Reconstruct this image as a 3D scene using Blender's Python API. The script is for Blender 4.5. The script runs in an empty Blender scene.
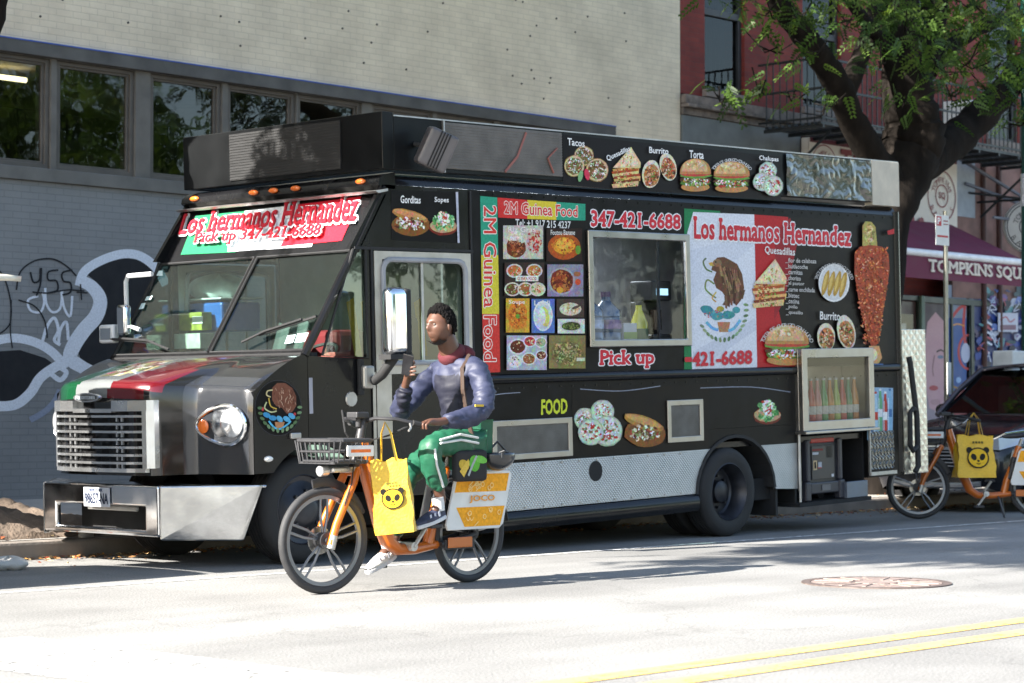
import bpy, bmesh, math, random
from mathutils import Vector, Matrix, Quaternion
R=math.radians; PI=math.pi
scn=bpy.context.scene
C=scn.collection
random.seed(7)

# ---------------------------------------------------------------- colour + materials
def lin(c):
    if isinstance(c,str):
        c=c.lstrip('#'); c=tuple(int(c[i:i+2],16)/255 for i in (0,2,4))
    return tuple((x/12.92 if x<=.04045 else ((x+.055)/1.055)**2.4) for x in c)
MATS={}
def nd(nt,t,**k):
    n=nt.nodes.new(t)
    for a,b in k.items(): setattr(n,a,b)
    return n
def mat(name,col,rough=.5,metal=0,var=.12,scale=6,bump=0,bscale=60,coat=0,spec=.5,trans=0,rvar=.1,emit=None,alpha=None,stretch=None):
    if name in MATS: return MATS[name]
    m=bpy.data.materials.new(name); m.use_nodes=True; nt=m.node_tree; L=nt.links
    b=nt.nodes['Principled BSDF']
    tc=nd(nt,'ShaderNodeTexCoord'); src=tc.outputs['Object']
    if stretch:
        mp=nd(nt,'ShaderNodeMapping'); mp.inputs['Scale'].default_value=stretch; L.new(src,mp.inputs[0]); src=mp.outputs[0]
    n=nd(nt,'ShaderNodeTexNoise'); n.inputs['Scale'].default_value=scale; n.inputs['Detail'].default_value=6; L.new(src,n.inputs['Vector'])
    mr=nd(nt,'ShaderNodeMapRange'); mr.inputs[1].default_value=.3; mr.inputs[2].default_value=.7; mr.inputs[3].default_value=1-var; mr.inputs[4].default_value=1+var
    L.new(n.outputs['Fac'],mr.inputs[0])
    mx=nd(nt,'ShaderNodeVectorMath',operation='SCALE'); mx.inputs[0].default_value=col[:3]; L.new(mr.outputs[0],mx.inputs['Scale']); L.new(mx.outputs[0],b.inputs['Base Color'])
    mr2=nd(nt,'ShaderNodeMapRange'); mr2.inputs[1].default_value=.3; mr2.inputs[2].default_value=.7; mr2.inputs[3].default_value=max(0,rough-rvar*rough); mr2.inputs[4].default_value=min(1,rough+rvar)
    L.new(n.outputs['Fac'],mr2.inputs[0]); L.new(mr2.outputs[0],b.inputs['Roughness'])
    b.inputs['Metallic'].default_value=metal; b.inputs['Coat Weight'].default_value=coat; b.inputs['Coat Roughness'].default_value=.06
    b.inputs['Specular IOR Level'].default_value=spec
    if trans: b.inputs['Transmission Weight'].default_value=trans
    if emit: b.inputs['Emission Color'].default_value=(*emit[0],1); b.inputs['Emission Strength'].default_value=emit[1]
    if bump:
        n2=nd(nt,'ShaderNodeTexNoise'); n2.inputs['Scale'].default_value=bscale; n2.inputs['Detail'].default_value=5; L.new(src,n2.inputs['Vector'])
        bp=nd(nt,'ShaderNodeBump'); bp.inputs['Strength'].default_value=min(1,bump); bp.inputs['Distance'].default_value=.01
        L.new(n2.outputs['Fac'],bp.inputs['Height']); L.new(bp.outputs[0],b.inputs['Normal'])
    MATS[name]=m; return m
def glassm(name,tint,refl=.5,rough=.02,base=.04):
    if name in MATS: return MATS[name]
    m=bpy.data.materials.new(name); m.use_nodes=True; nt=m.node_tree; L=nt.links; nt.nodes.clear()
    o=nd(nt,'ShaderNodeOutputMaterial'); t=nd(nt,'ShaderNodeBsdfTransparent'); t.inputs[0].default_value=(*tint,1)
    g=nd(nt,'ShaderNodeBsdfGlossy'); g.inputs['Roughness'].default_value=rough; g.inputs[0].default_value=(.95,.95,.95,1)
    lw0=nd(nt,'ShaderNodeLayerWeight'); lw0.inputs['Blend'].default_value=.5; lw=nd(nt,'ShaderNodeMath',operation='POWER'); lw.inputs[1].default_value=3.2; L.new(lw0.outputs['Facing'],lw.inputs[0])
    mr=nd(nt,'ShaderNodeMapRange'); mr.inputs[3].default_value=base; mr.inputs[4].default_value=refl+base; L.new(lw.outputs[0],mr.inputs[0])
    n=nd(nt,'ShaderNodeTexNoise'); n.inputs['Scale'].default_value=2.5; bp=nd(nt,'ShaderNodeBump'); bp.inputs['Strength'].default_value=.08; bp.inputs['Distance'].default_value=.02
    tc=nd(nt,'ShaderNodeTexCoord'); L.new(tc.outputs['Object'],n.inputs['Vector']); L.new(n.outputs['Fac'],bp.inputs['Height']); L.new(bp.outputs[0],g.inputs['Normal'])
    mx=nd(nt,'ShaderNodeMixShader'); L.new(mr.outputs[0],mx.inputs[0]); L.new(t.outputs[0],mx.inputs[1]); L.new(g.outputs[0],mx.inputs[2]); L.new(mx.outputs[0],o.inputs[0])
    MATS[name]=m; return m
def colmat(name,rough=.35,coat=0,bump=0,alpha_noise=0,spec=.5,var=.1,metal=0):
    "material that takes its printed colour from the face colour attribute of the mesh"
    if name in MATS: return MATS[name]
    m=mat(name,(1,1,1),rough,metal,bump=bump,coat=coat,spec=spec); nt=m.node_tree; L=nt.links; b=nt.nodes['Principled BSDF']
    a=nd(nt,'ShaderNodeAttribute',attribute_name='ink')
    n=nd(nt,'ShaderNodeTexNoise'); n.inputs['Scale'].default_value=55; n.inputs['Detail'].default_value=4
    tc=nd(nt,'ShaderNodeTexCoord'); L.new(tc.outputs['Object'],n.inputs['Vector'])
    mr=nd(nt,'ShaderNodeMapRange'); mr.inputs[1].default_value=.3; mr.inputs[2].default_value=.7; mr.inputs[3].default_value=1-var; mr.inputs[4].default_value=1+var; L.new(n.outputs['Fac'],mr.inputs[0])
    sc=nd(nt,'ShaderNodeVectorMath',operation='SCALE'); L.new(a.outputs['Color'],sc.inputs[0]); L.new(mr.outputs[0],sc.inputs['Scale']); L.new(sc.outputs[0],b.inputs['Base Color'])
    return m

def foodmat():
    "printed food picture: the ink colour broken up by fine coloured mottling"
    if 'printed food' in MATS: return MATS['printed food']
    m=bpy.data.materials.new('printed food'); m.use_nodes=True; nt=m.node_tree; L=nt.links; b=nt.nodes['Principled BSDF']; b.inputs['Roughness'].default_value=.34; b.inputs['Specular IOR Level'].default_value=.15
    a=nd(nt,'ShaderNodeAttribute',attribute_name='ink'); tc=nd(nt,'ShaderNodeTexCoord')
    def n_(sc,dist):
        n=nd(nt,'ShaderNodeTexNoise'); n.inputs['Scale'].default_value=sc; n.inputs['Detail'].default_value=5; n.inputs['Roughness'].default_value=.7; n.inputs['Distortion'].default_value=dist; L.new(tc.outputs['Object'],n.inputs['Vector']); return n.outputs['Color']
    def rng(c,lo,hi):
        r=nd(nt,'ShaderNodeVectorMath',operation='MULTIPLY_ADD'); k=(hi-lo)/.4; r.inputs[1].default_value=(k,)*3; o_=lo-.3*k; r.inputs[2].default_value=(o_,)*3; L.new(c,r.inputs[0]); q=nd(nt,'ShaderNodeVectorMath',operation='MAXIMUM'); q.inputs[1].default_value=(.12,)*3; L.new(r.outputs[0],q.inputs[0]); return q.outputs[0]
    m1=nd(nt,'ShaderNodeVectorMath',operation='MULTIPLY'); L.new(rng(n_(16,.6),.65,1.3),m1.inputs[0]); L.new(rng(n_(60,1.2),.45,1.45),m1.inputs[1])
    m2=nd(nt,'ShaderNodeVectorMath',operation='MULTIPLY'); L.new(a.outputs['Color'],m2.inputs[0]); L.new(m1.outputs[0],m2.inputs[1]); L.new(m2.outputs[0],b.inputs['Base Color'])
    MATS['printed food']=m; return m
# ---------------------------------------------------------------- objects
def tag(o,label=None,cat=None,group=None,kind=None):
    if label: o['label']=label
    if cat: o['category']=cat
    if group: o['group']=group
    if kind: o['kind']=kind
    return o
def empty(name,loc,label=None,cat=None,group=None,rot=None):
    o=bpy.data.objects.new(name,None); C.objects.link(o); o.location=loc; o.empty_display_size=.2
    if rot: o.rotation_euler=rot
    return tag(o,label,cat,group)
def copy_tree(o,parent=None):
    c=o.copy(); C.objects.link(c); c.parent=parent
    for ch in list(o.children): copy_tree(ch,c)
    return c
class MB:
    def __init__(s): s.v=[]; s.f=[]; s.m=[]; s.ink=[]
    def add(s,vs,fs,m=0,ink=None):
        k=len(s.v); s.v+= [tuple(v) for v in vs]
        for f in fs: s.f.append(tuple(i+k for i in f)); s.m.append(m); s.ink.append(ink or (1,1,1))
        return s
    def box(s,a,b,m=0,ink=None,M=None):
        x0,x1=sorted((a[0],b[0]));y0,y1=sorted((a[1],b[1]));z0,z1=sorted((a[2],b[2]))
        vs=[Vector(p) for p in ((x0,y0,z0),(x1,y0,z0),(x1,y1,z0),(x0,y1,z0),(x0,y0,z1),(x1,y0,z1),(x1,y1,z1),(x0,y1,z1))]
        if M is not None: vs=[M@v for v in vs]
        return s.add(vs,[(0,3,2,1),(4,5,6,7),(0,1,5,4),(1,2,6,5),(2,3,7,6),(3,0,4,7)],m,ink)
    def hexa(s,vs,m=0,ink=None): return s.add(vs,[(0,3,2,1),(4,5,6,7),(0,1,5,4),(1,2,6,5),(2,3,7,6),(3,0,4,7)],m,ink)
    def ext(s,pts,h0,h1,axis='y',m=0,ink=None):
        "extrude a polygon; axis y: pts are (x,z); axis x: pts are (y,z); axis z: pts are (x,y)"
        f={'y':lambda p,h:(p[0],h,p[1]),'x':lambda p,h:(h,p[0],p[1]),'z':lambda p,h:(p[0],p[1],h)}[axis]
        n=len(pts); vs=[f(p,h0) for p in pts]+[f(p,h1) for p in pts]
        fs=[tuple(range(n)),tuple(range(2*n-1,n-1,-1))]+[(i,i+n,(i+1)%n+n,(i+1)%n) for i in range(n)]
        return s.add(vs,fs,m,ink)
    def cyl(s,p0,p1,r0,r1=None,n=16,m=0,ink=None,cap=True):
        r1=r0 if r1 is None else r1; p0=Vector(p0);p1=Vector(p1); d=(p1-p0).normalized()
        a=d.orthogonal().normalized(); b=d.cross(a)
        vs=[];fs=[]
        for p,r in ((p0,r0),(p1,r1)):
            for i in range(n): t=2*PI*i/n; vs.append(p+(a*math.cos(t)+b*math.sin(t))*r)
        fs=[(i,(i+1)%n,(i+1)%n+n,i+n) for i in range(n)]
        if cap: fs+= [tuple(range(n-1,-1,-1)),tuple(range(n,2*n))]
        return s.add(vs,fs,m,ink)
    def tube(s,pts,r,n=8,m=0,closed=False,ink=None,flat=None):
        P=[Vector(p) for p in pts]; N=len(P); rs=r if isinstance(r,(list,tuple)) else [r]*N
        vs=[];prev=None
        for i,p in enumerate(P):
            if closed: d=(P[(i+1)%N]-P[i-1])
            else: d=(P[min(i+1,N-1)]-P[max(i-1,0)])
            d.normalize()
            a=(prev-d*prev.dot(d)) if prev is not None else (Vector((0,0,1)).cross(d) if abs(d.z)<.9 else Vector((0,1,0)).cross(d))
            if a.length<1e-5: a=d.orthogonal()
            a.normalize(); prev=a; b=d.cross(a)
            for k in range(n):
                t=2*PI*(k+.5)/n; vs.append(p+(a*math.cos(t)*(flat or 1)+b*math.sin(t))*rs[i])
        fs=[]
        for i in range(N if closed else N-1):
            j=(i+1)%N
            fs+=[(i*n+k,i*n+(k+1)%n,j*n+(k+1)%n,j*n+k) for k in range(n)]
        if not closed: fs+=[tuple(range(n-1,-1,-1)),tuple((N-1)*n+k for k in range(n))]
        return s.add(vs,fs,m,ink)
    def lathe(s,prof,c,axis,n=32,m=0,ink=None,closed=False):
        "prof: (r, h) pairs; axis vector; c centre"
        c=Vector(c); d=Vector(axis).normalized(); a=d.orthogonal().normalized(); b=d.cross(a); vs=[];fs=[]
        for r,h in prof:
            for i in range(n): t=2*PI*i/n; vs.append(c+d*h+(a*math.cos(t)+b*math.sin(t))*r)
        K=len(prof)
        for j in range(K if closed else K-1):
            q=(j+1)%K
            fs+=[(j*n+i,j*n+(i+1)%n,q*n+(i+1)%n,q*n+i) for i in range(n)]
        return s.add(vs,fs,m,ink)
    def grid(s,fn,nu,nv,m=0,ink=None,flip=False):
        vs=[fn(i/(nu),j/(nv)) for i in range(nu+1) for j in range(nv+1)]
        w=nv+1
        fs=[(i*w+j,i*w+j+1,(i+1)*w+j+1,(i+1)*w+j) for i in range(nu) for j in range(nv)]
        if flip: fs=[f[::-1] for f in fs]
        return s.add(vs,fs,m,ink)
    def ball(s,c,r,n=12,m=0,ink=None,sc=(1,1,1)):
        vs=[];fs=[]; K=n//2
        for j in range(K+1):
            ph=PI*j/K
            for i in range(n):
                t=2*PI*i/n; vs.append((c[0]+r*sc[0]*math.sin(ph)*math.cos(t),c[1]+r*sc[1]*math.sin(ph)*math.sin(t),c[2]+r*sc[2]*math.cos(ph)))
        for j in range(K):
            fs+=[(j*n+i,(j+1)*n+i,(j+1)*n+(i+1)%n,j*n+(i+1)%n) for i in range(n)]
        return s.add(vs,fs,m,ink)
    def build(s,name,mats,parent=None,smooth=False,bevel=0,seg=2,solid=0,sub=0,ang=40,loc=None,recalc=True):
        me=bpy.data.meshes.new(name); me.from_pydata(s.v,[],s.f)
        if not isinstance(mats,(list,tuple)): mats=[mats]
        for m in mats: me.materials.append(m)
        me.polygons.foreach_set('material_index',s.m)
        if any(i!=(1,1,1) for i in s.ink):
            at=me.color_attributes.new('ink','FLOAT_COLOR','CORNER'); buf=[]
            for f,i in zip(s.f,s.ink): buf+= [i[0],i[1],i[2],1]*len(f)
            at.data.foreach_set('color',buf)
        if recalc:
            bm=bmesh.new(); bm.from_mesh(me); bmesh.ops.recalc_face_normals(bm,faces=bm.faces); bm.to_mesh(me); bm.free()
        me.update()
        if smooth:
            me.polygons.foreach_set('use_smooth',[True]*len(me.polygons)); me.set_sharp_from_angle(angle=R(ang))
        o=bpy.data.objects.new(name,me); C.objects.link(o); o.parent=parent
        if loc: o.location=loc
        if solid: md=o.modifiers.new('s','SOLIDIFY'); md.thickness=solid; md.offset=0
        if bevel:
            md=o.modifiers.new('b','BEVEL'); md.width=bevel; md.segments=seg; md.limit_method='ANGLE'; md.angle_limit=R(35)
        if sub: md=o.modifiers.new('u','SUBSURF'); md.levels=sub; md.render_levels=sub
        return o
def rrect(x0,z0,x1,z1,r,n=4):
    P=[]
    for cx,cz,a in ((x1-r,z1-r,0),(x0+r,z1-r,90),(x0+r,z0+r,180),(x1-r,z0+r,270)):
        for i in range(n+1): t=R(a+90*i/n); P.append((cx+r*math.cos(t),cz+r*math.sin(t)))
    return P
def holed(mb,x0,z0,x1,z1,holes,y0,y1,m=0,axis='y'):
    "flat panel with rectangular openings, made of butted boxes"
    xs=sorted({x0,x1,*[min(max(h[0],x0),x1) for h in holes],*[min(max(h[2],x0),x1) for h in holes]})
    zs=sorted({z0,z1,*[min(max(h[1],z0),z1) for h in holes],*[min(max(h[3],z0),z1) for h in holes]})
    vid={};vs=[];fs=[]
    keep=lambda i,j: 0<=i<len(xs)-1 and 0<=j<len(zs)-1 and not any(h[0]<(xs[i]+xs[i+1])/2<h[2] and h[1]<(zs[j]+zs[j+1])/2<h[3] for h in holes)
    def V(i,j,k):
        if (i,j,k) not in vid:
            vid[(i,j,k)]=len(vs); y=(y0,y1)[k]; vs.append((xs[i],y,zs[j]) if axis=='y' else (y,xs[i],zs[j]))
        return vid[(i,j,k)]
    for i in range(len(xs)-1):
        for j in range(len(zs)-1):
            if not keep(i,j): continue
            fs.append((V(i,j,0),V(i+1,j,0),V(i+1,j+1,0),V(i,j+1,0))); fs.append((V(i,j,1),V(i,j+1,1),V(i+1,j+1,1),V(i+1,j,1)))
            for di,dj,a,b in ((-1,0,(i,j),(i,j+1)),(1,0,(i+1,j),(i+1,j+1)),(0,-1,(i,j),(i+1,j)),(0,1,(i,j+1),(i+1,j+1))):
                if not keep(i+di,j+dj): fs.append((V(*a,0),V(*b,0),V(*b,1),V(*a,1)))
    mb.add(vs,fs,m); return mb

# ---------------------------------------------------------------- lettering
_tc={}
def textgeo(body,bold=0.0,serif=0,space=1.0):
    key=(body,bold,serif,space)
    if key in _tc: return _tc[key]
    cu=bpy.data.curves.new('t','FONT'); cu.body=body; cu.size=1; cu.offset=bold; cu.resolution_u=2; cu.space_character=space; cu.fill_mode='FRONT'; cu.dimensions='2D'
    ob=bpy.data.objects.new('t',cu); C.objects.link(ob)
    bpy.context.view_layer.update()
    me=bpy.data.meshes.new_from_object(ob.evaluated_get(bpy.context.evaluated_depsgraph_get()))
    vs=[(v.co.x,v.co.y) for v in me.vertices]; fs=[tuple(p.vertices) for p in me.polygons]
    if serif:
        par=list(range(len(vs)))
        def find(a):
            while par[a]!=a: par[a]=par[par[a]]; a=par[a]
            return a
        cnt={}
        for f in fs:
            for i in range(len(f)):
                a,b=f[i],f[(i+1)%len(f)]; par[find(a)]=find(b); k=(min(a,b),max(a,b)); cnt[k]=cnt.get(k,0)+1
        isl={}
        for k,c in cnt.items():
            if c==1: isl.setdefault(find(k[0]),[]).append(k)
        ex=[]
        for es in isl.values():
            ys=[vs[i][1] for e in es for i in e]; y0,y1=min(ys),max(ys)
            if y1-y0<.3: continue
            def cut(y):
                xs=sorted(vs[a][0]+(y-vs[a][1])/(vs[b][1]-vs[a][1])*(vs[b][0]-vs[a][0]) for a,b in es if (vs[a][1]>y)!=(vs[b][1]>y))
                return [(xs[i],xs[i+1]) for i in range(0,len(xs)-1,2)]
            for e,sg in ((y0,1),(y1,-1)):
                A=cut(e+sg*(.012)); B=cut(e+sg*.1)
                for a in A:
                    for b in B:
                        if a[1]-a[0]<.24 and abs((a[1]-a[0])-(b[1]-b[0]))<.035 and abs(a[0]+a[1]-b[0]-b[1])<.1:
                            ex.append((a[0]-serif,e,a[1]+serif,e+sg*.075))
        for x0,ya,x1,yb in ex:
            k=len(vs); ya,yb=sorted((ya,yb)); vs+=[(x0,ya),(x1,ya),(x1,yb),(x0,yb)]; fs.append((k,k+1,k+2,k+3))
    bpy.data.objects.remove(ob); bpy.data.curves.remove(cu); bpy.data.meshes.remove(me)
    par=list(range(len(vs)))
    def fd(a):
        while par[a]!=a: par[a]=par[par[a]]; a=par[a]
        return a
    for f in fs:
        for i in range(1,len(f)): par[fd(f[0])]=fd(f[i])
    gr={}
    for f in fs: gr.setdefault(fd(f[0]),[]).append(f)
    _tc[key]=(vs,list(gr.values())); return _tc[key]
class Decal:
    "flat print on a plane: o + U*u + W*w, every shape a hair proud of the one below"
    def __init__(s,o,U,W,N,step=.00012,conv=None): s.o=Vector(o);s.U=Vector(U);s.W=Vector(W);s.N=Vector(N);s.h=0.0;s.mb=MB();s.step=step;s.mi=0;s.conv=conv or (lambda x,y:(x,y))
    def c(s,p): return s.conv(*p)
    def put(s,pts,fs,col):
        s.h+=s.step*(.2 if s.mi else 1)
        s.mb.add([s.o+s.U*u+s.W*w+s.N*s.h for u,w in pts],fs,s.mi,lin(col) if isinstance(col,str) else col)
    def putg(s,pts,groups,col):
        "lettering: neighbouring letters never share a plane"
        for g in groups:
            ids=sorted({i for f in g for i in f}); mp={i:k for k,i in enumerate(ids)}; st=s.step; s.step=st*.4; s.put([pts[i] for i in ids],[tuple(mp[i] for i in f) for f in g],col); s.step=st
    def poly(s,pts,col): pts=[s.c(p) for p in pts]; s.put(pts,[tuple(range(len(pts)))],col)
    def rect(s,x0,y0,x1,y1,col): s.poly([(x0,y0),(x1,y0),(x1,y1),(x0,y1)],col)
    def ell(s,x,y,rx,ry,col,n=24,rot=0,jit=0):
        P=[]
        for i in range(n):
            t=2*PI*i/n; k=1+random.uniform(-jit,jit); a,b=rx*k*math.cos(t),ry*k*math.sin(t); P.append((x+a*math.cos(rot)-b*math.sin(rot),y+a*math.sin(rot)+b*math.cos(rot)))
        s.poly(P,col)
    def ring(s,x,y,rx,ry,wd,col,n=40,a0=0,a1=360):
        A=[];B=[]
        for i in range(n+1):
            t=R(a0+(a1-a0)*i/n); A.append((x+rx*math.cos(t),y+ry*math.sin(t))); B.append((x+(rx-wd)*math.cos(t),y+(ry-wd)*math.sin(t)))
        pts=[s.c(p) for p in A+B]; s.put(pts,[(i,i+1,n+2+i,n+1+i) for i in range(n)],col)
    def stroke(s,P,wd,col,smooth=True):
        P=[Vector((p[0],p[1])) for p in P]
        if smooth and len(P)>2:
            Q=[]
            for i in range(len(P)-1):
                p0=P[max(i-1,0)];p1=P[i];p2=P[i+1];p3=P[min(i+2,len(P)-1)]
                for k in range(6):
                    t=k/6; Q.append(.5*((2*p1)+(p2-p0)*t+(2*p0-5*p1+4*p2-p3)*t*t+(3*p1-3*p2+p3-p0)*t**3))
            Q.append(P[-1]); P=Q
        A=[];B=[]
        for i,p in enumerate(P):
            d=(P[min(i+1,len(P)-1)]-P[max(i-1,0)]); d=d.normalized() if d.length else Vector((1,0)); n=Vector((-d.y,d.x))
            w=wd if not callable(wd) else wd(i/(len(P)-1)); A.append(p+n*w/2);B.append(p-n*w/2)
        N=len(P); pts=[s.c((p.x,p.y)) for p in A+B]; s.put(pts,[(i,i+1,N+i+1,N+i) for i in range(N-1)],col)
    def text(s,body,x0,yb,x1,yt,col,bold=.01,serif=0,outline=None,ow=.05,rot=0,shear=0,space=1.0,grad=None):
        "fit the lettering in the box x0..x1, yb (bottom) .. yt (top), in the decal's own units"
        vs,fs=textgeo(body,0,serif,space)
        ax=min(v[0] for v in vs);bx=max(v[0] for v in vs);ay=min(v[1] for v in vs);by=max(v[1] for v in vs)
        def T(v):
            a=(v[0]-ax)/(bx-ax); b=(v[1]-ay)/(by-ay)
            if rot==-90: a,b=b,1-a   # reads downwards
            x=x0+(x1-x0)*a+shear*b*(yt-yb); y=yb+(yt-yb)*b
            return s.c((x,y))
        if outline:
            st=s.step; s.step=st*.25
            ow=(ow+bold)
            for k in range(10):
                a=2*PI*k/10; q=[(v[0]+ow*math.cos(a),v[1]+ow*math.sin(a)) for v in vs]; s.putg([T(v) for v in q],fs,outline)
            s.step=st; s.h+=st
        s.fat(vs,fs,bold,T,col)
    def fat(s,vs,fs,bold,T,col):
        st=s.step; s.step=st*.3
        if bold>.004:
            for k in range(6): a=2*PI*k/6+.3; s.putg([T((v[0]+bold*math.cos(a),v[1]+bold*math.sin(a))) for v in vs],fs,col)
        s.putg([T(v) for v in vs],fs,col); s.step=st
    def arc(s,body,x,y,r,h,a0,a1,col,flip=False,bold=.01,yd=-1,serif=0):
        "letters round an arc, angles in degrees, counter-clockwise from +x with y up"
        n=len(body)
        for i,ch in enumerate(body):
            if ch==' ': continue
            vs,fs=textgeo(ch,0,serif); ax=min(v[0] for v in vs);bx=max(v[0] for v in vs); t=R(a0+(a1-a0)*i/max(n-1,1))
            k=h/.73; P=[]
            for v in vs:
                q=(v[0]-(ax+bx)/2)*k; p=(v[1]-.36)*k
                if flip: rr=r-p; aa=t+q/r
                else: rr=r+p; aa=t-q/r
                P.append(s.c((x+rr*math.cos(aa), y-rr*math.sin(aa) if yd<0 else y+rr*math.sin(aa))))
            s.putg(P,fs,col)
    def bits(s,x,y,rx,ry,pal,n,sz,rot=0):
        for _ in range(n):
            a=random.random()*2*PI; k=math.sqrt(random.random())*.9; p,q=rx*k*math.cos(a),ry*k*math.sin(a)
            px=x+p*math.cos(rot)-q*math.sin(rot); py=y+p*math.sin(rot)+q*math.cos(rot)
            r=sz*random.uniform(.5,1.3); s.ell(px,py,r,r*random.uniform(.35,.8),random.choice(pal),5,random.random()*3,.3)
    def build(s,name,material,parent=None): return s.mb.build(name,[material,foodmat()] if 1 in s.mb.m else material,parent,recalc=False)

# ---------------------------------------------------------------- camera (eye 1.15 m above the road, looking across it)
F=2200.; H=1.15
A0=math.atan(2050/F); PT=math.atan(70.5/F)
vh=Vector((math.cos(A0),math.sin(A0),0)); rt=Vector((math.sin(A0),-math.cos(A0),0))
fw=vh*math.cos(PT)+Vector((0,0,math.sin(PT))); upv=-vh*math.sin(PT)+Vector((0,0,math.cos(PT)))
cam=bpy.data.cameras.new('camera'); co=bpy.data.objects.new('camera',cam); C.objects.link(co)
co.matrix_world=Matrix(((rt.x,upv.x,-fw.x,0),(rt.y,upv.y,-fw.y,0),(rt.z,upv.z,-fw.z,H),(0,0,0,1)))
cam.sensor_width=36; cam.lens=36*F/1024; cam.clip_end=3000; cam.clip_start=.1; scn.camera=co
CP=Vector((0,0,H))
cam.dof.use_dof=True; cam.dof.focus_distance=15.5; cam.dof.aperture_fstop=3.6
def ray(x,y): return (fw*F+rt*(x-512)+upv*(341.5-y)).normalized()
def onY(x,y,Y): d=ray(x,y); return CP+d*(Y/d.y)
def onX(x,y,X): d=ray(x,y); return CP+d*(X/d.x)
def gnd(x,y,z=0.): d=ray(x,y); return CP+d*((z-H)/d.z)
# the truck sits nose-down by 1.8 degrees; its local frame: x rearwards, y towards the kerb, z up
TT=R(1.8); TO=Vector((16.22,12.40,0)); tX=Vector((math.cos(TT),0,math.sin(TT))); tZ=Vector((-math.sin(TT),0,math.cos(TT)))
def tl(P): q=P-TO; return Vector((q.dot(tX),q.y,q.dot(tZ)))
def S(x,y,yl=0.): q=tl(onY(x,y,TO.y+yl)); return (q.x,q.z)
def Fp(x,y,p,n):
    "where a line of sight meets a plane of the truck (local point p, local normal n)"
    pw=TO+tX*p[0]+Vector((0,p[1],0))+tZ*p[2]; nw=tX*n[0]+Vector((0,n[1],0))+tZ*n[2]
    d=ray(x,y); return tl(CP+d*((pw-CP).dot(nw)/d.dot(nw)))

# ---------------------------------------------------------------- light
SUN_EL=R(31.5); sd=Vector((2.8,-.45,0)).normalized()
trav=Vector((sd.x*math.cos(SUN_EL),sd.y*math.cos(SUN_EL),-math.sin(SUN_EL)))
sl=bpy.data.lights.new('sun','SUN'); sl.energy=5.0; sl.angle=R(.53); sl.color=(1,.955,.88)
so=bpy.data.objects.new('sun',sl); C.objects.link(so); so.rotation_euler=trav.to_track_quat('-Z','Y').to_euler(); so.location=(0,0,30)
w=bpy.data.worlds.new('World'); scn.world=w; w.use_nodes=True; nt=w.node_tree
sky=nt.nodes.new('ShaderNodeTexSky'); sky.sky_type='NISHITA'; sky.sun_disc=False; sky.sun_elevation=SUN_EL
az=math.atan2(-sd.x,-sd.y)   # compass angle of the sun from +Y
sky.sun_rotation=az; sky.air_density=1.1; sky.dust_density=1.2; sky.ozone_density=1.2
nt.links.new(sky.outputs[0],nt.nodes['Background'].inputs[0]); nt.nodes['Background'].inputs[1].default_value=.085
vs=scn.view_settings; vs.view_transform='Standard'; vs.look='None'; vs.exposure=2.1; vs.gamma=1; vs.use_curve_mapping=False
scn.cycles.max_bounces=8; scn.cycles.transparent_max_bounces=12; scn.cycles.caustics_reflective=False; scn.cycles.caustics_refractive=False
# ================================================================ setting
def road_mat():
    m=bpy.data.materials.new('asphalt'); m.use_nodes=True; nt=m.node_tree; L=nt.links; b=nt.nodes['Principled BSDF']
    tc=nd(nt,'ShaderNodeTexCoord')
    def noise(s,d=5,v=None):
        n=nd(nt,'ShaderNodeTexNoise'); n.inputs['Scale'].default_value=s; n.inputs['Detail'].default_value=d; L.new(v or tc.outputs['Object'],n.inputs['Vector']); return n.outputs['Fac']
    def ramp(f,a,b_,c0,c1):
        r=nd(nt,'ShaderNodeMapRange'); r.inputs[1].default_value=a; r.inputs[2].default_value=b_; r.inputs[3].default_value=c0; r.inputs[4].default_value=c1; L.new(f,r.inputs[0]); return r.outputs[0]
    mp=nd(nt,'ShaderNodeMapping'); mp.inputs['Scale'].default_value=(.12,1.3,1); L.new(tc.outputs['Object'],mp.inputs[0])
    f1=ramp(noise(1.0,6,mp.outputs[0]),.3,.7,.80,1.14); f2=ramp(noise(70,4),.3,.7,.66,1.3); f3=ramp(noise(.6,9),.38,.62,.82,1.1)
    vo=nd(nt,'ShaderNodeTexVoronoi',feature='DISTANCE_TO_EDGE'); vo.inputs['Scale'].default_value=.33
    nz=nd(nt,'ShaderNodeTexNoise'); nz.inputs['Scale'].default_value=1.4; nz.inputs['Detail'].default_value=6; L.new(tc.outputs['Object'],nz.inputs['Vector'])
    ad=nd(nt,'ShaderNodeVectorMath',operation='ADD'); L.new(tc.outputs['Object'],ad.inputs[0]); L.new(nz.outputs['Color'],ad.inputs[1]); L.new(ad.outputs[0],vo.inputs['Vector'])
    cr=ramp(vo.outputs['Distance'],.0,.006,.82,1.0)
    def mul(a,b_):
        n=nd(nt,'ShaderNodeMath',operation='MULTIPLY'); L.new(a,n.inputs[0]); L.new(b_,n.inputs[1]); return n.outputs[0]
    f=mul(mul(mul(f1,f2),f3),cr)
    sc=nd(nt,'ShaderNodeVectorMath',operation='SCALE'); sc.inputs[0].default_value=(.245,.24,.23); L.new(f,sc.inputs['Scale']); L.new(sc.outputs[0],b.inputs['Base Color'])
    b.inputs['Roughness'].default_value=.85
    bp=nd(nt,'ShaderNodeBump'); bp.inputs['Strength'].default_value=.5; bp.inputs['Distance'].default_value=.006; L.new(f2,bp.inputs['Height']); L.new(bp.outputs[0],b.inputs['Normal'])
    return m
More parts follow.
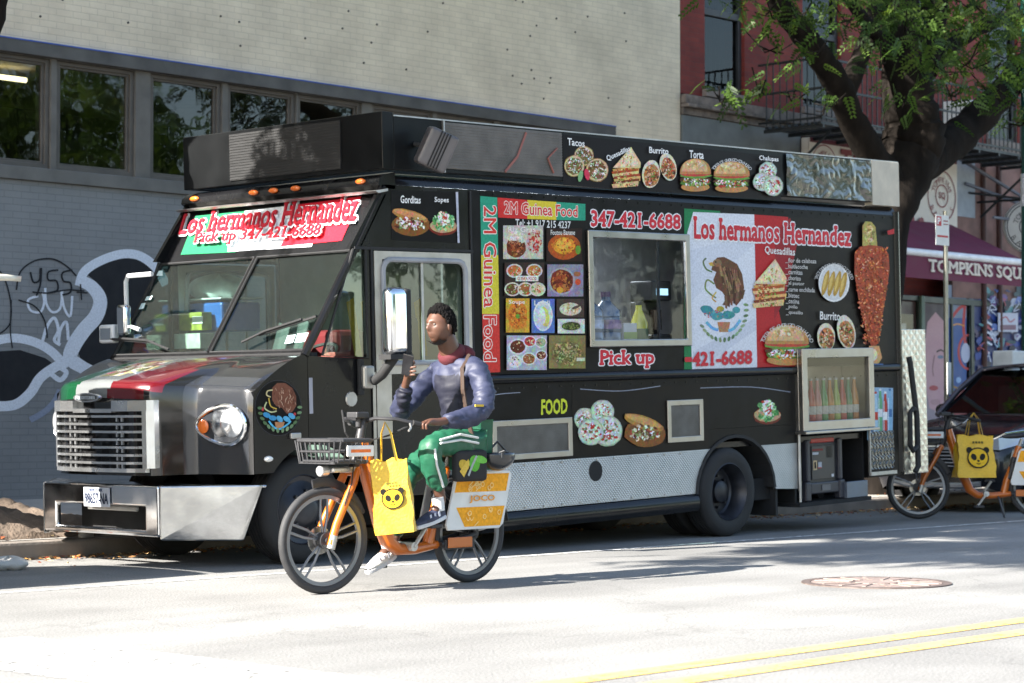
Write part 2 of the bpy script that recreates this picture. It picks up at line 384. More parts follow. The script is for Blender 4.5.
def paint_mat(name,col,wear):
    m=mat(name,col,.6,var=.08); nt=m.node_tree; L=nt.links; b=nt.nodes['Principled BSDF']
    tc=nd(nt,'ShaderNodeTexCoord'); n=nd(nt,'ShaderNodeTexNoise'); n.inputs['Scale'].default_value=14; n.inputs['Detail'].default_value=8; n.inputs['Roughness'].default_value=.75; L.new(tc.outputs['Object'],n.inputs['Vector'])
    r=nd(nt,'ShaderNodeMapRange'); r.inputs[1].default_value=wear; r.inputs[2].default_value=wear+.06; L.new(n.outputs['Fac'],r.inputs[0]); L.new(r.outputs[0],b.inputs['Alpha']); return m
def sheet(name,x0,y0,x1,y1,z,m,z1=None):
    mb=MB(); z1=z if z1 is None else z1; mb.add([(x0,y0,z),(x1,y0,z),(x1,y1,z1),(x0,y1,z1)],[(0,1,2,3)]); o=mb.build(name,m); o['kind']='structure'; return o
sheet('road',-400,-9,400,14.43,0,road_mat())
conc=mat('pavement concrete',(.34,.325,.30),.85,var=.15,scale=3,bump=.3,bscale=50)
o=sheet('ground',-1200,-1200,1200,1200,-.06,mat('ground soil',(.15,.14,.12),.9))
sheet('sidewalk',-60,14.60,120,19.3,.145,conc,.25)
mb=MB(); mb.box((-60,14.43,-.05),(120,14.60,.142)); o=mb.build('kerb',mat('kerb granite',(.22,.19,.165),.8,var=.25,scale=4,bump=.4,bscale=30),bevel=.025); o['kind']='structure'
# far pavement, behind the viewer
sheet('far_sidewalk',-60,-40,120,-9,.12,conc); 
mb=MB()
for x in [i*1.52 for i in range(-6,30)]: mb.box((x,14.62,.150),(x+.012,19.2,.256))
yel=paint_mat('yellow road paint',(.80,.52,.16),.38); wht=paint_mat('white road paint',(.72,.71,.68),.44)
def line_marking(y,w_,m,name,x0=-60,x1=120):
    o=sheet(name,x0,y-w_/2,x1,y+w_/2,.004,m); return o
line_marking(6.24,.15,yel,'yellow_centre_line'); line_marking(5.90,.15,yel,'yellow_centre_line')
line_marking(11.92,.09,wht,'white_parking_line')
a=gnd(0,634); b=gnd(0,668)
sheet('white_stop_line',b.x-.05,-2,a.x,9.5,.004,wht)
# dead leaves and litter in the gutter (uncountable)
lf=MB(); pal=['#9a5a2a','#b07a3a','#7d5a35','#c2a070','#6b4a2a','#c9b58c','#8a3f20']
for i in range(2600):
    x=random.uniform(5,27); y=14.43-abs(random.gauss(0,.28)) if random.random()<.75 else 14.6+random.random()*1.1
    z=.008 if y<14.43 else .158; r=random.uniform(.012,.035); t=random.random()*6.3; P=[]
    for k in range(4): a=t+k*PI/2; rr=r*(1 if k%2 else .5); P.append((x+rr*math.cos(a),y+rr*math.sin(a),z+random.random()*.02))
    lf.add(P,[(0,1,2,3)],0,lin(random.choice(pal)))
o=lf.build('fallen_leaves',colmat('leaf litter',.8)); tag(o,kind='stuff')
# the tree pit and its heap of soil
def mound(u,v):
    x=8.6+u*2.9; y=14.66+v*1.55
    e=min(u,1-u,v,1-v)*2; h=(.05+.30*min(1,e*1.6))*(.75+.35*math.sin(x*3.1)*math.cos(y*2.7)+.12*math.sin(x*11+y*7)) if e>0 else 0
    return (x,y,.13+max(0,h)+random.uniform(-.012,.02)*(e>0))
mb=MB(); mb.grid(mound,60,40); o=mb.build('soil_mound',mat('dry soil',(.16,.12,.09),.95,var=.4,scale=9,bump=1,bscale=45),smooth=True)
tag(o,'brown heap of dry soil beside the kerb under the grey wall','soil heap')
# manhole cover
mh=empty('manhole_cover',(12.52,8.32,0),'round rusty pink manhole cover set in the sunlit road','manhole cover')
mb=MB(); mb.lathe([(.50,.0),(.50,.008),(.44,.008),(.44,.0)],(0,0,0),(0,0,1),48); mb.build('ring',mat('manhole ring',(.13,.10,.09),.6,.3,var=.3,scale=20),mh,smooth=True)
mb=MB(); mb.lathe([(.435,.0),(.435,.007),(.17,.007),(.17,.002),(.14,.002),(.14,.009),(.0001,.009)],(0,0,0),(0,0,1),48)
for k in range(16):
    t=2*PI*k/16; mb.box((.18,-.012,.007),(.42,.012,.012),M=Matrix.Rotation(t,4,'Z'))
mb.build('lid',mat('manhole iron',(.25,.195,.175),.6,.1,var=.25,scale=15,bump=.4),mh,smooth=True)

# ---------------------------------------------------------------- left building (painted brick)
YW=19.2
def brick_mat(name,c1,c2,mortar,bw=.21,bh=.07,ms=.006,rough=.8,bstr=.5,dirt=.15,grime=None):
    m=bpy.data.materials.new(name); m.use_nodes=True; nt=m.node_tree; L=nt.links; b=nt.nodes['Principled BSDF']
    tc=nd(nt,'ShaderNodeTexCoord'); sp=nd(nt,'ShaderNodeSeparateXYZ'); L.new(tc.outputs['Object'],sp.inputs[0])
    ad=nd(nt,'ShaderNodeMath',operation='ADD'); L.new(sp.outputs[0],ad.inputs[0]); L.new(sp.outputs[1],ad.inputs[1])
    cb=nd(nt,'ShaderNodeCombineXYZ'); L.new(ad.outputs[0],cb.inputs[0]); L.new(sp.outputs[2],cb.inputs[1])
    bt=nd(nt,'ShaderNodeTexBrick'); L.new(cb.outputs[0],bt.inputs['Vector']); bt.inputs['Scale'].default_value=1; bt.inputs['Brick Width'].default_value=bw; bt.inputs['Row Height'].default_value=bh; bt.inputs['Mortar Size'].default_value=ms; bt.inputs['Mortar Smooth'].default_value=.2
    bt.inputs['Color1'].default_value=(*c1,1); bt.inputs['Color2'].default_value=(*c2,1); bt.inputs['Mortar'].default_value=(*mortar,1)
    n=nd(nt,'ShaderNodeTexNoise'); n.inputs['Scale'].default_value=1.2; n.inputs['Detail'].default_value=8; n.inputs['Roughness'].default_value=.65; L.new(tc.outputs['Object'],n.inputs['Vector'])
    r=nd(nt,'ShaderNodeMapRange'); r.inputs[1].default_value=.3; r.inputs[2].default_value=.7; r.inputs[3].default_value=1-dirt; r.inputs[4].default_value=1+dirt; L.new(n.outputs['Fac'],r.inputs[0])
    sc=nd(nt,'ShaderNodeVectorMath',operation='SCALE'); L.new(bt.outputs['Color'],sc.inputs[0]); L.new(r.outputs[0],sc.inputs['Scale']); L.new(sc.outputs[0],b.inputs['Base Color']); b.inputs['Roughness'].default_value=rough
    bp=nd(nt,'ShaderNodeBump'); bp.inputs['Strength'].default_value=bstr; bp.inputs['Distance'].default_value=.008; bp.invert=True; L.new(bt.outputs['Fac'],bp.inputs['Height']); L.new(bp.outputs[0],b.inputs['Normal'])
    return m
whitebrick=brick_mat('cream painted brick',(.76,.66,.50),(.72,.62,.47),(.645,.56,.425),dirt=.17)
greybrick=brick_mat('grey painted brick',(.25,.255,.26),(.24,.245,.25),(.205,.212,.22),dirt=.10)
bl=empty('brick_building',(12,YW,0),'long building of cream painted brick above a grey painted base with a band of windows','building')
XE=24.06
mb=MB(); mb.box((-20-12,0,5.005),(XE-12,9,14)); mb.box((22.62-12,0,0),(XE-12,9,5.005)); mb.build('upper_wall',whitebrick,bl)
mb=MB(); mb.box((-20-12,0,0),(22.62-12,.35,3.549)); mb.build('lower_wall',greybrick,bl)
W=[(a_-.09,b_+.09) for a_,b_ in [(8.6,9.55),(9.8,10.75),(11.15,12.1),(12.4,13.44),(13.69,14.54),(14.92,15.75),(16.01,16.86),(17.06,17.9),(18.25,19.1),(19.35,20.2),(20.5,21.35),(21.6,22.4)]]
fr=mat('window frame grey brown paint',(.115,.10,.085),.55,var=.2,scale=5); cst=mat('brown grey cast stone',(.155,.145,.13),.75,var=.2,scale=4,bump=.2)
mb=MB(); holed(mb,-32,3.552,10.62,4.86,[(a-12,3.692,b-12,4.856) for a,b in W],.02,.3); mb.build('window_band',cst,bl)
mb=MB(); mb.box((-32,-.045,4.862),(10.62,.3,5.003)); mb.build('lintel',mat('dark stained lintel',(.10,.097,.092),.75,var=.35,scale=3),bl,bevel=.006)
mb=MB(); mb.box((-32,-.05,3.551),(10.62,.3,3.69)); mb.build('sill',mat('grey sill stone',(.155,.15,.14),.75,var=.25,scale=3),bl,bevel=.008)
mb=MB(); mb.box((-32,-.052,4.998),(10.62,-.003,5.012)); mb.build('blue_edge',mat('blue chalk line',(.06,.12,.42),.6),bl)
wg=glassm('window glass reflecting',(.35,.38,.36),.55,.015,.06)
for a,b in W:
    f=MB(); a-=12;b-=12
    holed(f,a+.005,3.695,b-.005,4.852,[(a+.055,3.745,b-.055,4.81)],.05,.14); holed(f,a+.05,3.735,b-.05,4.82,[(a+.085,3.775,b-.085,4.785)],.075,.12)
    wf=f.build('window',fr,bl,bevel=.005)
    g=MB(); g.add([(a+.07,.10,3.76),(b-.07,.10,3.76),(b-.07,.10,4.80),(a+.07,.10,4.80)],[(0,1,2,3)]); g.build('pane',wg,wf)
mb=MB(); mb.box((-14,.36,3.2),(10.5,4.5,3.25)); mb.box((-14,4.4,3.2),(10.5,4.5,5.2)); mb.box((-14,.36,5.1),(10.5,4.5,5.2)); mb.build('room_shell',mat('dim room paint',(.10,.10,.10),.8),bl)
tb=MB(); tb.cyl((.9,1.6,4.88),(2.3,1.6,4.88),.03,n=8); tb.build('ceiling_lamp',mat('lit lamp tube',(.9,.85,.6),.4,emit=((1,.85,.5),1.6)),bl)
# service spots on the wall: small holes and bolts
mb=MB()
for _ in range(60):
    x=random.uniform(.5,11);z=random.uniform(5.1,6.6); mb.cyl((x,0,z),(x,-.012,z),.013,n=6)
mb.build('wall_anchor',mat('rusty anchors',(.08,.07,.06),.7),bl)
# graffiti, painted on the grey wall
gconv=lambda x,y:(onY(x,y,YW).x-12,onY(x,y,YW).z)
random.seed(11)
g=Decal((0,-.001,0),(1,0,0),(0,0,1),(0,-1,0),step=.00035,conv=gconv)
K='#14151b'; Wt='#dfe4ee'
g.poly([(84,272),(100,262),(120,257),(140,260),(152,268),(205,270),(205,350),(160,380),(85,372),(78,352),(82,332),(98,315),(104,300),(96,282)],K)
g.poly([(-12,352),(20,350),(45,358),(62,370),(40,380),(28,395),(8,402),(-12,402)],K)
g.stroke([(79,286),(84,272),(100,261),(122,254),(140,256),(156,268),(166,285)],9,Wt)
g.stroke([(79,280),(92,287),(100,300),(96,316),(84,330),(74,345),(70,358),(80,366),(92,372)],lambda t:11+4*math.sin(t*3),Wt)
g.stroke([(-10,342),(12,338),(34,342),(52,352),(66,368)],9,Wt)
g.stroke([(-10,406),(14,405),(30,393),(40,378),(55,367),(66,362),(72,350)],10,Wt)
g.stroke([(50,373),(60,380),(66,372),(56,366)],5,Wt)
g.stroke([(60,390),(54,402),(44,412),(30,420)],6,'#8f97ab')
g.stroke([(38,296),(28,300),(30,310),(40,312),(44,302),(42,292)],2.4,Wt); g.stroke([(45,288),(46,303),(52,312),(60,308),(62,290)],2.4,Wt); g.stroke([(61,292),(64,308),(70,316),(72,296)],2.4,Wt)
g.stroke([(42,342),(47,326),(54,318),(58,330),(54,340),(60,345)],3.2,Wt); g.stroke([(58,345),(60,330),(66,322),(68,340)],3,Wt)
g.stroke([(16,290),(20,272),(34,261),(52,259),(66,266),(76,276)],1.6,K)
g.stroke([(-4,268),(4,278),(10,300),(10,322),(2,332),(-5,334)],1.4,K); g.stroke([(11,300),(10,330),(12,348)],1.2,K)
g.stroke([(18,300),(34,306),(44,320),(47,338)],1.4,K)
g.stroke([(30,272),(33,282),(39,280),(40,268)],1.8,K); g.stroke([(41,268),(40,284),(36,296)],1.8,K)
g.stroke([(58,270),(48,272),(48,280),(56,281),(57,290),(48,293)],1.8,K); g.stroke([(72,270),(62,273),(63,281),(70,283),(70,292),(62,295)],1.8,K)
g.stroke([(32,292),(48,293),(66,290),(84,291)],1.4,K); g.stroke([(80,284),(81,300)],1.4,K); g.stroke([(76,292),(87,293)],1.4,K)
g.build('graffiti',colmat('spray paint',.7,var=.12),bl)

# ---------------------------------------------------------------- red brick building with the shop
rb=empty('red_brick_building',(24.07,YW,0),'red brick tenement with tall dark windows above a shop front','building')
redb=brick_mat('red brick',(.21,.030,.020),(.16,.022,.017),(.12,.035,.03),ms=.004,dirt=.3)
def RX(x): return x-24.07
hol=[(RX(24.62),5.72,RX(25.56),8.2),(RX(27.0),5.72,RX(28.0),8.2),(RX(29.6),5.72,RX(30.6),8.2),(RX(32.3),5.72,RX(33.3),8.2),(RX(35),5.72,RX(36),8.2)]
mb=MB(); holed(mb,0,5.62,22,14,hol,0,.4); mb.box((0,.4,0),(22,9,14)); mb.build('upper_wall',redb,rb)
mb=MB(); mb.box((-.0,-.14,5.42),(22,.0,5.47)); mb.box((0,-.09,5.475),(22,0,5.6)); mb.box((0,-.05,5.32),(22,0,5.415)); mb.build('ledge',mat('weathered ledge stone',(.17,.14,.12),.85,var=.5,scale=8,bump=.6,bscale=20),rb,bevel=.01)
mb=MB(); mb.box((0,-.03,3.0),(RX(26.9),0,5.31)); mb.box((RX(31.05),-.03,3.0),(22,0,5.31)); mb.build('fascia',mat('grey green fascia paint',(.12,.135,.135),.6,var=.3,scale=3),rb)
wf_=mat('dark window frame',(.03,.032,.036),.45); wg2=glassm('upper window glass',(.2,.22,.24),.25,.02,.03); cur=mat('pale curtain',(.07,.07,.075),.9,stretch=(1,1,.05),var=.4,scale=14)
for h in hol:
    f=MB(); x0,z0,x1,z1=h
    holed(f,x0,z0,x1,z1,[(x0+.07,z0+.07,x1-.07,z0+1.1),(x0+.07,z0+1.2,x1-.07,z1-.07)],.06,.16); q=f.build('window',wf_,rb,bevel=.005)
    g=MB(); g.add([(x0+.05,.11,z0+.05),(x1-.05,.11,z0+.05),(x1-.05,.11,z1-.05),(x0+.05,.11,z1-.05)],[(0,1,2,3)]); g.build('pane',wg2,q)
    g=MB(); g.grid(lambda u,v:(x0+.08+(x1-x0-.3)*u,.19+.03*math.sin(u*40),z0+.08+(z1-z0-.16)*v),40,1); g.build('curtain',cur,q)
    g=MB(); g.box((x0+.02,.35,z0+.02),(x1-.02,.38,z1-.02)); g.build('back_panel',mat('dark interior',(.02,.02,.022),.8),q)
    g=MB(); g.box((x0-.06,-.08,z0-.1),(x1+.06,.02,z0)); g.build('sill',mat('window sill stone',(.2,.17,.15),.8),q,bevel=.006)
# shop front below the sign
shopd=mat('shop front dark green paint',(.02,.035,.03),.4); 
mb=MB(); holed(mb,0,.24,22,3.0,[(RX(29.25),.3,RX(30.02),2.92),(RX(30.15),.7,RX(31.0),2.9),(RX(31.05),.7,RX(31.6),2.9),(RX(31.7),.7,RX(34.2),2.9),(RX(26.5),.7,RX(29.0),2.9)],-.08,0); mb.build('shop_front',shopd,rb,bevel=.006)
mb=MB(); mb.box((RX(29.27),-.04,.3),(RX(30.0),-.02,2.9)); dr=mb.build('shop_door',mat('door brown',(.045,.02,.02),.35),rb)
mb=MB(); mb.box((RX(29.4),-.052,1.0),(RX(29.9),-.041,2.7)); mb.build('pane',mat('dark door glass',(.015,.014,.015),.08),dr)
mb=MB(); mb.box((RX(29.55),-.062,2.35),(RX(29.68),-.054,2.55)); mb.build('notice',mat('notice paper',(.6,.6,.5),.7),dr)
mb=MB(); mb.box((RX(26.5),-.04,.7),(RX(29.0),-.03,2.9)); mb.build('shop_window',mat('dark shop glass',(.015,.017,.02),.06),rb)
pconv=lambda x,y:(onY(x,y,YW-.06).x-24.07,onY(x,y,YW-.06).z)
random.seed(3)
p=Decal((0,-.05,0),(1,0,0),(0,0,1),(0,-1,0),step=.0004,conv=pconv)
p.rect(924,300,945.5,432,'#8d7f8c'); p.poly([(926,330),(930,310),(938,306),(945,310),(945,400),(938,412),(930,408),(926,385)],'#b98f98')
p.poly([(924,300),(945,300),(945,322),(936,312),(928,322),(925,345)],'#3b2a33'); p.stroke([(937,352),(941,350),(945,352)],1.6,'#3b2328'); p.ell(941,357,3,1.8,'#5c6f8c'); p.ell(934,388,4.5,2.6,'#a2333f'); p.stroke([(935,355),(933,368),(934,376)],1.2,'#8d6670'); p.ell(936,402,5,3,'#a98088')
p.build('portrait_poster',colmat('printed poster',.5),rb)
p=Decal((0,-.05,0),(1,0,0),(0,0,1),(0,-1,0),step=.0004,conv=pconv)
p.rect(948.5,285,967,440,'#1f4a8c'); p.rect(948.5,285,967,318,'#73819a'); p.stroke([(952,318),(960,308),(966,306)],3,'#b3262c'); p.stroke([(966,300),(964,325),(966,345)],2.6,'#b3262c')
p.ring(969,352,11,18,2.2,'#b3262c',a0=90,a1=270); p.ell(966,353,4.5,10,'#aeb4cc'); p.stroke([(949,384),(958,388),(967,387)],2,'#8f6a2a'); p.ell(959,380,2.5,3,'#7fa3cf'); p.poly([(950,398),(960,388),(967,390),(967,440),(950,440)],'#7d2430'); p.stroke([(952,326),(958,324),(965,326)],1.4,'#d08a2a')
p.build('mural_panel',colmat('printed poster'),rb)
p=Decal((0,-.05,0),(1,0,0),(0,0,1),(0,-1,0),step=.00025,conv=pconv)
p.rect(970,285,1040,440,'#35406e'); p.rect(970,285,974,440,'#7f8798')
for _ in range(230): 
    x=random.uniform(975,1036);y=random.uniform(290,436); p.ell(x,y,random.uniform(1,5),random.uniform(1,6),random.choice(['#49405e','#4a66a8','#7a8ac0','#2e4a52','#8c2b3a','#a9aec0','#3a3a5c','#4f8a90','#1f1f32','#6b4f88','#24408c','#203060']),7,random.random()*3,.3)
for _ in range(34):
    x=random.uniform(976,1030);y=random.uniform(296,430); p.stroke([(x+random.uniform(-5,5),y+random.uniform(-6,6)) for _ in range(5)],.8,random.choice(['#c9cfe0','#c9cfe0','#b04a58','#2b2b3a','#9fb8d8']))
p.rect(995,313,1015,332,'#b9bccb'); p.stroke([(997,320),(1003,317),(1007,322),(1012,319)],1.2,'#a8505c'); p.rect(997,325,1013,330,'#7a5a6a')
for k in range(5): p.stroke([(984,322+k*5),(989,325+k*5)],2,'#b04a58' if k%2 else '#c9cfe0')
p.build('painted_shop_window',colmat('printed poster'),rb)
# green pilasters
mb=MB(); mb.box((RX(30.03),-.13,.25),(RX(30.13),-.081,3.0)); mb.box((RX(28.9),-.13,.25),(RX(29.12),-.081,3.0)); mb.build('pilaster',mat('pale green paint',(.10,.16,.13),.5),rb,bevel=.008)
# the long fascia sign
sg=MB(); sg.box((26.88,19.0,3.6),(31.0,19.15,5.24)); sgo=sg.build('shop_sign',mat('sign cream board',(.62,.58,.50),.5,var=.05),bevel=.01)
tag(sgo,'long cream shop sign with maroon letters and round emblems above the awning','sign')
sc_=lambda x,y:(onY(x,y,19.0).x,onY(x,y,19.0).z)
d=Decal((0,18.998,0),(1,0,0),(0,0,1),(0,-1,0),step=.0006)
MR='#7a2a30'
d.rect(26.89,3.61,30.99,3.70,'#5a1f2a'); d.rect(26.89,5.17,30.99,5.235,'#5a1f2a')
def emblem(d,x,z,r,col,bg=None):
    if bg: d.ell(x,z,r*1.08,r*1.08,bg,36)
    d.ring(x,z,r,r,r*.05,col); d.ring(x,z,r*.45,r*.45,r*.05,col)
    d.arc('TOMPKINS',x,z,r*.63,r*.24,158,22,col,yd=1,bold=.02); d.arc('BAGELS',x,z,r*.83,r*.24,215,325,col,flip=True,yd=1,bold=.02); d.text('SQ',x-r*.22,z-r*.14,x+r*.22,z+r*.14,col,.02)
emblem(d,27.26,4.82,.34,MR); emblem(d,30.52,4.62,.42,MR)
d.text('TOMPKINS',27.68,4.72,29.95,5.12,MR,.035,.06); d.text('SQUARE',28.0,4.12,29.1,4.42,MR,.03,.06); d.text('BAGELS',28.55,3.84,29.95,4.22,MR,.035,.06)
d.build('sign_lettering',colmat('sign ink',.5),sgo)
# the awning
aw=empty('shop_awning',(27.4,19.1,3.0),'maroon fabric shop awning with a white front bar and white block lettering','awning')
cloth=mat('maroon canvas',(.13,.012,.045),.75,var=.15,scale=3,bump=.2,bscale=120)
mb=MB(); mb.add([(0,0,1.22),(3.4,0,1.22),(3.4,-1.4,.54),(0,-1.4,.54)],[(0,1,2,3)]); mb.add([(0,0,1.22),(0,-1.4,.54),(0,-1.4,.5),(0,0,.5)],[(0,1,2,3)]); mb.build('canopy',cloth,aw,solid=.01)
mb=MB(); mb.cyl((-.03,-1.42,.50),(3.45,-1.42,.50),.055,n=14); mb.build('front_bar',mat('white bar paint',(.75,.77,.80),.4),aw,smooth=True)
mb=MB(); mb.add([(0,-1.425,.46),(3.42,-1.425,.46),(3.42,-1.43,.12),(0,-1.43,.12)],[(0,1,2,3)]); vl=mb.build('valance',cloth,aw,solid=.006)
d=Decal((0,-1.435,0),(1,0,0),(0,0,1),(0,-1,0),step=.0006); d.text('TOMPKINS SQUARE BAGELS',.60,.20,5.3,.41,'#d9cfc4',.035,.07); 
d.mb.f,d.mb.m,d.mb.ink=zip(*[(f,m_,k) for f,m_,k in zip(d.mb.f,d.mb.m,d.mb.ink) if max(d.mb.v[i][0] for i in f)<3.41])
d.build('lettering',colmat('sign ink'),vl)
mb=MB(); mb.tube([(.2,0,.35),(.2,-1.38,.48)],.018); mb.tube([(3.2,0,.35),(3.2,-1.38,.48)],.018); mb.build('awning_arm',mat('steel arm',(.4,.4,.4),.4,.8),aw)
# round projecting sign
rs=empty('round_hanging_sign',(31.85,18.2,4.16),'round grey bagel shop sign hanging over the pavement beyond the awning','sign')
mb=MB(); mb.lathe([(.001,-.03),(.42,-.03),(.43,-.02),(.43,.02),(.42,.03),(.001,.03)],(0,0,0),(.62,.78,0),40); dk=mb.build('disc',mat('grey sign disc',(.36,.35,.32),.5),rs,smooth=True)
Nn=Vector((-.62,-.78,0)).normalized(); U=Vector((0,0,1)).cross(Nn); d=Decal(Nn*.032,U,(0,0,1),Nn,step=.0006); emblem(d,0,0,.38,'#2c2c30'); d.ring(0,0,.42,.42,.015,'#2c2c30'); d.build('lettering',colmat('sign ink'),dk)
mb=MB(); mb.tube([(-.3,.95,.6),(0,0,.45)],.02); mb.tube([(0,.95,.46),(0,0,.45)],.02); mb.cyl((0,0,.42),(0,0,.47),.02); mb.build('bracket',mat('iron bracket',(.03,.035,.04),.5,.6),rs)

# fire escape
fe=empty('fire_escape',(25.75,19.1,5.12),'black iron fire escape balcony with railings and a ladder on the red brick wall','fire escape')
iron=mat('black iron paint',(.02,.024,.026),.45,.3)
mb=MB()
for k in range(9): mb.box((0,-.12-k*.115,.12),(6.6,-.18-k*.115,.16))
for k in range(12): mb.box((.02+k*.6,-1.12,.07),(.06+k*.6,-.08,.118))
mb.build('platform',iron,fe)
mb=MB()
for z in (.2,.62,1.05): mb.box((0,-1.12,z),(6.6,-1.09,z+.03)); mb.box((-.0,-1.09,z),(.03,0,z+.03))
for k in range(52): mb.box((k*.128,-1.112,.17),(k*.128+.016,-1.098,1.06))
for k in range(8): mb.box((.008,-.13-k*.12,.17),(.022,-.144-k*.12,1.06))
mb.build('railing',iron,fe)
mb=MB()
for k in range(3): x=.3+k*2.9; mb.tube([(x,-1.05,.05),(x,-.02,-.75)],.022,6)
mb.build('brace',iron,fe)
mb=MB()
for x in (2.1,2.5): mb.box((x,-1.0,-.9),(x+.04,-.96,5))
for k in range(19): mb.box((2.1,-.99,-.8+k*.3),(2.5,-.97,-.78+k*.3))
mb.build('ladder',iron,fe)
# scaffold-like rods and downpipes right of the sign
mb=MB()
mb.tube([(31.2,19.1,5.3),(32.9,18.3,4.4)],.03,6); mb.tube([(31.4,19.1,4.9),(32.9,18.3,4.4)],.03,6); mb.tube([(31.1,18.4,4.28),(34.5,18.4,4.28)],.025,6)
o=mb.build('stay_rods',mat('grey rods',(.16,.17,.2),.5,.5)); tag(o,'thin grey steel stay rods fanning out beside the cream sign','bracket')
mb=MB()
for x in (32.0,32.5,33.3): mb.cyl((RX(x),-.08,.3),(RX(x),-.08,5.3),.05,n=10)
mb.build('drain_pipe',mat('rusty drain pipe',(.07,.03,.025),.6),rb,smooth=True)
mb=MB(); mb.box((RX(31.06),-.06,3.02),(RX(36),-.031,5.3)); mb.build('masonry_panel',mat('pink grey masonry',(.22,.13,.11),.85,var=.35,scale=3,bump=.4),rb)
mb=MB(); mb.box((RX(31.06),-.075,4.35),(RX(31.75),-.061,5.28)); mb.build('pale_panel',mat('pale blue grey panel',(.30,.34,.38),.6,var=.15),rb)
ac=empty('air_conditioner',(30.95,19.0,5.75),'white window air conditioner with a slatted grille high on the red wall','air conditioner')
mb=MB(); mb.box((-.25,-.4,0),(.25,.1,.42)); q=mb.build('casing',mat('ac casing',(.65,.66,.64),.5),ac,bevel=.02)
mb=MB()
for k in range(8): mb.box((-.2+k*.055,-.41,.05),(-.175+k*.055,-.401,.37))
mb.build('grille',mat('ac grille dark',(.1,.1,.1),.6),ac)

# ---------------------------------------------------------------- poles
def pole(name,label,x,y,h,r,m):
    e=empty(name,(x,y,.15),label,'street pole'); mb=MB(); mb.cyl((0,0,0),(0,0,h),r,r*.92,n=12); mb.build('post',m,e,smooth=True); return e
steel=mat('galvanised steel',(.32,.31,.26),.35,.85,var=.2,scale=5)
sp=pole('parking_sign_post','thin steel post on the pavement carrying a small red and white parking sign',23.86,14.8,3.52,.032,steel)
sp['category']='sign post'
mb=MB(); mb.box((-.29,-.042,3.08),(.02,-.036,3.46)); pb=mb.build('sign_plate',mat('sign plate white',(.62,.62,.6),.4),sp,bevel=.004)
d=Decal((-.29,-.0425,3.08),(1,0,0),(0,0,1),(0,-1,0),step=.0006); d.rect(.02,.24,.13,.36,'#b02028'); d.text('P',.045,.26,.105,.34,'#e6e6e6',.03); d.rect(.03,.10,.28,.125,'#b02028'); d.rect(.17,.30,.28,.315,'#8a2028'); d.rect(.17,.26,.28,.272,'#8a2028'); d.build('print',colmat('sign ink'),pb)
mb=MB(); mb.box((-.045,-.045,1.22),(.045,-.036,1.62)); mb.build('meter_plate',mat('sign plate white'  ,(.6,.6,.6)),sp)
lp=empty('street_lamp_post',(25.93,14.82,.15),'green painted lamp post at the pavement edge behind the dark car','lamp post')
gp=mat('teal green post paint',(.008,.075,.06),.3,.2,coat=.4); mb=MB(); mb.lathe([(.16,0),(.16,.25),(.115,.4),(.10,1.2),(.085,4.0),(.075,8.2)],(0,0,0),(0,0,1),16); mb.build('shaft',gp,lp,smooth=True)
mb=MB(); mb.tube([(0,0,8.1),(0,-.4,8.6),(0,-1.8,8.9)],.045); mb.build('arm',gp,lp,smooth=True)
mb=MB(); mb.ball((0,-2.1,8.85),.3,sc=(.6,1,.35)); mb.build('lamp_head',mat('lamp head grey',(.3,.3,.3),.4),lp,smooth=True)
mb=MB(); mb.lathe([(.092,3.72),(.095,3.72),(.095,4.15),(.092,4.15)],(0,0,0),(0,0,1),16); mb.build('sticker_band',mat('pale sticker band',(.6,.62,.68),.5,var=.3,scale=18),lp,smooth=True)
mb=MB(); mb.box((25.3,14.7,.85),(25.75,15.0,1.95)); o=mb.build('utility_cabinet',mat('pale cabinet paint',(.66,.66,.64),.5),bevel=.02); tag(o,'pale grey utility box mounted by the green lamp post','utility box')
mb=MB(); mb.box((25.45,14.75,.14),(25.6,14.95,.85)); mb.build('pedestal',gp,o)
# ================================================================ food truck
random.seed(21)
truck=empty('food_truck',TO,'black food truck covered in menu pictures parked at the kerb','food truck',rot=(0,-TT,0))
blk=mat('black truck paint',(.008,.008,.009),.2,var=.3,scale=3,coat=.15,bump=.05,bscale=4,spec=.25)
blk2=mat('worn black vinyl',(.009,.0085,.0085),.34,var=.5,scale=4,bump=.10,bscale=9,spec=.12)
rubb=mat('black rubber',(.016,.016,.017),.75,var=.25,scale=12,bump=.1)
chrome=mat('chrome',(.82,.83,.85),.07,1,var=.03,bump=.03,bscale=5)
chromeS=mat('scuffed chrome',(.50,.51,.52),.17,1,var=.22,scale=4,bump=.25,bscale=9)
steelp=mat('stainless steel',(.36,.355,.345),.28,1,var=.15,scale=4,bump=.06,bscale=20)
alu=mat('dull aluminium',(.48,.47,.45),.45,.9,var=.25,scale=6)
dark=mat('black inside',(.008,.008,.009),.8)
vinyl=colmat('printed vinyl',.34,coat=.0,bump=.04,var=.16,spec=.15)
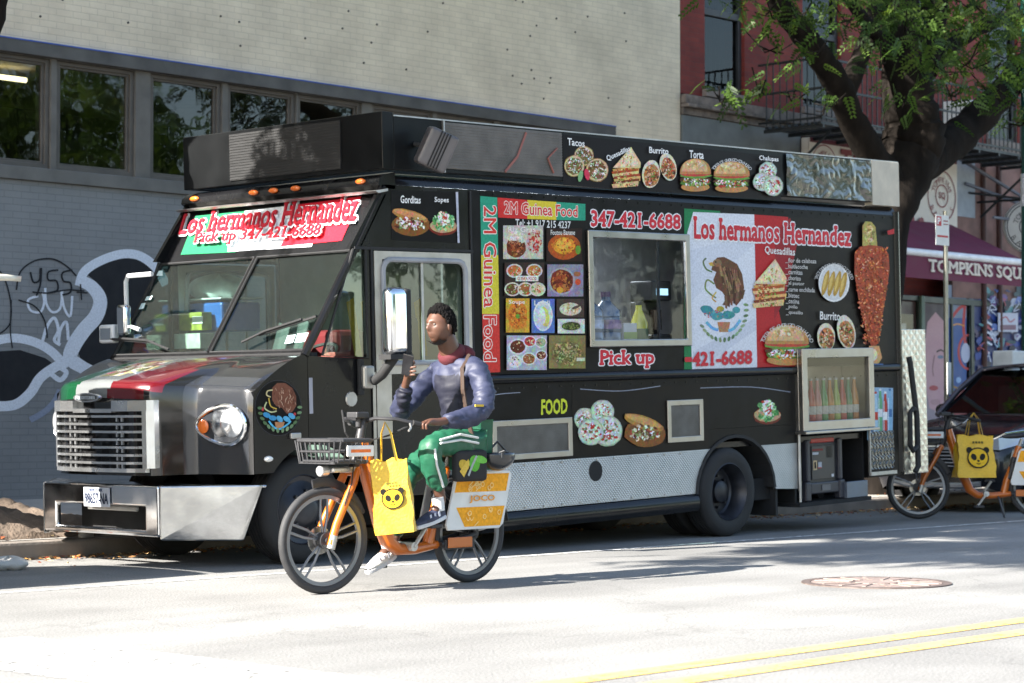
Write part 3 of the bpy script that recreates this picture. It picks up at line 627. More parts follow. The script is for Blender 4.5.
def quilt(name,col,sc,rough=.3,strength=.7,rot=0.785):
    m=mat(name,col,rough,.95,var=.1); nt=m.node_tree; L=nt.links; b=nt.nodes['Principled BSDF']
    tc=nd(nt,'ShaderNodeTexCoord'); sp=nd(nt,'ShaderNodeSeparateXYZ'); L.new(tc.outputs['Object'],sp.inputs[0]); cb=nd(nt,'ShaderNodeCombineXYZ'); L.new(sp.outputs[0],cb.inputs[0]); L.new(sp.outputs[2],cb.inputs[1])
    mp=nd(nt,'ShaderNodeMapping'); mp.inputs['Rotation'].default_value=(0,0,rot); mp.inputs['Scale'].default_value=(sc,sc,sc); L.new(cb.outputs[0],mp.inputs[0])
    bt=nd(nt,'ShaderNodeTexChecker'); bt.inputs['Scale'].default_value=1; L.new(mp.outputs[0],bt.inputs['Vector'])
    v=nd(nt,'ShaderNodeTexVoronoi',distance='CHEBYCHEV'); v.inputs['Randomness'].default_value=0; v.inputs['Scale'].default_value=1; v.voronoi_dimensions='2D'; L.new(mp.outputs[0],v.inputs['Vector'])
    bp=nd(nt,'ShaderNodeBump'); bp.inputs['Strength'].default_value=strength; bp.inputs['Distance'].default_value=.3/sc; bp.invert=True; L.new(v.outputs['Distance'],bp.inputs['Height']); L.new(bp.outputs[0],b.inputs['Normal']); return m
plate=quilt('diamond tread plate',(.46,.46,.47),42,.32,.9); quiltst=quilt('quilted stainless steel',(.62,.60,.55),13,.28,.35)
AC=(.15,.40); AR=(.61,.54)
def arc2(c,r,a,b,n=14): return [(c[0]+r[0]*math.cos(R(a+(b-a)*i/n)),c[1]+r[1]*math.sin(R(a+(b-a)*i/n))) for i in range(n+1)]
def angz(z): return math.degrees(math.asin((z-AC[1])/AR[1]))
# body shell
mb=MB(); holed(mb,-3.30,1.0,2.92,3.06,[(-1.87,1.80,-.53,2.74),(1.14,1.0,2.32,1.70)],0,.05)
a82=angz(.82)
mb.ext([(-3.30,.822),(AC[0]-AR[0]*math.cos(R(a82)),.822)]+arc2(AC,AR,180-a82,a82)[1:-1]+[(AC[0]+AR[0]*math.cos(R(a82)),.822),(1.14,.822),(1.14,.998),(-3.30,.998)],0,.05)
mb.box((2.325,0,.42),(2.92,.05,.998))
mb.build('side_wall',blk2,truck)
mb=MB(); mb.box((-3.3,2.39,.42),(2.92,2.44,3.06)); mb.box((2.87,.052,.42),(2.92,2.388,3.06)); mb.box((-3.3,.052,.82),(2.868,2.388,.87)); mb.build('rear_and_far_wall',blk,truck)
sec=[(0,3.062)]+[(.10-.10*math.cos(R(a)),3.062+.10*math.sin(R(a))) for a in (20,40,60,80)]+[(.12,3.165),(2.32,3.165)]+[(2.34+.10*math.sin(R(a)),3.062+.10*math.cos(R(a))) for a in (20,40,60,80)]+[(2.44,3.062)]
mb=MB(); mb.ext(sec,-4.16,2.92,'x'); mb.build('roof',blk,truck,smooth=True,ang=30)
mb=MB(); mb.cyl((2.93,.03,.45),(2.93,.03,3.1),.055,n=14); mb.build('rear_corner_post',blk,truck,smooth=True)
# lower skirts
lo=angz(.44); 
mb=MB(); mb.ext([(-3.3,.425),(AC[0]-AR[0]*math.cos(R(4)),.425)]+arc2(AC,AR,176,180-a82)+[(-3.3,.818)],-.004,.03); mb.build('tread_plate_skirt',plate,truck)
mb=MB(); mb.ext([(AC[0]+AR[0],.40),(1.12,.38),(1.12,.818)]+arc2(AC,AR,a82,2),-.004,.03); mb.build('tread_plate_skirt',plate,truck)
mb=MB()
for i in range(40): x=-3.2+i*.155
for i in range(12): mb.cyl((-3.2+i*.23,-.004,.80),(-3.2+i*.23,-.010,.80),.010,n=8); mb.cyl((-3.2+i*.23,-.004,.445),(-3.2+i*.23,-.010,.445),.010,n=8)
mb.build('rivet',alu,truck)
mb=MB()
for i in range(40): x=-3.2+i*.155; mb.cyl((x,-.001,3.035),(x,-.006,3.035),.008,n=8); mb.cyl((x,-.001,1.44),(x,-.006,1.44),.007,n=8)
mb.build('rivet',blk,truck)
def bar(x0,x1,z0,z1,d=.05,y=0): 
    P=[(y+.02,z0),(y-d*.6,z0+.01),(y-d,z0+(z1-z0)*.3),(y-d,z0+(z1-z0)*.7),(y-d*.6,z1-.01),(y+.02,z1)]; m_=MB(); m_.ext(P,x0,x1,'x'); return m_
bar(-3.3,-.46,.262,.42,.05,.0).build('rocker_rail',blk,truck,smooth=True,ang=60)
bar(-3.3,1.12,1.47,1.56,.035).build('rub_rail',blk,truck,smooth=True,ang=60)
bar(2.335,2.9,1.47,1.56,.035).build('rub_rail',blk,truck,smooth=True,ang=60)
mb=MB(); mb.cyl((-1.84,-.006,.70),(-1.84,.03,.70),.088,n=24); mb.build('exhaust_hole',dark,truck)
mb=MB(); mb.box((-3.3,.06,.27),(-.6,2.3,.40)); mb.box((-5.6,.75,.35),(2.8,1.0,.62)); mb.box((-5.6,1.5,.35),(2.8,1.72,.62)); mb.box((-2.6,1.75,.38),(-1.4,2.3,.80)); mb.cyl((-.02,.3,.42),(-.02,2.15,.42),.09); mb.cyl((-5.05,.3,.57),(-5.05,2.15,.57),.06); mb.box((.3,.1,.3),(.9,2.3,.5)); mb.build('chassis',dark,truck)
mb=MB(); mb.ext(arc2(AC,(AR[0],AR[1]),178,2)+arc2(AC,(AR[0]-.03,AR[1]-.03),2,178),-.012,.5); mb.build('wheel_arch_lining',rubb,truck)
mb=MB(); mb.box((.80,.03,.14),(.83,.55,.62)); mb.build('mud_flap',rubb,truck)
# wheels
def wheel(x,y,z,side,rear):
    e=empty('wheel',(x,y,z)); e.parent=truck; s=side
    w_=.245; r=.41
    mb=MB(); pr=[(.26,.01),(.30,.0),(.36,-.002),(.395,.015),(r-.003,.035)]
    for k in range(5):
        h=.04+k*.034; pr+=[(r,h),(r,h+.026),(r-.012,h+.028),(r-.012,h+.033)]
    pr+=[(r-.003,w_-.035),(.395,w_-.015),(.36,w_),(.26,w_)]
    mb.lathe([(a,b*s) for a,b in pr],(0,0,0),(0,1,0),56); mb.build('tyre',rubb,e,smooth=True,ang=50)
    mb=MB()
    if rear: pr=[(.275,.012),(.262,.004),(.255,.02),(.225,.06),(.215,.15),(.20,.165),(.11,.165),(.10,.10),(.085,.09),(.0001,.09)]
    else: pr=[(.275,.012),(.262,.004),(.255,.03),(.22,.04),(.17,.02),(.13,-.02),(.10,-.04),(.06,-.05),(.0001,-.05)]
    mb.lathe([(a,b*s) for a,b in pr],(0,0,0),(0,1,0),40)
    for k in range(8):
        t=2*PI*k/8; rr=.145; h=.16 if rear else .0; mb.cyl((rr*math.cos(t),(h)*s,rr*math.sin(t)),(rr*math.cos(t),(h-.03)*s,rr*math.sin(t)),.014,n=6)
    mb.build('rim',mat('dark painted rim',(.035,.037,.045),.35,.5,var=.3,scale=8),e,smooth=True,ang=35)
    return e
wheel(.04,-.01+.0,.412,1,True); wheel(.04,.29,.412,1,True); wheel(.04,2.02,.412,-1,True); wheel(.04,1.74,.412,-1,True)
wheel(-5.06,.13,.57,1,False); wheel(-5.06,1.86,.57,-1,False)

# cab sides (near and far)
FC=(-5.06,.57); FR=(.52,.50)
af=math.degrees(math.asin((.87-.57)/.50)); xf=FR[0]*math.cos(R(af))
def hoodz(e,s):
    Ez=ez(e); return 1.75-(1.75-Ez)*s**1.5
def lerp(T,e):
    for (a,b),(c,d) in zip(T,T[1:]):
        if e<=c: return b+(d-b)*(e-a)/(c-a)
    return T[-1][1]
def nx(e): return lerp([(0,-5.655),(.06,-5.685),(.30,-5.735),(.50,-5.79),(.58,-5.95),(.64,-6.08),(.80,-6.14),(1.22,-6.17)],e)
def ez(e): return lerp([(0,1.475),(.05,1.49),(.3,1.505),(.50,1.515),(.60,1.53),(.70,1.555),(1.22,1.575)],e)
for yy,nm in ((0,'n'),(2.40,'f')):
    mb=MB()
    mb.ext([(-5.12,.87),(FC[0]-.0,FC[1]+FR[1])]+arc2(FC,FR,90,af)[1:]+[(-4.46,.872),(-4.46,1.72),(-5.12,1.735)] if False else [(-5.118,FC[1]+FR[1]*.994)]+arc2(FC,FR,88,af)[0:]+[(-4.45,.872),(-4.45,1.70),(-4.95,1.725),(-5.118,1.735)],yy,yy+.04)
    mb.ext([(-4.66,2.56),(-3.302,2.56),(-3.302,3.06),(-4.30,3.06)],yy,yy+.04)
    mb.box((-4.50,yy,1.70),(-4.43,yy+.04,2.558))
    mb.build('cab_side',blk,truck)
    mb=MB()
    top=[(-5.122+( nx(0)+5.122)*s/10, hoodz(0,s/10)) for s in range(11)]
    mb.ext(top+[(nx(0),1.40),(nx(0)-.002,.872),(FC[0]-xf,.872)]+arc2(FC,FR,180-af,97),yy-.0,yy+.04)
    mb.build('fender_side',blk,truck)
    pl=MB(); rr_=.034 if yy==0 else .02; yq=yy+.02 if yy==0 else 2.435; pl.tube([(-5.13+(.03 if yy else 0),yq,1.735),(-4.27+(.03 if yy else 0),yq,3.04)],[rr_,rr_],8); pl.build('windscreen_pillar',blk,truck,smooth=True)
    q=MB(); q.ext([(-4.955,1.73),(-4.51,1.71),(-4.51,2.55),(-4.63,2.55)],yy+.014,yy+.018); q.build('quarter_window',glassm('cab glass',(.80,.90,.86),.5,.02,.09),truck)
    mb=MB(); mb.tube([(-4.97,yy-.002,1.735),(-4.50,yy-.002,1.712),(-4.50,yy-.002,2.55),(-4.63,yy-.002,2.55)],.011,6,closed=True); mb.build('window_seal',rubb,truck)
glass=MATS['cab glass']
# doors
for yy,sg in ((-.008,1),(2.41,-1)):
    d_=MB(); holed(d_,-4.425,.62,-3.34,2.545,[(-4.33,1.665,-3.42,2.47)],yy,yy+.04); door=d_.build('cab_door',blk,truck,bevel=.008)
    mb=MB(); holed(mb,-4.42,1.58,-3.345,2.54,[(-4.335,1.66,-3.415,2.475)],yy-.008,yy-.001); mb.box((-4.42,yy-.008,1.08),(-4.26,yy-.001,1.578)); mb.box((-4.46,yy-.006,.72),(-4.43,yy-.001,1.6)); mb.build('door_trim',mat('pale brushed trim',(.50,.47,.42),.4,.7,var=.2,scale=6),door)
    mb=MB(); P=rrect(-4.335,1.665,-3.415,2.475,.09); mb.tube([(a,yy-.014,b) for a,b in P],.022,8,closed=True); mb.build('window_frame',mat('grey rubber frame',(.30,.31,.34),.5),door,smooth=True)
    q=MB(); q.add([(-4.33,yy+.02,1.67),(-3.42,yy+.02,1.67),(-3.42,yy+.02,2.47),(-4.33,yy+.02,2.47)],[(0,1,2,3)]); q.build('pane',glass,door)
    q=MB(); q.box((-3.90,yy+.005,1.67),(-3.875,yy+.016,2.47)); q.box((-3.66,yy+.022,1.67),(-3.64,yy+.03,2.47)); q.build('sash_bar',alu,door)
    q=MB(); q.box((-3.55,yy-.035,1.36),(-3.42,yy-.02,1.40)); q.box((-3.54,yy-.03,1.36),(-3.53,yy,1.40)); q.box((-3.44,yy-.03,1.36),(-3.43,yy,1.40)); q.build('handle',chrome,door)
# striped hazard strips hanging in the doorway
hz=Decal((0,.55,0),(1,0,0),(0,0,1),(0,-1,0),step=.0004)
for k in range(6): x=-4.12+k*.15; hz.poly([(x,1.72),(x+.08,1.72),(x-.0,2.2),(x-.08,2.16)],'#a88420')
hz.build('hazard_stripes',vinyl,truck)
# rain gutter line and trim over the doors
mb=MB(); mb.box((-4.62,-.014,2.548),(-3.31,-.001,2.57)); mb.box((-3.335,-.012,.9),(-3.315,-.001,3.05)); mb.box((-4.45,-.012,.9),(-4.43,-.001,2.56)); mb.build('body_seam',rubb,truck)
# windscreen plane
PA=(-5.12,0,1.75); PB=(-4.27,0,3.02); pd=Vector((PB[0]-PA[0],0,PB[2]-PA[2])).normalized(); pn=Vector((-pd.z,0,pd.x))
def WP(y,z,off=0): k=(z-PA[2])/pd.z; return Vector(PA)+pd*k+Vector((0,y,0))+pn*off
def wquad(mb,y0,z0,y1,z1,t0,t1,m=0):
    mb.hexa([WP(y0,z0,t0),WP(y1,z0,t0),WP(y1,z1,t0),WP(y0,z1,t0),WP(y0,z0,t1),WP(y1,z0,t1),WP(y1,z1,t1),WP(y0,z1,t1)],m)
fr_=MB(); wquad(fr_,.0,2.54,2.44,3.0,-.03,.0); wquad(fr_,1.16,1.78,1.20,2.539,-.02,.012); wquad(fr_,.0,1.735,2.44,1.779,-.03,.006)
wf=fr_.build('windscreen_frame',blk,truck,bevel=.004)
for y0,y1 in ((.05,1.16),(1.20,2.40)):
    q=MB(); wquad(q,y0,1.78,y1,2.54,-.012,-.008); q.build('windscreen_pane',glass,wf)
    q=MB(); q.tube([WP(y0,1.78,.002),WP(y1,1.78,.002),WP(y1,2.54,.002),WP(y0,2.54,.002)],.012,6,closed=True); q.build('window_seal',rubb,wf)
# wipers
for pts in ([(305,322),(268,334),(245,345)],[(122,341),(150,343),(172,352)]):
    P=[Fp(x,y,PA,pn)+pn*.04 for x,y in pts]; mb=MB(); mb.tube(P[:2]+[P[2]],.010,6); b0=P[0]+(P[0]-P[1])*.35; mb.tube([b0-pn*.02,(P[0]+P[1])/2-pn*.02,P[1]+(P[1]-P[0])*.2-pn*.02],.012,5); mb.build('wiper',rubb,truck)
# stickers
st=Decal((0,0,0),pd*0+Vector((0,1,0)),pd,pn,step=.0004,conv=lambda x,y:(lambda q:(q.y,(q-Vector(PA)).dot(pd)))(Fp(x,y,PA,pn))); st.o=Vector(PA)
st.h=.004
for q in ([(288,336),(296,335),(293,343),(285,344)],[(298,334),(309,333),(305,342),(295,343)],[(147,297),(153,296),(151,300),(145,301)],[(141,304),(146,303),(144,309),(138,310)],[(157,271),(163,271),(163,276),(156,276)]): st.poly(q,'#c9dfe0')
st.build('inspection_sticker',vinyl,wf)
# banner above the windscreen
bn=Decal(PA,(0,1,0),pd,pn,step=.00035,conv=st.conv); bn.h=.004
bn.poly([(196,216),(245,211),(236,252.5),(181,255)],'#2c7a55'); bn.poly([(230,226.5),(320,214),(312,247),(228,252)],'#dfe3e8'); bn.poly([(245,211),(290,206),(287,221),(243,226)],'#e9ecf0')
bn.poly([(290,206),(362,196.5),(342,241),(268,248),(283,226)],'#cf2b3a'); bn.poly([(276,214),(300,211),(280,248),(256,250)],'#dfe3e8')
def slanttext(dc,body,p0,p1,q0,q1,col,**k):
    "p0,p1 bottom left/right; q0,q1 top left/right (pixels)"
    oc=dc.conv; dc.conv=lambda a,b:oc(*[ (p0[i]*(1-a)+p1[i]*a)*(1-b)+(q0[i]*(1-a)+q1[i]*a)*b for i in (0,1)]); dc.text(body,0,0,1,1,col,**k); dc.conv=oc
slanttext(bn,'Los hermanos Hernandez',(180,236),(357,222),(186,216.5),(362,194),'#c02c3a',bold=.03,serif=.05,outline='#f0f2f6',ow=.05)
slanttext(bn,'Pick up 347-421-6688',(197,249.5),(322,242),(200,236),(326,227),'#c02c3a',bold=.025,serif=.05,outline='#f0f2f6',ow=.05)
bn.build('name_banner',vinyl,truck)
# visor trim and cap
mb=MB(); mb.hexa([(-4.36,-.02,2.99),(-4.36,2.46,2.99),(-4.26,2.46,3.01),(-4.26,-.02,3.01),(-4.40,-.02,3.005),(-4.40,2.46,3.005),(-4.26,2.46,3.03),(-4.26,-.02,3.03)]); mb.build('visor_trim',alu,truck)
mb=MB(); mb.ext([(-4.30,3.03),(-4.345,3.06),(-4.335,3.10),(-4.28,3.14),(-4.162,3.166),(-4.162,3.03)],.0,2.44); mb.build('roof_cap',blk,truck,smooth=True,ang=50)
amb=mat('amber lens',(.75,.16,.02),.25,coat=.5)
for x,y in ((195,202),(254,196),(274,194),(296,191.5),(361,185)):
    q=Fp(x,y,(-4.34,0,3.1),(-1,0,0)); m_=MB(); m_.ball((-4.345,q.y,3.095),.055,12,sc=(.45,1.05,.42)); m_.build('marker_lamp',amb,truck,smooth=True)
# roof sign box
sbm=mat('black sign box sheet',(.007,.0075,.008),.3,var=.4,scale=2,bump=.15,bscale=4,spec=.2)
mb=MB(); mb.box((-4.32,-.03,3.18),(-4.20,2.43,3.63)); mb.box((-4.198,-.03,3.18),(2.44,.05,3.605)); mb.box((-4.198,2.39,3.18),(2.93,2.43,3.605)); mb.box((2.85,.052,3.18),(2.93,2.388,3.6)); sb=mb.build('roof_sign_box',sbm,truck,bevel=.006)
meshm=mat('grey lattice panel',(.014,.014,.0145),.6,0,var=.3,scale=5,stretch=(1,1,8),bump=.2,bscale=60)
mb=MB(); mb.box((-4.332,.44,3.215),(-4.322,1.80,3.60)); 
for k in range(17): mb.box((-4.337,.44,3.222+k*.0225),(-4.333,1.80,3.230+k*.0225))
mb.build('lattice_panel',meshm,sb)
meshm=mat('brown grey lattice panel',(.13,.115,.105),.4,.2,var=.3,scale=5,bump=.2,bscale=60)
mb=MB(); mb.box((-3.64,-.042,3.215),(-2.23,-.032,3.585))
for k in range(16): mb.box((-3.64,-.047,3.222+k*.0225),(-2.23,-.043,3.230+k*.0225))
mb.build('lattice_panel',meshm,sb)
mb=MB(); mb.tube([(-2.95,-.05,3.22),(-2.8,-.052,3.35),(-2.68,-.05,3.56)],.012,6,flat=.3); mb.build('faded_streak',mat('faded red streak',(.28,.10,.08),.6),sb); mb=MB(); mb.tube([(-2.35,-.05,3.24),(-2.42,-.05,3.36),(-2.3,-.05,3.45)],.009,6); mb.build('faded_streak',mat('faded red streak',(.28,.10,.08),.6),sb)
mb=MB(); mb.box((-4.2,-.037,3.598),(2.93,-.031,3.609)); mb.box((-3.66,-.05,3.18),(-3.645,-.031,3.60)); mb.build('edge_trim',alu,sb)
crm=mat('cream cracked panel',(.50,.45,.36),.5,var=.15,scale=6,bump=.3,bscale=6)
wr=mat('wrinkled clear film',(.045,.043,.038),.2,.1,var=.5,scale=2.2,bump=1,bscale=3.2,coat=1)
from mathutils import noise as mn
mb=MB(); mb.grid(lambda u,v:(.985+1.44*u,-.048-.009*mn.noise(Vector((u*5+2*mn.noise(Vector((u*3,v*2,5))),v*2,0)))-.008*abs(mn.noise(Vector((u*16,v*5,3)))),3.185+.40*v),110,40); mb.build('film_panel',wr,sb,smooth=True)
mb=MB(); mb.box((2.445,-.045,3.15),(2.935,.05,3.60)); mb.build('end_panel',crm,sb,bevel=.004)
# ------------------------------------------------ printed food
def food(fn):
    def g(d,*a,**k): d.mi=1; fn(d,*a,**k); d.mi=0
    return g
_b=Decal.bits
def _more(s,x,y,rx,ry,pal,n,sz,rot=0): _b(s,x,y,rx,ry,pal,n,sz,rot); _b(s,x,y,rx,ry,pal,int(n*1.3),sz*.6,rot)
Decal.bits=_more
@food
def taco(d,x,y,r,seed=0):
    d.ell(x,y,r,r*1.05,'#8a6a3a',20,0,.03); d.ell(x,y,r*.94,r*.98,'#d6c196',20,0,.03); d.ell(x,y,r*.8,r*.82,'#7d6a3f',18,0,.08)
    d.bits(x,y,r*.84,r*.84,['#e6e6d6','#4f7a3a','#7ba45a','#8a4b2c','#c9c6a0','#ffffff','#5a3a22','#a83a2a'],60,r*.14)
@food
def tostada(d,x,y,r):
    d.ell(x,y,r,r*1.03,'#a7b3a0',22,0,.03); d.ell(x,y,r*.93,r*.95,'#c9d6c6',20,0,.03); d.bits(x,y,r*.8,r*.8,['#ffffff','#eef2f0','#c4392e','#b32b22','#5f8a4a','#e9efe9','#d9dcc9'],55,r*.16)
@food
def sopes(d,x,y,r):
    d.ell(x,y+r*.35,r*1.0,r*.62,'#7a2f22',20,0,.04); d.ell(x,y+r*.28,r*.95,r*.5,'#c9a77e',18,0,.04); d.bits(x,y,r*.8,r*.7,['#5fa05a','#7cc07a','#3f8a4a','#b5e0b0'],40,r*.2); d.bits(x,y-r*.3,r*.42,r*.55,['#ffffff','#f0efe8','#c4392e','#e8e4da'],26,r*.18)
@food
def gordita(d,x,y,rx,ry,rot=0):
    d.ell(x+rx*.05,y+ry*.2,rx,ry*.75,'#8a5a2c',20,rot,.04); d.ell(x-rx*.02,y-ry*.42,rx*.98,ry*.36,'#b98444',18,rot+.28,.04); d.ell(x-rx*.02,y-ry*.5,rx*.9,ry*.2,'#d3a163',18,rot+.28,.05)
    d.bits(x,y+ry*.15,rx*.85,ry*.45,['#e6e0c8','#c9c39a','#8a9a5a','#6b4a2a','#5a2f22','#ffffff','#b5443a'],55,rx*.13,rot)
@food
def quesa(d,x,y,w,h):
    cs=['#d9a25a','#b5572a','#e6c98f','#a8432a','#e9b870','#7d3a1f','#e0c08a']
    for k in range(7):
        t=k/7; yy=y+h*(.05+.42*t); dx=w*.04*math.sin(k*5); d.poly([(x-w*.5+dx,yy-h*.02),(x+w*.46+dx,yy-h*.10),(x+w*.44+dx,yy+h*.02),(x-w*.45+dx,yy+h*.07)],cs[k])
        d.bits(x,yy,w*.42,h*.04,['#f0d9a0','#c4502f','#7a9a3a','#8a3a20'],12,w*.05)
    d.poly([(x-w*.5,y),(x+w*.15,y-h*.5),(x+w*.5,y-h*.12),(x+w*.48,y)],'#e6cfa0'); d.poly([(x-w*.42,y-h*.03),(x+w*.15,y-h*.46),(x+w*.4,y-h*.12),(x+w*.38,y-h*.05)],'#efdcb6'); d.bits(x+w*.05,y-h*.17,w*.28,h*.16,['#c99f60','#b98444','#f5e8cb'],16,w*.05)
@food
def burrito(d,x,y,rx,ry,rot=0):
    d.ell(x,y,rx,ry,'#e3dcc2',20,rot,.02); d.ell(x+rx*.05,y+ry*.12,rx*.86,ry*.80,'#c08050',18,rot,.05); d.bits(x,y+ry*.12,rx*.8,ry*.75,['#7a3f24','#d98a4a','#6b8a3a','#c4502f','#e0b088','#4a2a1c','#b5643a','#e9dcc0'],55,rx*.24,rot)
@food
def torta(d,x,y,w,h,sesame=False):
    d.ell(x,y+h*.36,w*.46,h*.13,'#c58f55',20); d.ell(x,y+h*.22,w*.48,h*.12,'#4f7a30',20,0,.08); d.ell(x,y+h*.14,w*.5,h*.1,'#5a3222',20,0,.08); d.bits(x,y+h*.2,w*.47,h*.14,['#e9e6d8','#7ba44a','#c4392e','#e0a030','#5a3222','#8ab060','#ffffff'],50,w*.06)
    d.ell(x,y+h*.02,w*.5,h*.09,'#6b9a3f',20,0,.1); d.ell(x,y-.02*h,w*.47,h*.07,'#c4483a',18,0,.05)
    P=[(x+w*.5*math.cos(R(a)),y-h*.02-h*.46*math.sin(R(a))**.8) for a in range(0,181,12)]; d.poly(P,'#c08a52'); P=[(x-w*.03+w*.42*math.cos(R(a)),y-h*.10-h*.36*math.sin(R(a))**.8) for a in range(0,181,15)]; d.poly(P,'#dcb482'); d.bits(x-w*.05,y-h*.3,w*.3,h*.1,['#eacda2','#c99a62','#f2dfc0'],10,w*.07)
def prop(s): return S(*s)
N=(0,-1,0); DX=(1,0,0); DZ=(0,0,1)
# roof banner with six dishes
d=Decal((0,-.034,0),DX,DZ,N,step=.00008,conv=lambda x,y:S(x,y,-.035))
d.poly([(563,134.5),(781,156.5),(781,201),(563,185)],'#150f10')
for tri in ((584,156,10),(597,170,11.5),(574,166,10.5)): taco(d,*tri)
d.ell(580,176,2.4,6,'#7fb07a',10,.2); d.ell(586.5,174.5,2.6,6,'#d23a55',10,-.2)
slanttext(d,'Tacos',(567,145),(584,147),(567,138),(584,140.5),'#f0f0f0',bold=.02)
quesa(d,626,168,28,42); slanttext(d,'Quesadillas',(607,162),(630,151),(605,156),(628,146),'#f0f0f0',bold=.02)
burrito(d,650,174,9,14,.1); burrito(d,667,167,8.2,14,-.25); slanttext(d,'Burrito',(648,153),(667,154.5),(648,147),(667,148.5),'#f0f0f0',bold=.02)
torta(d,694,175,31,34); slanttext(d,'Torta',(688,158),(702,159),(688,150.5),(702,151.5),'#f0f0f0',bold=.02)
torta(d,730,177,36,32); d.arc('TORTA DE CHORIZO CON HUEVO',730,184,24,3.2,140,40,'#d9d9d9',yd=-1)
tostada(d,766,171,9); tostada(d,760,182,9); tostada(d,771,186,10); slanttext(d,'Chalupas',(757,161.5),(776,163),(757,155.5),(776,157.5),'#f0f0f0',bold=.02)
d.build('roof_banner',vinyl,sb)
# Gorditas / Sopes
d=Decal((0,-.002,0),DX,DZ,N,step=.00008,conv=lambda x,y:S(x,y))
d.poly([(391,190),(457,192),(457,243),(391,240)],'#0e0b0b'); gordita(d,410,222,19,15); sopes(d,443,222,14)
slanttext(d,'Gorditas',(400,203),(420,203.5),(400,195.5),(420,196.5),'#f0f0f0',bold=.02); slanttext(d,'Sopes',(434,203.5),(448,204),(434,197),(448,197.5),'#f0f0f0',bold=.02); d.poly([(455,192),(457.4,192),(459,243),(457,243)],'#b9bccb')
d.build('cab_menu_panel',vinyl,truck)
# Guinea food menu
random.seed(5)
d=Decal((0,-.002,0),DX,DZ,N,step=.00007,conv=lambda x,y:S(x,y))
d.poly([(480,196),(585,204),(585,371),(482,373)],'#14100f')
d.poly([(480,196),(497,197.5),(498,255),(481,255)],'#2f9a7c'); d.poly([(481,255),(498,255),(499,314),(482,314)],'#d3c63c'); d.poly([(482,314),(499,314),(500,372),(483.5,373)],'#cf3a34')
d.text('2M Guinea Food',483.5,361,496,206,'#d8403a',bold=.01,rot=-90,outline='#f2efe6',ow=.035)
d.poly([(497,197.5),(527,200),(527,219),(498,217.5)],'#cf3230'); d.poly([(527,200),(556,202),(556,220),(527,219)],'#d9c53a'); d.poly([(556,202),(585,204),(585,220.5),(556,220)],'#2f9a7c')
slanttext(d,'2M Guinea Food',(504,213.5),(577,217),(504,201.5),(577,206),'#d8403a',bold=.02,outline='#f4efe6',ow=.04)
slanttext(d,'Tel: +1 917 215 4237',(515,226.5),(570,228.5),(515,219),(570,221.5),'#e9e9e9',bold=.012)
def cell(x0,y0,x1,y1,bg,fn,lab=None):
    d.mi=1; d.rect(x0,y0,x1,y1,bg); fn((x0+x1)/2,(y0+y1)/2,(x1-x0)/2,(y1-y0)/2); d.mi=0
    if lab: d.text(lab,x0+(x1-x0)*.12,y0+6.5,x0+(x1-x0)*.8,y0+1.5,'#ece8e0',bold=.01)
def c1(x,y,a,b): d.ell(x-a*.35,y+b*.3,a*.5,b*.6,'#7a3a22',14,.3,.06); d.ell(x-a*.3,y-b*.3,a*.5,b*.4,'#e0d8c4',14,.2,.05); d.bits(x-a*.3,y-b*.3,a*.4,b*.3,['#f2eee2','#d2c9ae'],24,a*.1); d.bits(x+a*.55,y,a*.4,b*.85,['#c93a34','#e06a5a','#d9b0a0','#a82a28','#e9c9b0'],50,a*.12); d.bits(x-a*.35,y+b*.35,a*.42,b*.5,['#5a2a1a','#a85a30','#7a3a22','#c98a5a'],34,a*.12)
def c2(x,y,a,b): d.ell(x,y+b*.1,a*.92,b*.8,'#b5541f',20); d.ell(x,y+b*.05,a*.62,b*.52,'#e9a02f',16,0,.05); d.ell(x-.5,y-1,a*.4,b*.34,'#f2bd4a',14,0,.05); d.bits(x,y+b*.1,a*.85,b*.75,['#c4561f','#d97a2a','#8a3a1a'],22,a*.1); d.ell(x+a*.78,y+b*.3,a*.16,b*.28,'#6a9a3a',8)
def c3(x,y,a,b):
    for i,(dx,dy,cc) in enumerate(((-.5,-.5,'#d2783a'),(.5,-.5,'#c98a3a'),(-.6,.6,'#6b4a2a'),(.05,.6,'#a86a3a'),(.65,.6,'#d9cfa8'))):
        d.ell(x+a*dx,y+b*dy,a*.42,b*.42,'#dcd6c6',14); d.ell(x+a*dx,y+b*dy,a*.34,b*.34,cc,12); d.bits(x+a*dx,y+b*dy,a*.32,b*.3,['#e9dcc0',cc,'#c4502f','#7a9a4a'],14,a*.09)
    d.rect(x-a*.45,y-b*.2,x+a*.7,y+b*.12,'#efece4'); d.text('GUINEA FOOD',x-a*.36,y+b*.06,x+a*.6,y-b*.13,'#c4392e',bold=.02)
def c4(x,y,a,b): d.ell(x-a*.2,y+b*.05,a*.75,b*.85,'#a8a2ae',20); d.ell(x-a*.2,y+b*.05,a*.65,b*.75,'#7a2f1c',18,0,.04); d.bits(x-a*.2,y+b*.05,a*.6,b*.7,['#a84a24','#5a2014','#c4763a','#8a3a1f'],34,a*.18); d.ell(x-a*.3,y+b*.6,a*.2,b*.2,'#d9a23a',10); d.ell(x+a*.7,y+b*.1,a*.16,b*.2,'#d2542f',10); d.ell(x+a*.65,y-b*.4,a*.2,b*.16,'#a8653f',10)
def c5(x,y,a,b): d.ell(x,y,a*.85,b*.85,'#d9842a',18,0,.03); d.bits(x,y,a*.75,b*.75,['#e9a044','#a84f1c','#c4701f','#7a3a1a'],40,a*.16); d.ell(x,y+b*.05,a*.2,b*.14,'#6aa03a',8)
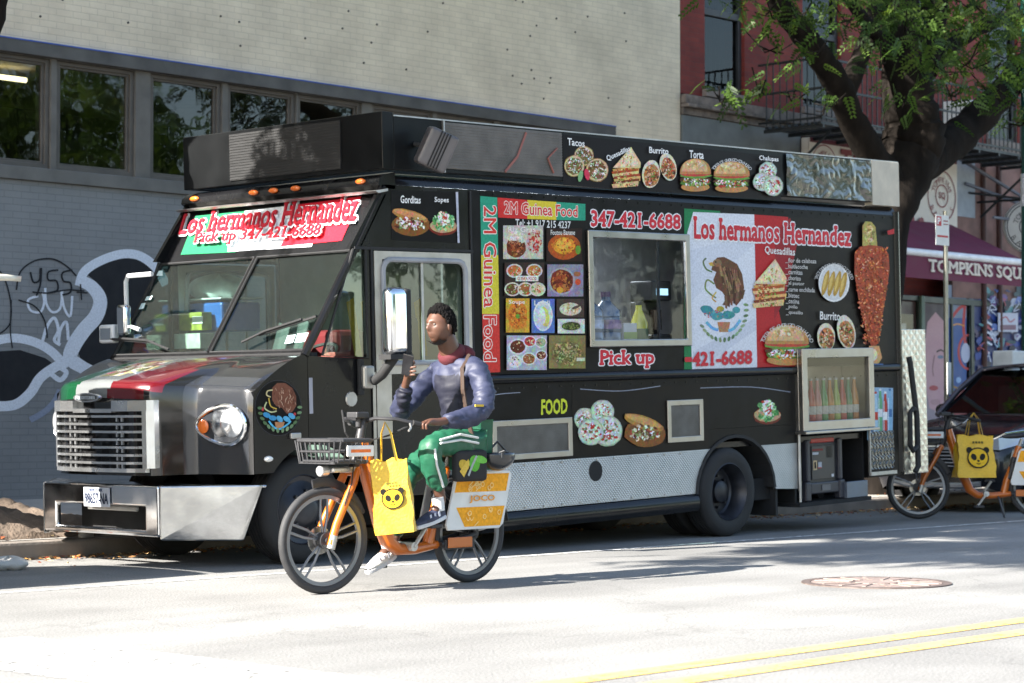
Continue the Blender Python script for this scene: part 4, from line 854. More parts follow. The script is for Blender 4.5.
def c6(x,y,a,b): d.ell(x,y,a*.85,b*.9,'#e6e9ec',20); d.ell(x,y,a*.74,b*.8,'#cfd6dc',20); d.ell(x+a*.15,y+b*.05,a*.4,b*.6,'#dcd874',14,-.15); d.ell(x-a*.1,y,a*.32,b*.5,'#dfe4e6',14,-.1)
def c7(x,y,a,b): d.ell(x,y+b*.1,a*.8,b*.7,'#d9cdb0',18); d.bits(x,y,a*.7,b*.6,['#efe6cc','#c9b98a','#b59a6a'],26,a*.12); d.ell(x+a*.4,y-b*.1,a*.34,b*.16,'#5a4a3a',8,-.4)
def c8(x,y,a,b): d.ell(x,y,a*.85,b*.75,'#c9c9c0',18); d.ell(x,y,a*.72,b*.6,'#3f4a26',16,0,.04); d.bits(x,y,a*.65,b*.5,['#5a6a34','#2f3a1c','#7a8a4a'],26,a*.12)
def c9(x,y,a,b):
    for dx,dy,r,cc in ((-.45,-.35,.38,'#6b2f1f'),(.15,-.65,.27,'#c43a44'),(.7,-.6,.25,'#9ab08a'),(.1,.35,.30,'#a8643a'),(.72,.15,.24,'#7a3a2a'),(-.6,.5,.3,'#e6e4e2')): d.ell(x+a*dx,y+b*dy,a*r*1.25,b*r*1.25,'#dedee4',14); d.ell(x+a*dx,y+b*dy,a*r,b*r,cc,14); d.bits(x+a*dx,y+b*dy,a*r*.9,b*r*.9,[cc,'#e0c0a0','#4a2418'],12,a*.07)
def c10(x,y,a,b): d.ell(x,y+b*.1,a*.92,b*.8,'#7d7542',20,0,.05); d.bits(x,y+b*.1,a*.85,b*.75,['#9a9258','#5a5530','#b5ac70','#6b6238','#c4bc84'],90,a*.12); d.rect(x+a*.5,y+b*.35,x+a*.95,y+b*.55,'#d9d6c0')
cell(502.5,225.5,542.5,259,'#c9c4b8',c1,'Riz Gras'); cell(545.5,228.5,581,261.5,'#2f1c18',c2,'Foutou Banane')
cell(503.5,262.5,543,296,'#3a2a26',c3); cell(546,264.5,582,296.5,'#8f8aa0',c4)
cell(504.5,298.5,528,332.5,'#d3a63a',c5,'Soupe'); cell(530,299,553,333,'#5a7ab8',c6,'Lafidi'); cell(555,299,582.5,317.5,'#4a3a34',c7); cell(556,319,583,333.5,'#d6d6d2',c8)
cell(505,335.5,545,370,'#b4b8c4',c9); cell(547,335.5,583.5,368.5,'#8a7f4a',c10)
d.build('guinea_menu_panel',vinyl,truck)
# phone number, pick up
d=Decal((0,-.002,0),DX,DZ,N,step=.0001,conv=lambda x,y:S(x,y))
slanttext(d,'347-421-6688',(591,226),(680,229),(591,210.5),(680,215),'#cf3340',bold=.035,serif=.05,outline='#eef0f2',ow=.05)
d.build('phone_number',vinyl,truck); d=Decal((0,-.002,0),DX,DZ,N,step=.0001,conv=lambda x,y:S(x,y))
slanttext(d,'Pick up',(599.5,369.5),(653.5,367.5),(599.5,350.5),(653.5,350),'#cf3340',bold=.035,serif=.05,outline='#eef0f2',ow=.05)
d.build('pick_up_lettering',vinyl,truck); d=Decal((0,-.002,0),DX,DZ,N,step=.0001,conv=lambda x,y:S(x,y))
slanttext(d,'FOOD',(541,414.5),(567,413),(541,400),(567,399),'#c9d33c',bold=.035,serif=.04)
d.build('food_lettering',vinyl,truck); d=Decal((0,-.002,0),DX,DZ,N,step=.0001,conv=lambda x,y:S(x,y))
# lower panel dishes
d.poly([(572,390),(708,384),(708,448),(572,456)],'#120e0d')
tostada(d,585,419,11); tostada(d,602,412,12); tostada(d,607,431,15); tostada(d,590,432,13); gordita(d,643,430,21,18,.05); d.build('dish_panel',vinyl,truck)
d=Decal((0,-.002,0),DX,DZ,N,step=.0001,conv=lambda x,y:S(x,y)); sopes(d,767,411,14); d.build('dish_sticker',vinyl,truck)
for p in ([(484,397),(500,394),(520,392.5)],[(580,389),(620,391),(660,386)],[(700,388),(750,387),(790,392)]):
    d=Decal((0,-.004,0),DX,DZ,N,step=.0001,conv=lambda x,y:S(x,y)); d.stroke(p,.8,'#8d93a3'); d.build('scratch',vinyl,truck)
# the big flag panel
random.seed(9)
d=Decal((0,-.002,0),DX,DZ,N,step=.00007,conv=lambda x,y:S(x,y))
d.poly([(684,208.5),(720,211),(720,371),(684,371)],'#1f7a4a')
d.poly([(687,233),(693,212),(754,214.5),(757,368),(692,370)],'#d8dbe4')
d.poly([(754,214.5),(880,222),(888,226),(888,364),(757,368)],'#171211'); 
d.poly([(754,214.5),(788,217),(786,262),(776,300),(783,330),(800,367),(757,368)],'#b3232a'); d.poly([(775,232),(790,218),(798,240),(784,300),(774,320)],'#96202a')
d.poly([(690,250),(750,236),(752,246),(692,300)],'#cfd3de'); d.poly([(692,352),(755,318),(756,330),(700,368)],'#c9cdd9')
# eagle on cactus
d.mi=1
br='#6b4632'; 
d.poly([(713,262),(717,257.5),(724,257),(730,260),(737,264),(742,274),(744,288),(741,300),(736,306),(732,300),(728,306),(722,305),(726,298),(722,292),(716,288),(713,280),(716,272),(711,270)],br)
for k in range(9): d.stroke([(722+k*2,266+k*.6),(726+k*1.7,282+k),(729+k*1.3,298+k*.4)],.9,random.choice(['#8d6a4c','#4a2f22','#a5835f']))
for k in range(26):
    a=random.random(); x0=719+a*20; y0=266+a*14+random.uniform(-4,10); d.stroke([(x0,y0),(x0+random.uniform(0,4),y0+random.uniform(6,13))],1.1,random.choice(['#8d6a4c','#4a2f22','#a5835f','#3a241a','#7a5640']))
for k in range(7): d.poly([(724+k*3,296-k*1),(727+k*3,296-k*1),(727+k*2.6,309-k*1.6),(725+k*2.6,308-k*1.6)],random.choice(['#5a3a2a','#7a5640','#4a2f22']))
d.ell(717,263,4.5,4,'#8d6a4c'); d.poly([(712,262),(708,263),(710,266),(714,266)],'#c9a94a'); d.ell(715.5,262,.9,.9,'#151515')
d.stroke([(712,272),(706,269),(703,262),(706,258)],1.6,'#5f7a4a'); d.stroke([(714,284),(707,280),(705,288),(710,294),(716,298)],1.6,'#7a8a4a'); d.stroke([(716,292),(712,298),(716,302)],1.4,'#c9a94a')
d.ell(707,310,7,4.5,'#3f8f96',14,.3,.06); d.ell(717,316,7,4.5,'#4a9aa0',14,0,.06); d.ell(728,315,7,4.2,'#3f8f96',14,-.1,.06); d.ell(736,310,4,3.4,'#4a9aa0',12); d.ell(720,309,4,3,'#b59a3a',10)
d.bits(719,314,17,5,['#5fb0b5','#2f7a80','#c4505a'],20,1.6); d.poly([(717,322),(730,322),(728,332),(719,332)],'#b5805a'); d.stroke([(706,322),(712,328),(718,330)],3,'#6fb3d9'); d.stroke([(740,320),(734,328),(728,331)],3,'#6fb3d9')
for k in range(16):
    a=R(170+k*10.5); x,y=722-24*math.cos(a),310-27*math.sin(a)*-1*-1 if False else 310-30*math.sin(a); d.ell(x,y,2.7,1.5,random.choice(['#7f9a70','#5f7f55','#93a884']),8,-a)
d.ring(722,310,24,30,.9,'#6b7f55',a0=190,a1=350) if False else None
d.mi=0
slanttext(d,'Los hermanos Hernandez',(693,238),(850,246),(693,217),(850,227.5),'#c8323e',bold=.035,serif=.05,outline='#eceff2',ow=.05)
slanttext(d,'421-6688',(692,366),(751,363.5),(692,352.5),(751,350.5),'#c8323e',bold=.04,serif=.05); 
d.text('-',684.5,361,690.5,358,'#c8323e',bold=.03)
slanttext(d,'Quesadillas',(764,254.5),(794,257),(764,246),(794,248.5),'#ece9e6',bold=.015)
quesa(d,769,284,33,50)
for i,t in enumerate(['flor de calabaza','huitlacoche','carnitas','chorizo','al pastor','carne enchilada','bistec','cecina','pollo','quesillo']):
    y0=262+i*5.8; slanttext(d,t,(787,y0+.5),(787+len(t)*1.75,y0+1.4),(787,y0-3.8),(787+len(t)*1.75,y0-2.9),'#c9c5c2',bold=.015); d.rect(784,y0+.5,787,y0+1,'#c9c5c2')
torta(d,785,345,44,42); d.arc('TORTA DE CHORIZO CON HUEVO',785,352,27,4,155,25,'#d2cfcc',yd=-1)
d.ell(832,283,15.5,19,'#e3e2e0',28); d.ell(832,283,14,17.2,'#cfcfcf',28)
for k in range(4): d.ell(823.5+k*5.8,283+k*.6,3,13,'#b58f3f',14,.22,.05); d.ell(823+k*5.8,282+k*.6,1.4,9,'#d6b766',10,.22,.05)
d.arc('TACOS DORADOS DE POLLO Y QUESO',832,283,18.5,3.2,165,15,'#c9c5c2',yd=-1)
slanttext(d,'Burrito',(818,319.5),(838,320.5),(818,311.5),(838,312.5),'#ece9e6',bold=.015)
burrito(d,824,337,9,14,-.05); burrito(d,844,332,9,17,-.2)
# the spit of meat
d.mi=1
d.poly([(860,226),(863,221.5),(869,222),(873,227),(875,247),(860,246)],'#b3a25a'); d.bits(867,235,5,11,['#d2c47a','#8a7a3a','#e6dca0'],26,1.8)
d.poly([(852,254),(857,247),(868,245),(880,247),(886,254),(887,270),(883,298),(878,328),(874,346),(869,347),(863,330),(857,305),(852,275)],'#a8452a')
for _ in range(520):
    t=random.random(); y=248+t*96; hw=(18.5 if t<.35 else 18.5-(t-.35)*15); x=868.8+random.uniform(-hw,hw)*.86; d.ell(x,y,random.uniform(.5,2.0),random.uniform(.4,1.1),random.choice(['#d4603a','#e0884a','#9a3f1f','#c4582f','#e8a07a','#b04a28','#6a2418','#d9743f','#8a3a1c']),6,random.random()*3,.3)
d.poly([(866,346),(876,346),(879,358),(875,364),(868,363),(865,356)],'#cfa06a'); d.ell(871,355,3.4,6,'#eadcc0',12,0,.05); d.mi=0; d.rect(862,363.5,880,365,'#3a5a8a')
d.poly([(884,231),(891,229),(891,234),(885,235)],'#b3202c')
d.build('flag_menu_panel',vinyl,truck)
# drinks print right of the cabinet
d=Decal((0,-.002,0),DX,DZ,N,step=.0001,conv=lambda x,y:S(x,y))
d.poly([(867,387),(893,388),(892.5,439.5),(867,440)],'#8fb0cc')
for k,(x,cc,cp) in enumerate(((871,'#3a6ea5','#d9dde2'),(875.5,'#a9c9dd','#c4392e'),(880,'#5fa57a','#d9dde2'),(885,'#b53a34','#e9e9e9'),(889.5,'#7fb0d2','#3a6ea5'))):
    t=390+(k%2)*3; d.poly([(x-1,t),(x+1,t),(x+1.2,t+5),(x+2.2,t+11),(x+2.2,437),(x-2.2,437),(x-2.2,t+11),(x-1.2,t+5)],cc); d.rect(x-1.1,t-1.4,x+1.1,t+.8,cp); d.rect(x-2.2,t+19,x+2.2,t+27,cp); d.rect(x-1.6,t+8,x-1,435,'#dce9f2')
d.build('drinks_print',vinyl,truck)
mb=MB(); 
def cr(u,v): return (2.36+u*.42,-.006-.012*abs(math.sin(u*23+v*5+math.sin(v*19)*2)),.50+v*.38)
mb.grid(cr,40,30); mb.build('wrinkled_film',mat('wrinkled black film',(.03,.03,.03),.15,.2,coat=1,bump=.6,bscale=18),truck,smooth=True)
mb=MB(); mb.box((2.34,-.03,.44),(2.80,.0-.001,.475)); mb.box((2.335,-.02,.44),(2.35,-.001,1.3)); mb.build('ledge_trim',alu,truck)
# emblem on the fender
random.seed(4)
d=Decal((0,-.0015,0),DX,DZ,N,step=.0001,conv=lambda x,y:S(x,y))
d.ell(278,408,23.5,28,'#0b0a0c',36); d.ring(278,408,23.5,28,.6,'#3a3a3f')
d.poly([(272,388),(277,383),(285,383),(292,388),(296,396),(296,406),(292,412),(287,414),(282,408),(276,406),(272,400)],'#7a4c3c')
for _ in range(60): x=random.uniform(274,295);y=random.uniform(386,410); d.stroke([(x,y),(x+random.uniform(-2,2),y+3)],.6,random.choice(['#b08a74','#5a3428','#c9a890','#8d5e4a']))
d.stroke([(272,390),(267,391),(266,395),(270,397)],1.3,'#c9b98a'); d.stroke([(266,402),(264,408),(270,412),(276,411)],1.4,'#b9bd92'); d.stroke([(268,398),(270,406),(276,409)],1.2,'#c9a94a')
for x,y in ((266,415),(272,418),(279,419),(286,419),(291,416)): d.ell(x,y,4,2.6,random.choice(['#3f8fc0','#56a5cf']),10,random.random())
d.poly([(274,422),(284,422),(282,428),(275,428)],'#b5805a'); d.stroke([(268,421),(273,427),(279,429),(286,425),(290,421)],1.8,'#56b0d9'); d.ell(262,409,1.4,2,'#b53a44',8); d.ell(294,414,1.4,1.6,'#b53a44',8)
for k in range(18):
    a=R(150+k*14); x,y=279-20*math.cos(a) ,408-22.5*math.sin(a)
    if y>404: d.ell(x,y,2.6,1.6,random.choice(['#6f8a66','#8aa07a','#56704e']),8,-a)
d.build('fender_emblem',vinyl,truck)
mb=MB(); q=S(268,459); mb.ball((q[0],-.006,q[1]),.045,12,sc=(1,.4,.5)); mb.build('side_marker',mat('clear marker lens',(.8,.8,.78),.2,coat=.5),truck,smooth=True)
mb=MB(); q=S(294,436); mb.box((q[0]-.05,-.03,q[1]-.02),(q[0]+.05,-.001,q[1]+.025)); mb.build('hood_latch',alu,truck,bevel=.008)
mb=MB(); q=S(351,399); mb.lathe([(.001,-.012),(.055,-.012),(.06,-.004),(.06,0)],(q[0],0,q[1]),(0,1,0),12); mb.build('fuel_cap',alu,truck)
mb=MB(); q=S(311,395); mb.box((q[0]-.02,-.004,q[1]-.14),(q[0]+.015,-.001,q[1]+.13)); mb.build('scraped_mark',mat('scraped paint',(.35,.35,.40),.6),truck)
# service window
swf=MB(); holed(swf,-1.90,1.765,-.50,2.775,[(-1.84,1.83,-.56,2.71)],-.035,-.001); sw=swf.build('service_window',steelp,truck,bevel=.008)
q=MB(); q.add([(-1.84,-.008,1.83),(-.56,-.008,1.83),(-.56,-.008,2.71),(-1.84,-.008,2.71)],[(0,1,2,3)]); q.build('pane',glassm('service glass',(.86,.89,.93),.4,.02,.03),sw)
q=MB(); q.box((-.93,.0,1.83),(-.905,.02,2.71)); q.build('sliding_bar',rubb,sw)
# vents
def vent(x0,z0,x1,z1):
    v=MB(); holed(v,x0,z0,x1,z1,[(x0+.05,z0+.05,x1-.05,z1-.05)],-.02,-.003); vo=v.build('vent',steelp,truck,bevel=.004)
    v=MB(); v.box((x0+.05,-.008,z0+.05),(x1-.05,-.004,z1-.05)); n=int((z1-z0-.1)/.018)
    for k in range(n): z=z0+.055+k*.018; v.box((x0+.05,-.012,z),(x1-.05,-.0085,z+.008))
    v.build('vent_mesh',mat('vent mesh grey',(.13,.125,.12),.5,.5,var=.3),vo)
vent(-3.13,.845,-2.145,1.175); vent(-.855,.90,-.34,1.28)
# bottle cabinet
cab=MB(); holed(cab,1.115,.93,2.335,1.72,[(1.20,1.02,2.25,1.63)],-.09,-.04); cab.box((1.115,-.039,.93),(1.14,.3,1.72)); cab.box((2.31,-.039,.93),(2.335,.3,1.72)); cab.box((1.141,-.039,1.70),(2.309,.3,1.72)); cab.box((1.141,-.039,.93),(2.309,.3,.955)); cab.box((1.141,.28,.956),(2.309,.30,1.70))
cb_=cab.build('bottle_cabinet',steelp,truck,bevel=.005)
q=MB(); q.add([(1.2,-.06,1.02),(2.25,-.06,1.02),(2.25,-.06,1.63),(1.2,-.06,1.63)],[(0,1,2,3)]); q.build('pane',glassm('cabinet glass',(.8,.8,.78),.4,.03,.04),cb_)
q=MB(); q.box((1.1,-.13,.90),(2.36,.02,.928)); q.build('counter_flap',steelp,truck,bevel=.005)
# generator bay
bay=MB(); bay.box((1.14,.05,.24),(1.17,.62,.898)); bay.box((2.30,.05,.24),(2.325,.62,.898)); bay.box((1.171,.6,.24),(2.299,.62,.898)); bay.box((1.12,-.02,.20),(2.34,.66,.238)); bay.build('generator_bay',dark,truck)
mb=MB(); mb.box((1.93,-.015,.24),(2.29,.03,.40)); mb.build('bay_step',mat('blue grey steel',(.16,.19,.24),.4,.6),truck,bevel=.005)
mb=MB(); mb.cyl((1.13,-.02,.25),(1.13,-.02,.90),.014); mb.build('bay_post',alu,truck)
# opened rear door
rdm=MB(); rdm.box((2.99,.0,.42),(3.43,.035,1.90)); rd=rdm.build('rear_door',quiltst,truck,bevel=.004)
mb=MB(); mb.tube([(3.03,-.05,1.62),(3.04,-.06,1.55),(3.14,-.06,1.0),(3.145,-.06,.50),(3.10,-.05,.44)],.030,8); mb.tube([(3.13,-.06,1.07),(3.05,-.075,1.09),(3.0,-.07,1.05),(2.99,-.07,.72),(3.04,-.07,.66),(3.13,-.06,.70)],.026,8); mb.build('door_bar',rubb,rd,smooth=True)
# roof loudspeaker-like lamp box
fl=empty('roof_speaker',(-3.92,-.22,3.33)); fl.parent=truck; fl.rotation_euler=(R(8),R(24),R(-28)); fl.scale=(.72,.72,.72)
gpl=mat('grey plastic housing',(.10,.093,.10),.35,var=.15,scale=4,coat=.2)
mb=MB(); mb.box((-.17,-.11,-.21),(.17,.13,.22)); mb.build('housing',gpl,fl,bevel=.035,seg=3)
mb=MB()
for k in range(4): mb.box((-.055+k*.035,-.118,-.20),(-.04+k*.035,-.108,.21))
mb.build('rib_slots',dark,fl)
mb=MB(); mb.tube([(-.1,.12,0),(-.2,.2,-.02),(-.2,.26,-.05)],.03,8); mb.build('mount_arm',rubb,fl,smooth=True)
# mirrors
mr_=empty('near_mirror',S(395,320,-.30)[0:1]+(-.30,)+S(395,320,-.30)[1:2]); mr_.parent=truck; mr_.name='wing_mirror'
mb=MB(); mb.box((-.105,-.06,-.27),(.105,.06,.25)); mb.build('mirror_shell',chrome,mr_,bevel=.055,seg=4,smooth=True)
mb=MB(); mb.box((.06,-.058,-.27),(.13,.055,.24)); mb.build('mirror_back',rubb,mr_,bevel=.02)
mx0=Vector(mr_.location)
def rel(x,y,yl): q=S(x,y,yl); return Vector((q[0],yl,q[1]))-mx0
mb=MB(); mb.box((-.115,-.065,-.30),(.12,.065,-.262)); mb.tube([rel(396,352,-.30),rel(392,360,-.28),rel(382,375,-.18),rel(374,381,-.08)],[.045,.042,.038,.038],10); mb.build('mirror_arm',rubb,mr_,smooth=True,ang=50)
mb=MB(); q=rel(368,377,-.05); mb.box(q-Vector((.06,.03,.09)),q+Vector((.05,.04,.09))); mb.build('mirror_bracket',alu,mr_,bevel=.02)
mb=MB(); q=rel(360,377,-.02); mb.box(q-Vector((.02,.02,.14)),q+Vector((.03,.015,.14))); mb.build('mirror_base',rubb,mr_,bevel=.01)
mf=empty('wing_mirror',(-5.0,2.62,2.0)); mf.parent=truck
def fm(x,y,X=-4.98): q=Fp(x,y,(X,0,0),(-1,0,0)); return q-Vector(mf.location)
mb=MB(); mb.tube([fm(152,274),fm(128,276),fm(126,282),fm(127,325),fm(140,330)],.02,8); mb.build('mirror_arm',mat('white painted tube',(.7,.72,.75),.4),mf,smooth=True)
mb=MB(); a=fm(121,305);b=fm(131,335); mb.box((-.04,min(a.y,b.y),b.z),(.04,max(a.y,b.y),a.z)); mb.build('mirror_shell',chrome,mf,bevel=.03,seg=3,smooth=True)
mb=MB(); a=fm(104,325);b=fm(119,343); mb.box((-.04,b.y,b.z),(.03,a.y,a.z)); mb.build('convex_mirror',mat('white painted tube'  ,(.7,.72,.75)),mf,bevel=.02,smooth=True)
mb=MB(); mb.box((-.045,b.y+.03,b.z+.03),(-.041,a.y-.03,a.z-.03)); mb.build('mirror_glass',chrome,mf)

# hood with the flag print
FS=.87
def hood():
    mb=MB(); ny=72; rows=[]
    S_=[0,.06,.12,.2,.28,.36,.44,.52,.6,.68,.76,.84,.92,.97]
    for i in range(ny+1):
        y=2.44*i/ny; e=min(y,2.44-y); nX=nx(e); Ez=ez(e); P=[]
        for s in S_: P.append((-5.122+(nX+5.122)*s,y,hoodz(e,s)))
        P+=[(nX+.012,y,Ez-.012),(nX-.002,y,Ez-.05),(nX-.006,y,Ez-.12)]
        for k in range(1,13): P.append((nX-.008,y,Ez-.12+(FS-Ez+.12)*k/12))
        rows.append(P)
    n=len(rows[0]); vs=[p for r_ in rows for p in r_]
    for i in range(ny):
        for j in range(n-1):
            y=(rows[i][j][1]+rows[i+1][j][1])/2; x=rows[i][j][0]; z=rows[i][j][2]; cN=min(y,2.44-y)
            ink=(.011,.011,.012)
            t=(x+6.17)/1.05   # 0 front .. 1 windscreen
            if cN>.60 and t<.97 and z>1.50:
                w=y+.05*math.sin(t*6)+.03*math.sin(t*17)
                gap=1.5-.1*math.sin(t*9)
                if w>1.50+.10*t: ink=lin('#123f27')
                elif w>1.08-.1*t: ink=lin('#6c6f70')
                else: ink=lin('#571018')
                if w>1.86+.05*math.sin(t*12) or w<.62: ink=(.011,.011,.012)
                if ((w-1.30)/.22)**2+((t-.48)/.30)**2<1 and ink!=(.011,.011,.012):
                    ink=lin(random.choice(['#6b5a3a','#8a8a4a','#c9b98a','#5a6a34','#cfd2cc','#a85a6a','#4a3a2a']))
                pass
            if cN<.545 and z<1.60 and x<nx(cN)+.25 and cN>.03: ink=(.026,.028,.033)
            k=i*n+j; mb.v=vs; mb.f.append((k,k+1,k+n+1,k+n)); mb.m.append(0); mb.ink.append(ink)
    return mb.build('hood',colmat('printed hood paint',.12,coat=.8,var=.02,spec=.4),truck,smooth=True,ang=50)
hood()
mb=MB(); mb.box((-5.13,.04,1.70),(-4.98,2.40,1.76)); mb.build('cowl',rubb,truck)
# grille
gl=empty('grille',(0,0,0)); gl.parent=truck; 
chp=mat('bright plated plastic',(.72,.73,.74),.2,.9,var=.08)
def gx(y): return nx(min(y,2.44-y))-.03
G0,G1,GZ0,GZ1=.62,1.82,.925,1.40
mb=MB(); n=16
def gstrip(mb,za,zb,y0,y1,t0,t1,n=14):
    for i in range(n):
        a=y0+(y1-y0)*i/n; b=y0+(y1-y0)*(i+1)/n
        mb.hexa([(gx(a)-t1,a,za),(gx(b)-t1,b,za),(gx(b)-t0,b,za),(gx(a)-t0,a,za),(gx(a)-t1,a,zb),(gx(b)-t1,b,zb),(gx(b)-t0,b,zb),(gx(a)-t0,a,zb)])
mb=MB(); gstrip(mb,GZ1-.05,GZ1+.03,G0,G0+.36,-.03,.025); gstrip(mb,GZ1-.05,GZ1+.03,G1-.36,G1,-.03,.025); gstrip(mb,GZ1-.06,GZ1-.03,G0+.36,G1-.36,-.03,.025); gstrip(mb,GZ0-.03,GZ0,G0+.05,G1-.05,-.03,.02); gstrip(mb,GZ0,GZ1-.05,G0,G0+.07,-.03,.02,2); gstrip(mb,GZ0,GZ1-.05,G1-.07,G1,-.03,.02,2); mb.build('grille_frame',chp,gl)
mb=MB()
for k in range(7): z=GZ0+.03+k*.058; gstrip(mb,z,z+.018,G0+.07,G1-.07,-.01,.012)
for y in (.92,1.50):
    for k in range(7): z=GZ0+.0+k*.058; mb.box((gx(y)-.005,y-.04,z),(gx(y)+.01,y-.02,z+.03)); mb.box((gx(y)-.005,y+.02,z),(gx(y)+.01,y+.04,z+.03))
mb.build('grille_bar',chp,gl)
mb=MB(); gstrip(mb,GZ0,GZ1-.05,G0+.07,G1-.07,-.027,-.022); mb.build('grille_backing',dark,gl)
bd=MB(); P=[(gx(1.24)-.045+.0,1.24+.16*math.cos(R(a)),1.455+.035*math.sin(R(a))) for a in range(0,360,15)]; bd.add(P+[(p[0]+.03,p[1],p[2]) for p in P],[tuple(range(24))]+[(i,i+24,(i+1)%24+24,(i+1)%24) for i in range(24)]); bg=bd.build('front_badge',chp,truck)
bd=MB(); bd.add([(p[0]-.002,1.24+(p[1]-1.24)*.88,1.455+(p[2]-1.455)*.7) for p in P],[tuple(range(24))]); bd.build('badge_face',mat('badge dark',(.04,.045,.05),.3),bg)
d=Decal((P[0][0]-.004,1.24,1.455),(0,-1,0),(0,0,1),(-1,0,0),step=.0005); d.text('FREIGHTLINER',-.12,-.013,.12,.013,'#b9c0c8',.02); d.build('lettering',vinyl,bg)
# headlights, one either side
for sgn in (0,1):
    Y=lambda y: y if sgn==0 else 2.44-y
    hl=empty('headlight',(0,0,0)); hl.parent=truck
    def hp(y,off): return nx(y)-.01-off
    n_=Vector((-.9855,-.17 if sgn==0 else .17,0)).normalized()
    c=Vector((hp(.27,.0),Y(.27),1.235)); Uy=Vector((0,0,1)).cross(n_)
    P=[];
    for k in range(28):
        t=2*PI*k/28; a=.235*math.cos(t); b_=.14*math.sin(t)*(1-.28*math.cos(t)*(1 if sgn==0 else -1)*(-1)); P.append(c+Uy*a*1+Vector((0,0,b_)))
    mb=MB(); mb.tube([p+n_*.012 for p in P],.016,8,closed=True); mb.build('lamp_surround',chrome,hl,smooth=True)
    mb=MB(); mb.add([p+n_*.003 for p in P],[tuple(range(28))]); mb.build('lamp_bowl',mat('silver reflector',(.45,.46,.48),.2,.9,var=.3,scale=9),hl)
    c2_=Vector((hp(.155,0),Y(.155),1.25)); mb=MB(); mb.lathe([(.105,.0),(.108,.03),(.095,.045),(.06,.055),(.0001,.058)],c2_,n_,28); mb.build('lamp_lens',mat('bright lamp lens',(.85,.86,.88),.08,.6,coat=1),hl,smooth=True)
    c3=Vector((hp(.265,0),Y(.265),1.245)); mb=MB(); mb.lathe([(.10,.0),(.10,.014),(.085,.018),(.0001,.02)],c3,n_,24); mb.build('inner_reflector',mat('ribbed reflector',(.35,.36,.38),.15,.9,var=.5,scale=25),hl,smooth=True)
    c4_=Vector((hp(.425,0),Y(.425),1.225)); mb=MB(); mb.lathe([(.05,.0),(.052,.01),(.04,.018),(.0001,.022)],c4_,n_,20); mb.build('turn_lamp',amb,hl,smooth=True)
# bumper
bp_=empty('bumper',(0,0,0)); bp_.parent=truck
XB=-6.16
mb=MB(); holed(mb,.50,.425,1.93,.80,[(.66,.475,1.76,.645)],XB,XB+.05,axis='x'); mb.box((XB+.051,.50,.75),(XB+.35,1.93,.80)); mb.build('bumper_face',chrome,bp_,bevel=.018,seg=3)
def wing(y0,y1,xo):
    a=MB(); zt,zb=.80,.40; x1=-5.66
    yb=y1+(.14 if y1<y0 else -.14)
    a.hexa([(XB+.002,y0,zb),(x1-.08,yb,.385),(x1-.04,yb,.385),(XB+.05,y0,zb),(XB+.002,y0,zt),(x1,y1,zt-.005),(x1+.04,y1,zt-.005),(XB+.05,y0,zt)])
    a.hexa([(XB+.05,y0,zt-.03),(x1+.04,y1,zt-.03),(x1+.07,y1,zt-.03),(XB+.3,y0,zt-.03),(XB+.05,y0,zt-.001),(x1+.04,y1,zt-.006),(x1+.07,y1,zt-.006),(XB+.3,y0,zt-.001)])
    return a
wing(.49,-.06,0).build('bumper_wing',chromeS,bp_,bevel=.012,seg=2); wing(1.94,2.50,0).build('bumper_wing',chromeS,bp_,bevel=.012,seg=2)
mb=MB(); mb.box((XB+.30,.6,.40),(XB+.34,1.85,.72)); mb.build('bumper_core',dark,bp_)
mb=MB(); mb.box((XB+.06,.84,.60),(XB+.09,1.45,.635)); mb.build('tow_bar',alu,bp_,bevel=.01)
mb=MB(); py=Fp(111,500,(XB,0,0),(-1,0,0)).y; py2=Fp(85,500,(XB,0,0),(-1,0,0)).y; mb.box((XB-.012,py,.63),(XB-.006,py2,.775)); lpl=mb.build('licence_plate',mat('plate white enamel',(.55,.57,.62),.35),bp_,bevel=.004)
d=Decal((XB-.0135,py2,.628),(0,-1,0),(0,0,1),(-1,0,0),step=.0005); wd=py2-py; d.text('98657-NA',.02,.025,wd-.02,.105,'#1f2740',.015); d.text('NEW YORK',.08,.118,wd-.08,.140,'#3a4668'); d.build('lettering',vinyl,lpl)
# cab inside
mb=MB(); mb.box((-5.02,.08,1.45),(-4.60,2.36,1.68)); mb.build('dashboard',mat('dashboard dark grey',(.03,.032,.034),.7),truck,bevel=.04)
mb=MB(); mb.box((-3.30,.06,.87),(-3.27,2.38,3.0)); mb.box((-4.5,.06,.84),(-3.31,2.38,.87)); mb.build('bulkhead',mat('grey green inside paint',(.16,.19,.175),.6,var=.2),truck)
mb=MB(); mb.lathe([(.215,-.014),(.23,0),(.215,.014),(.2,0)],(-4.52,.62,1.72),(-.6,0,1),32,closed=True); mb.tube([(-4.4,.44,1.72),(-4.55,.62,1.70),(-4.4,.8,1.72)],.014,6); mb.tube([(-4.55,.62,1.70),(-4.8,.62,1.5)],.025,8); mb.build('steering_wheel',rubb,truck,smooth=True)
st_=empty('driver_seat',(-3.85,.62,.9)); st_.parent=truck; sm=mat('black seat cloth',(.012,.012,.013),.85)
mb=MB(); mb.box((-.28,-.26,.3),(.25,.26,.46)); mb.build('seat_cushion',sm,st_,bevel=.05)
mb=MB(); mb.box((.15,-.25,.46),(.30,.25,1.15)); mb.build('seat_back',sm,st_,bevel=.05); mb=MB(); mb.box((.17,-.14,1.17),(.29,.14,1.38)); mb.build('head_rest',sm,st_,bevel=.04); mb=MB(); mb.cyl((0,0,0),(0,0,.3),.1); mb.build('pedestal',rubb,st_)
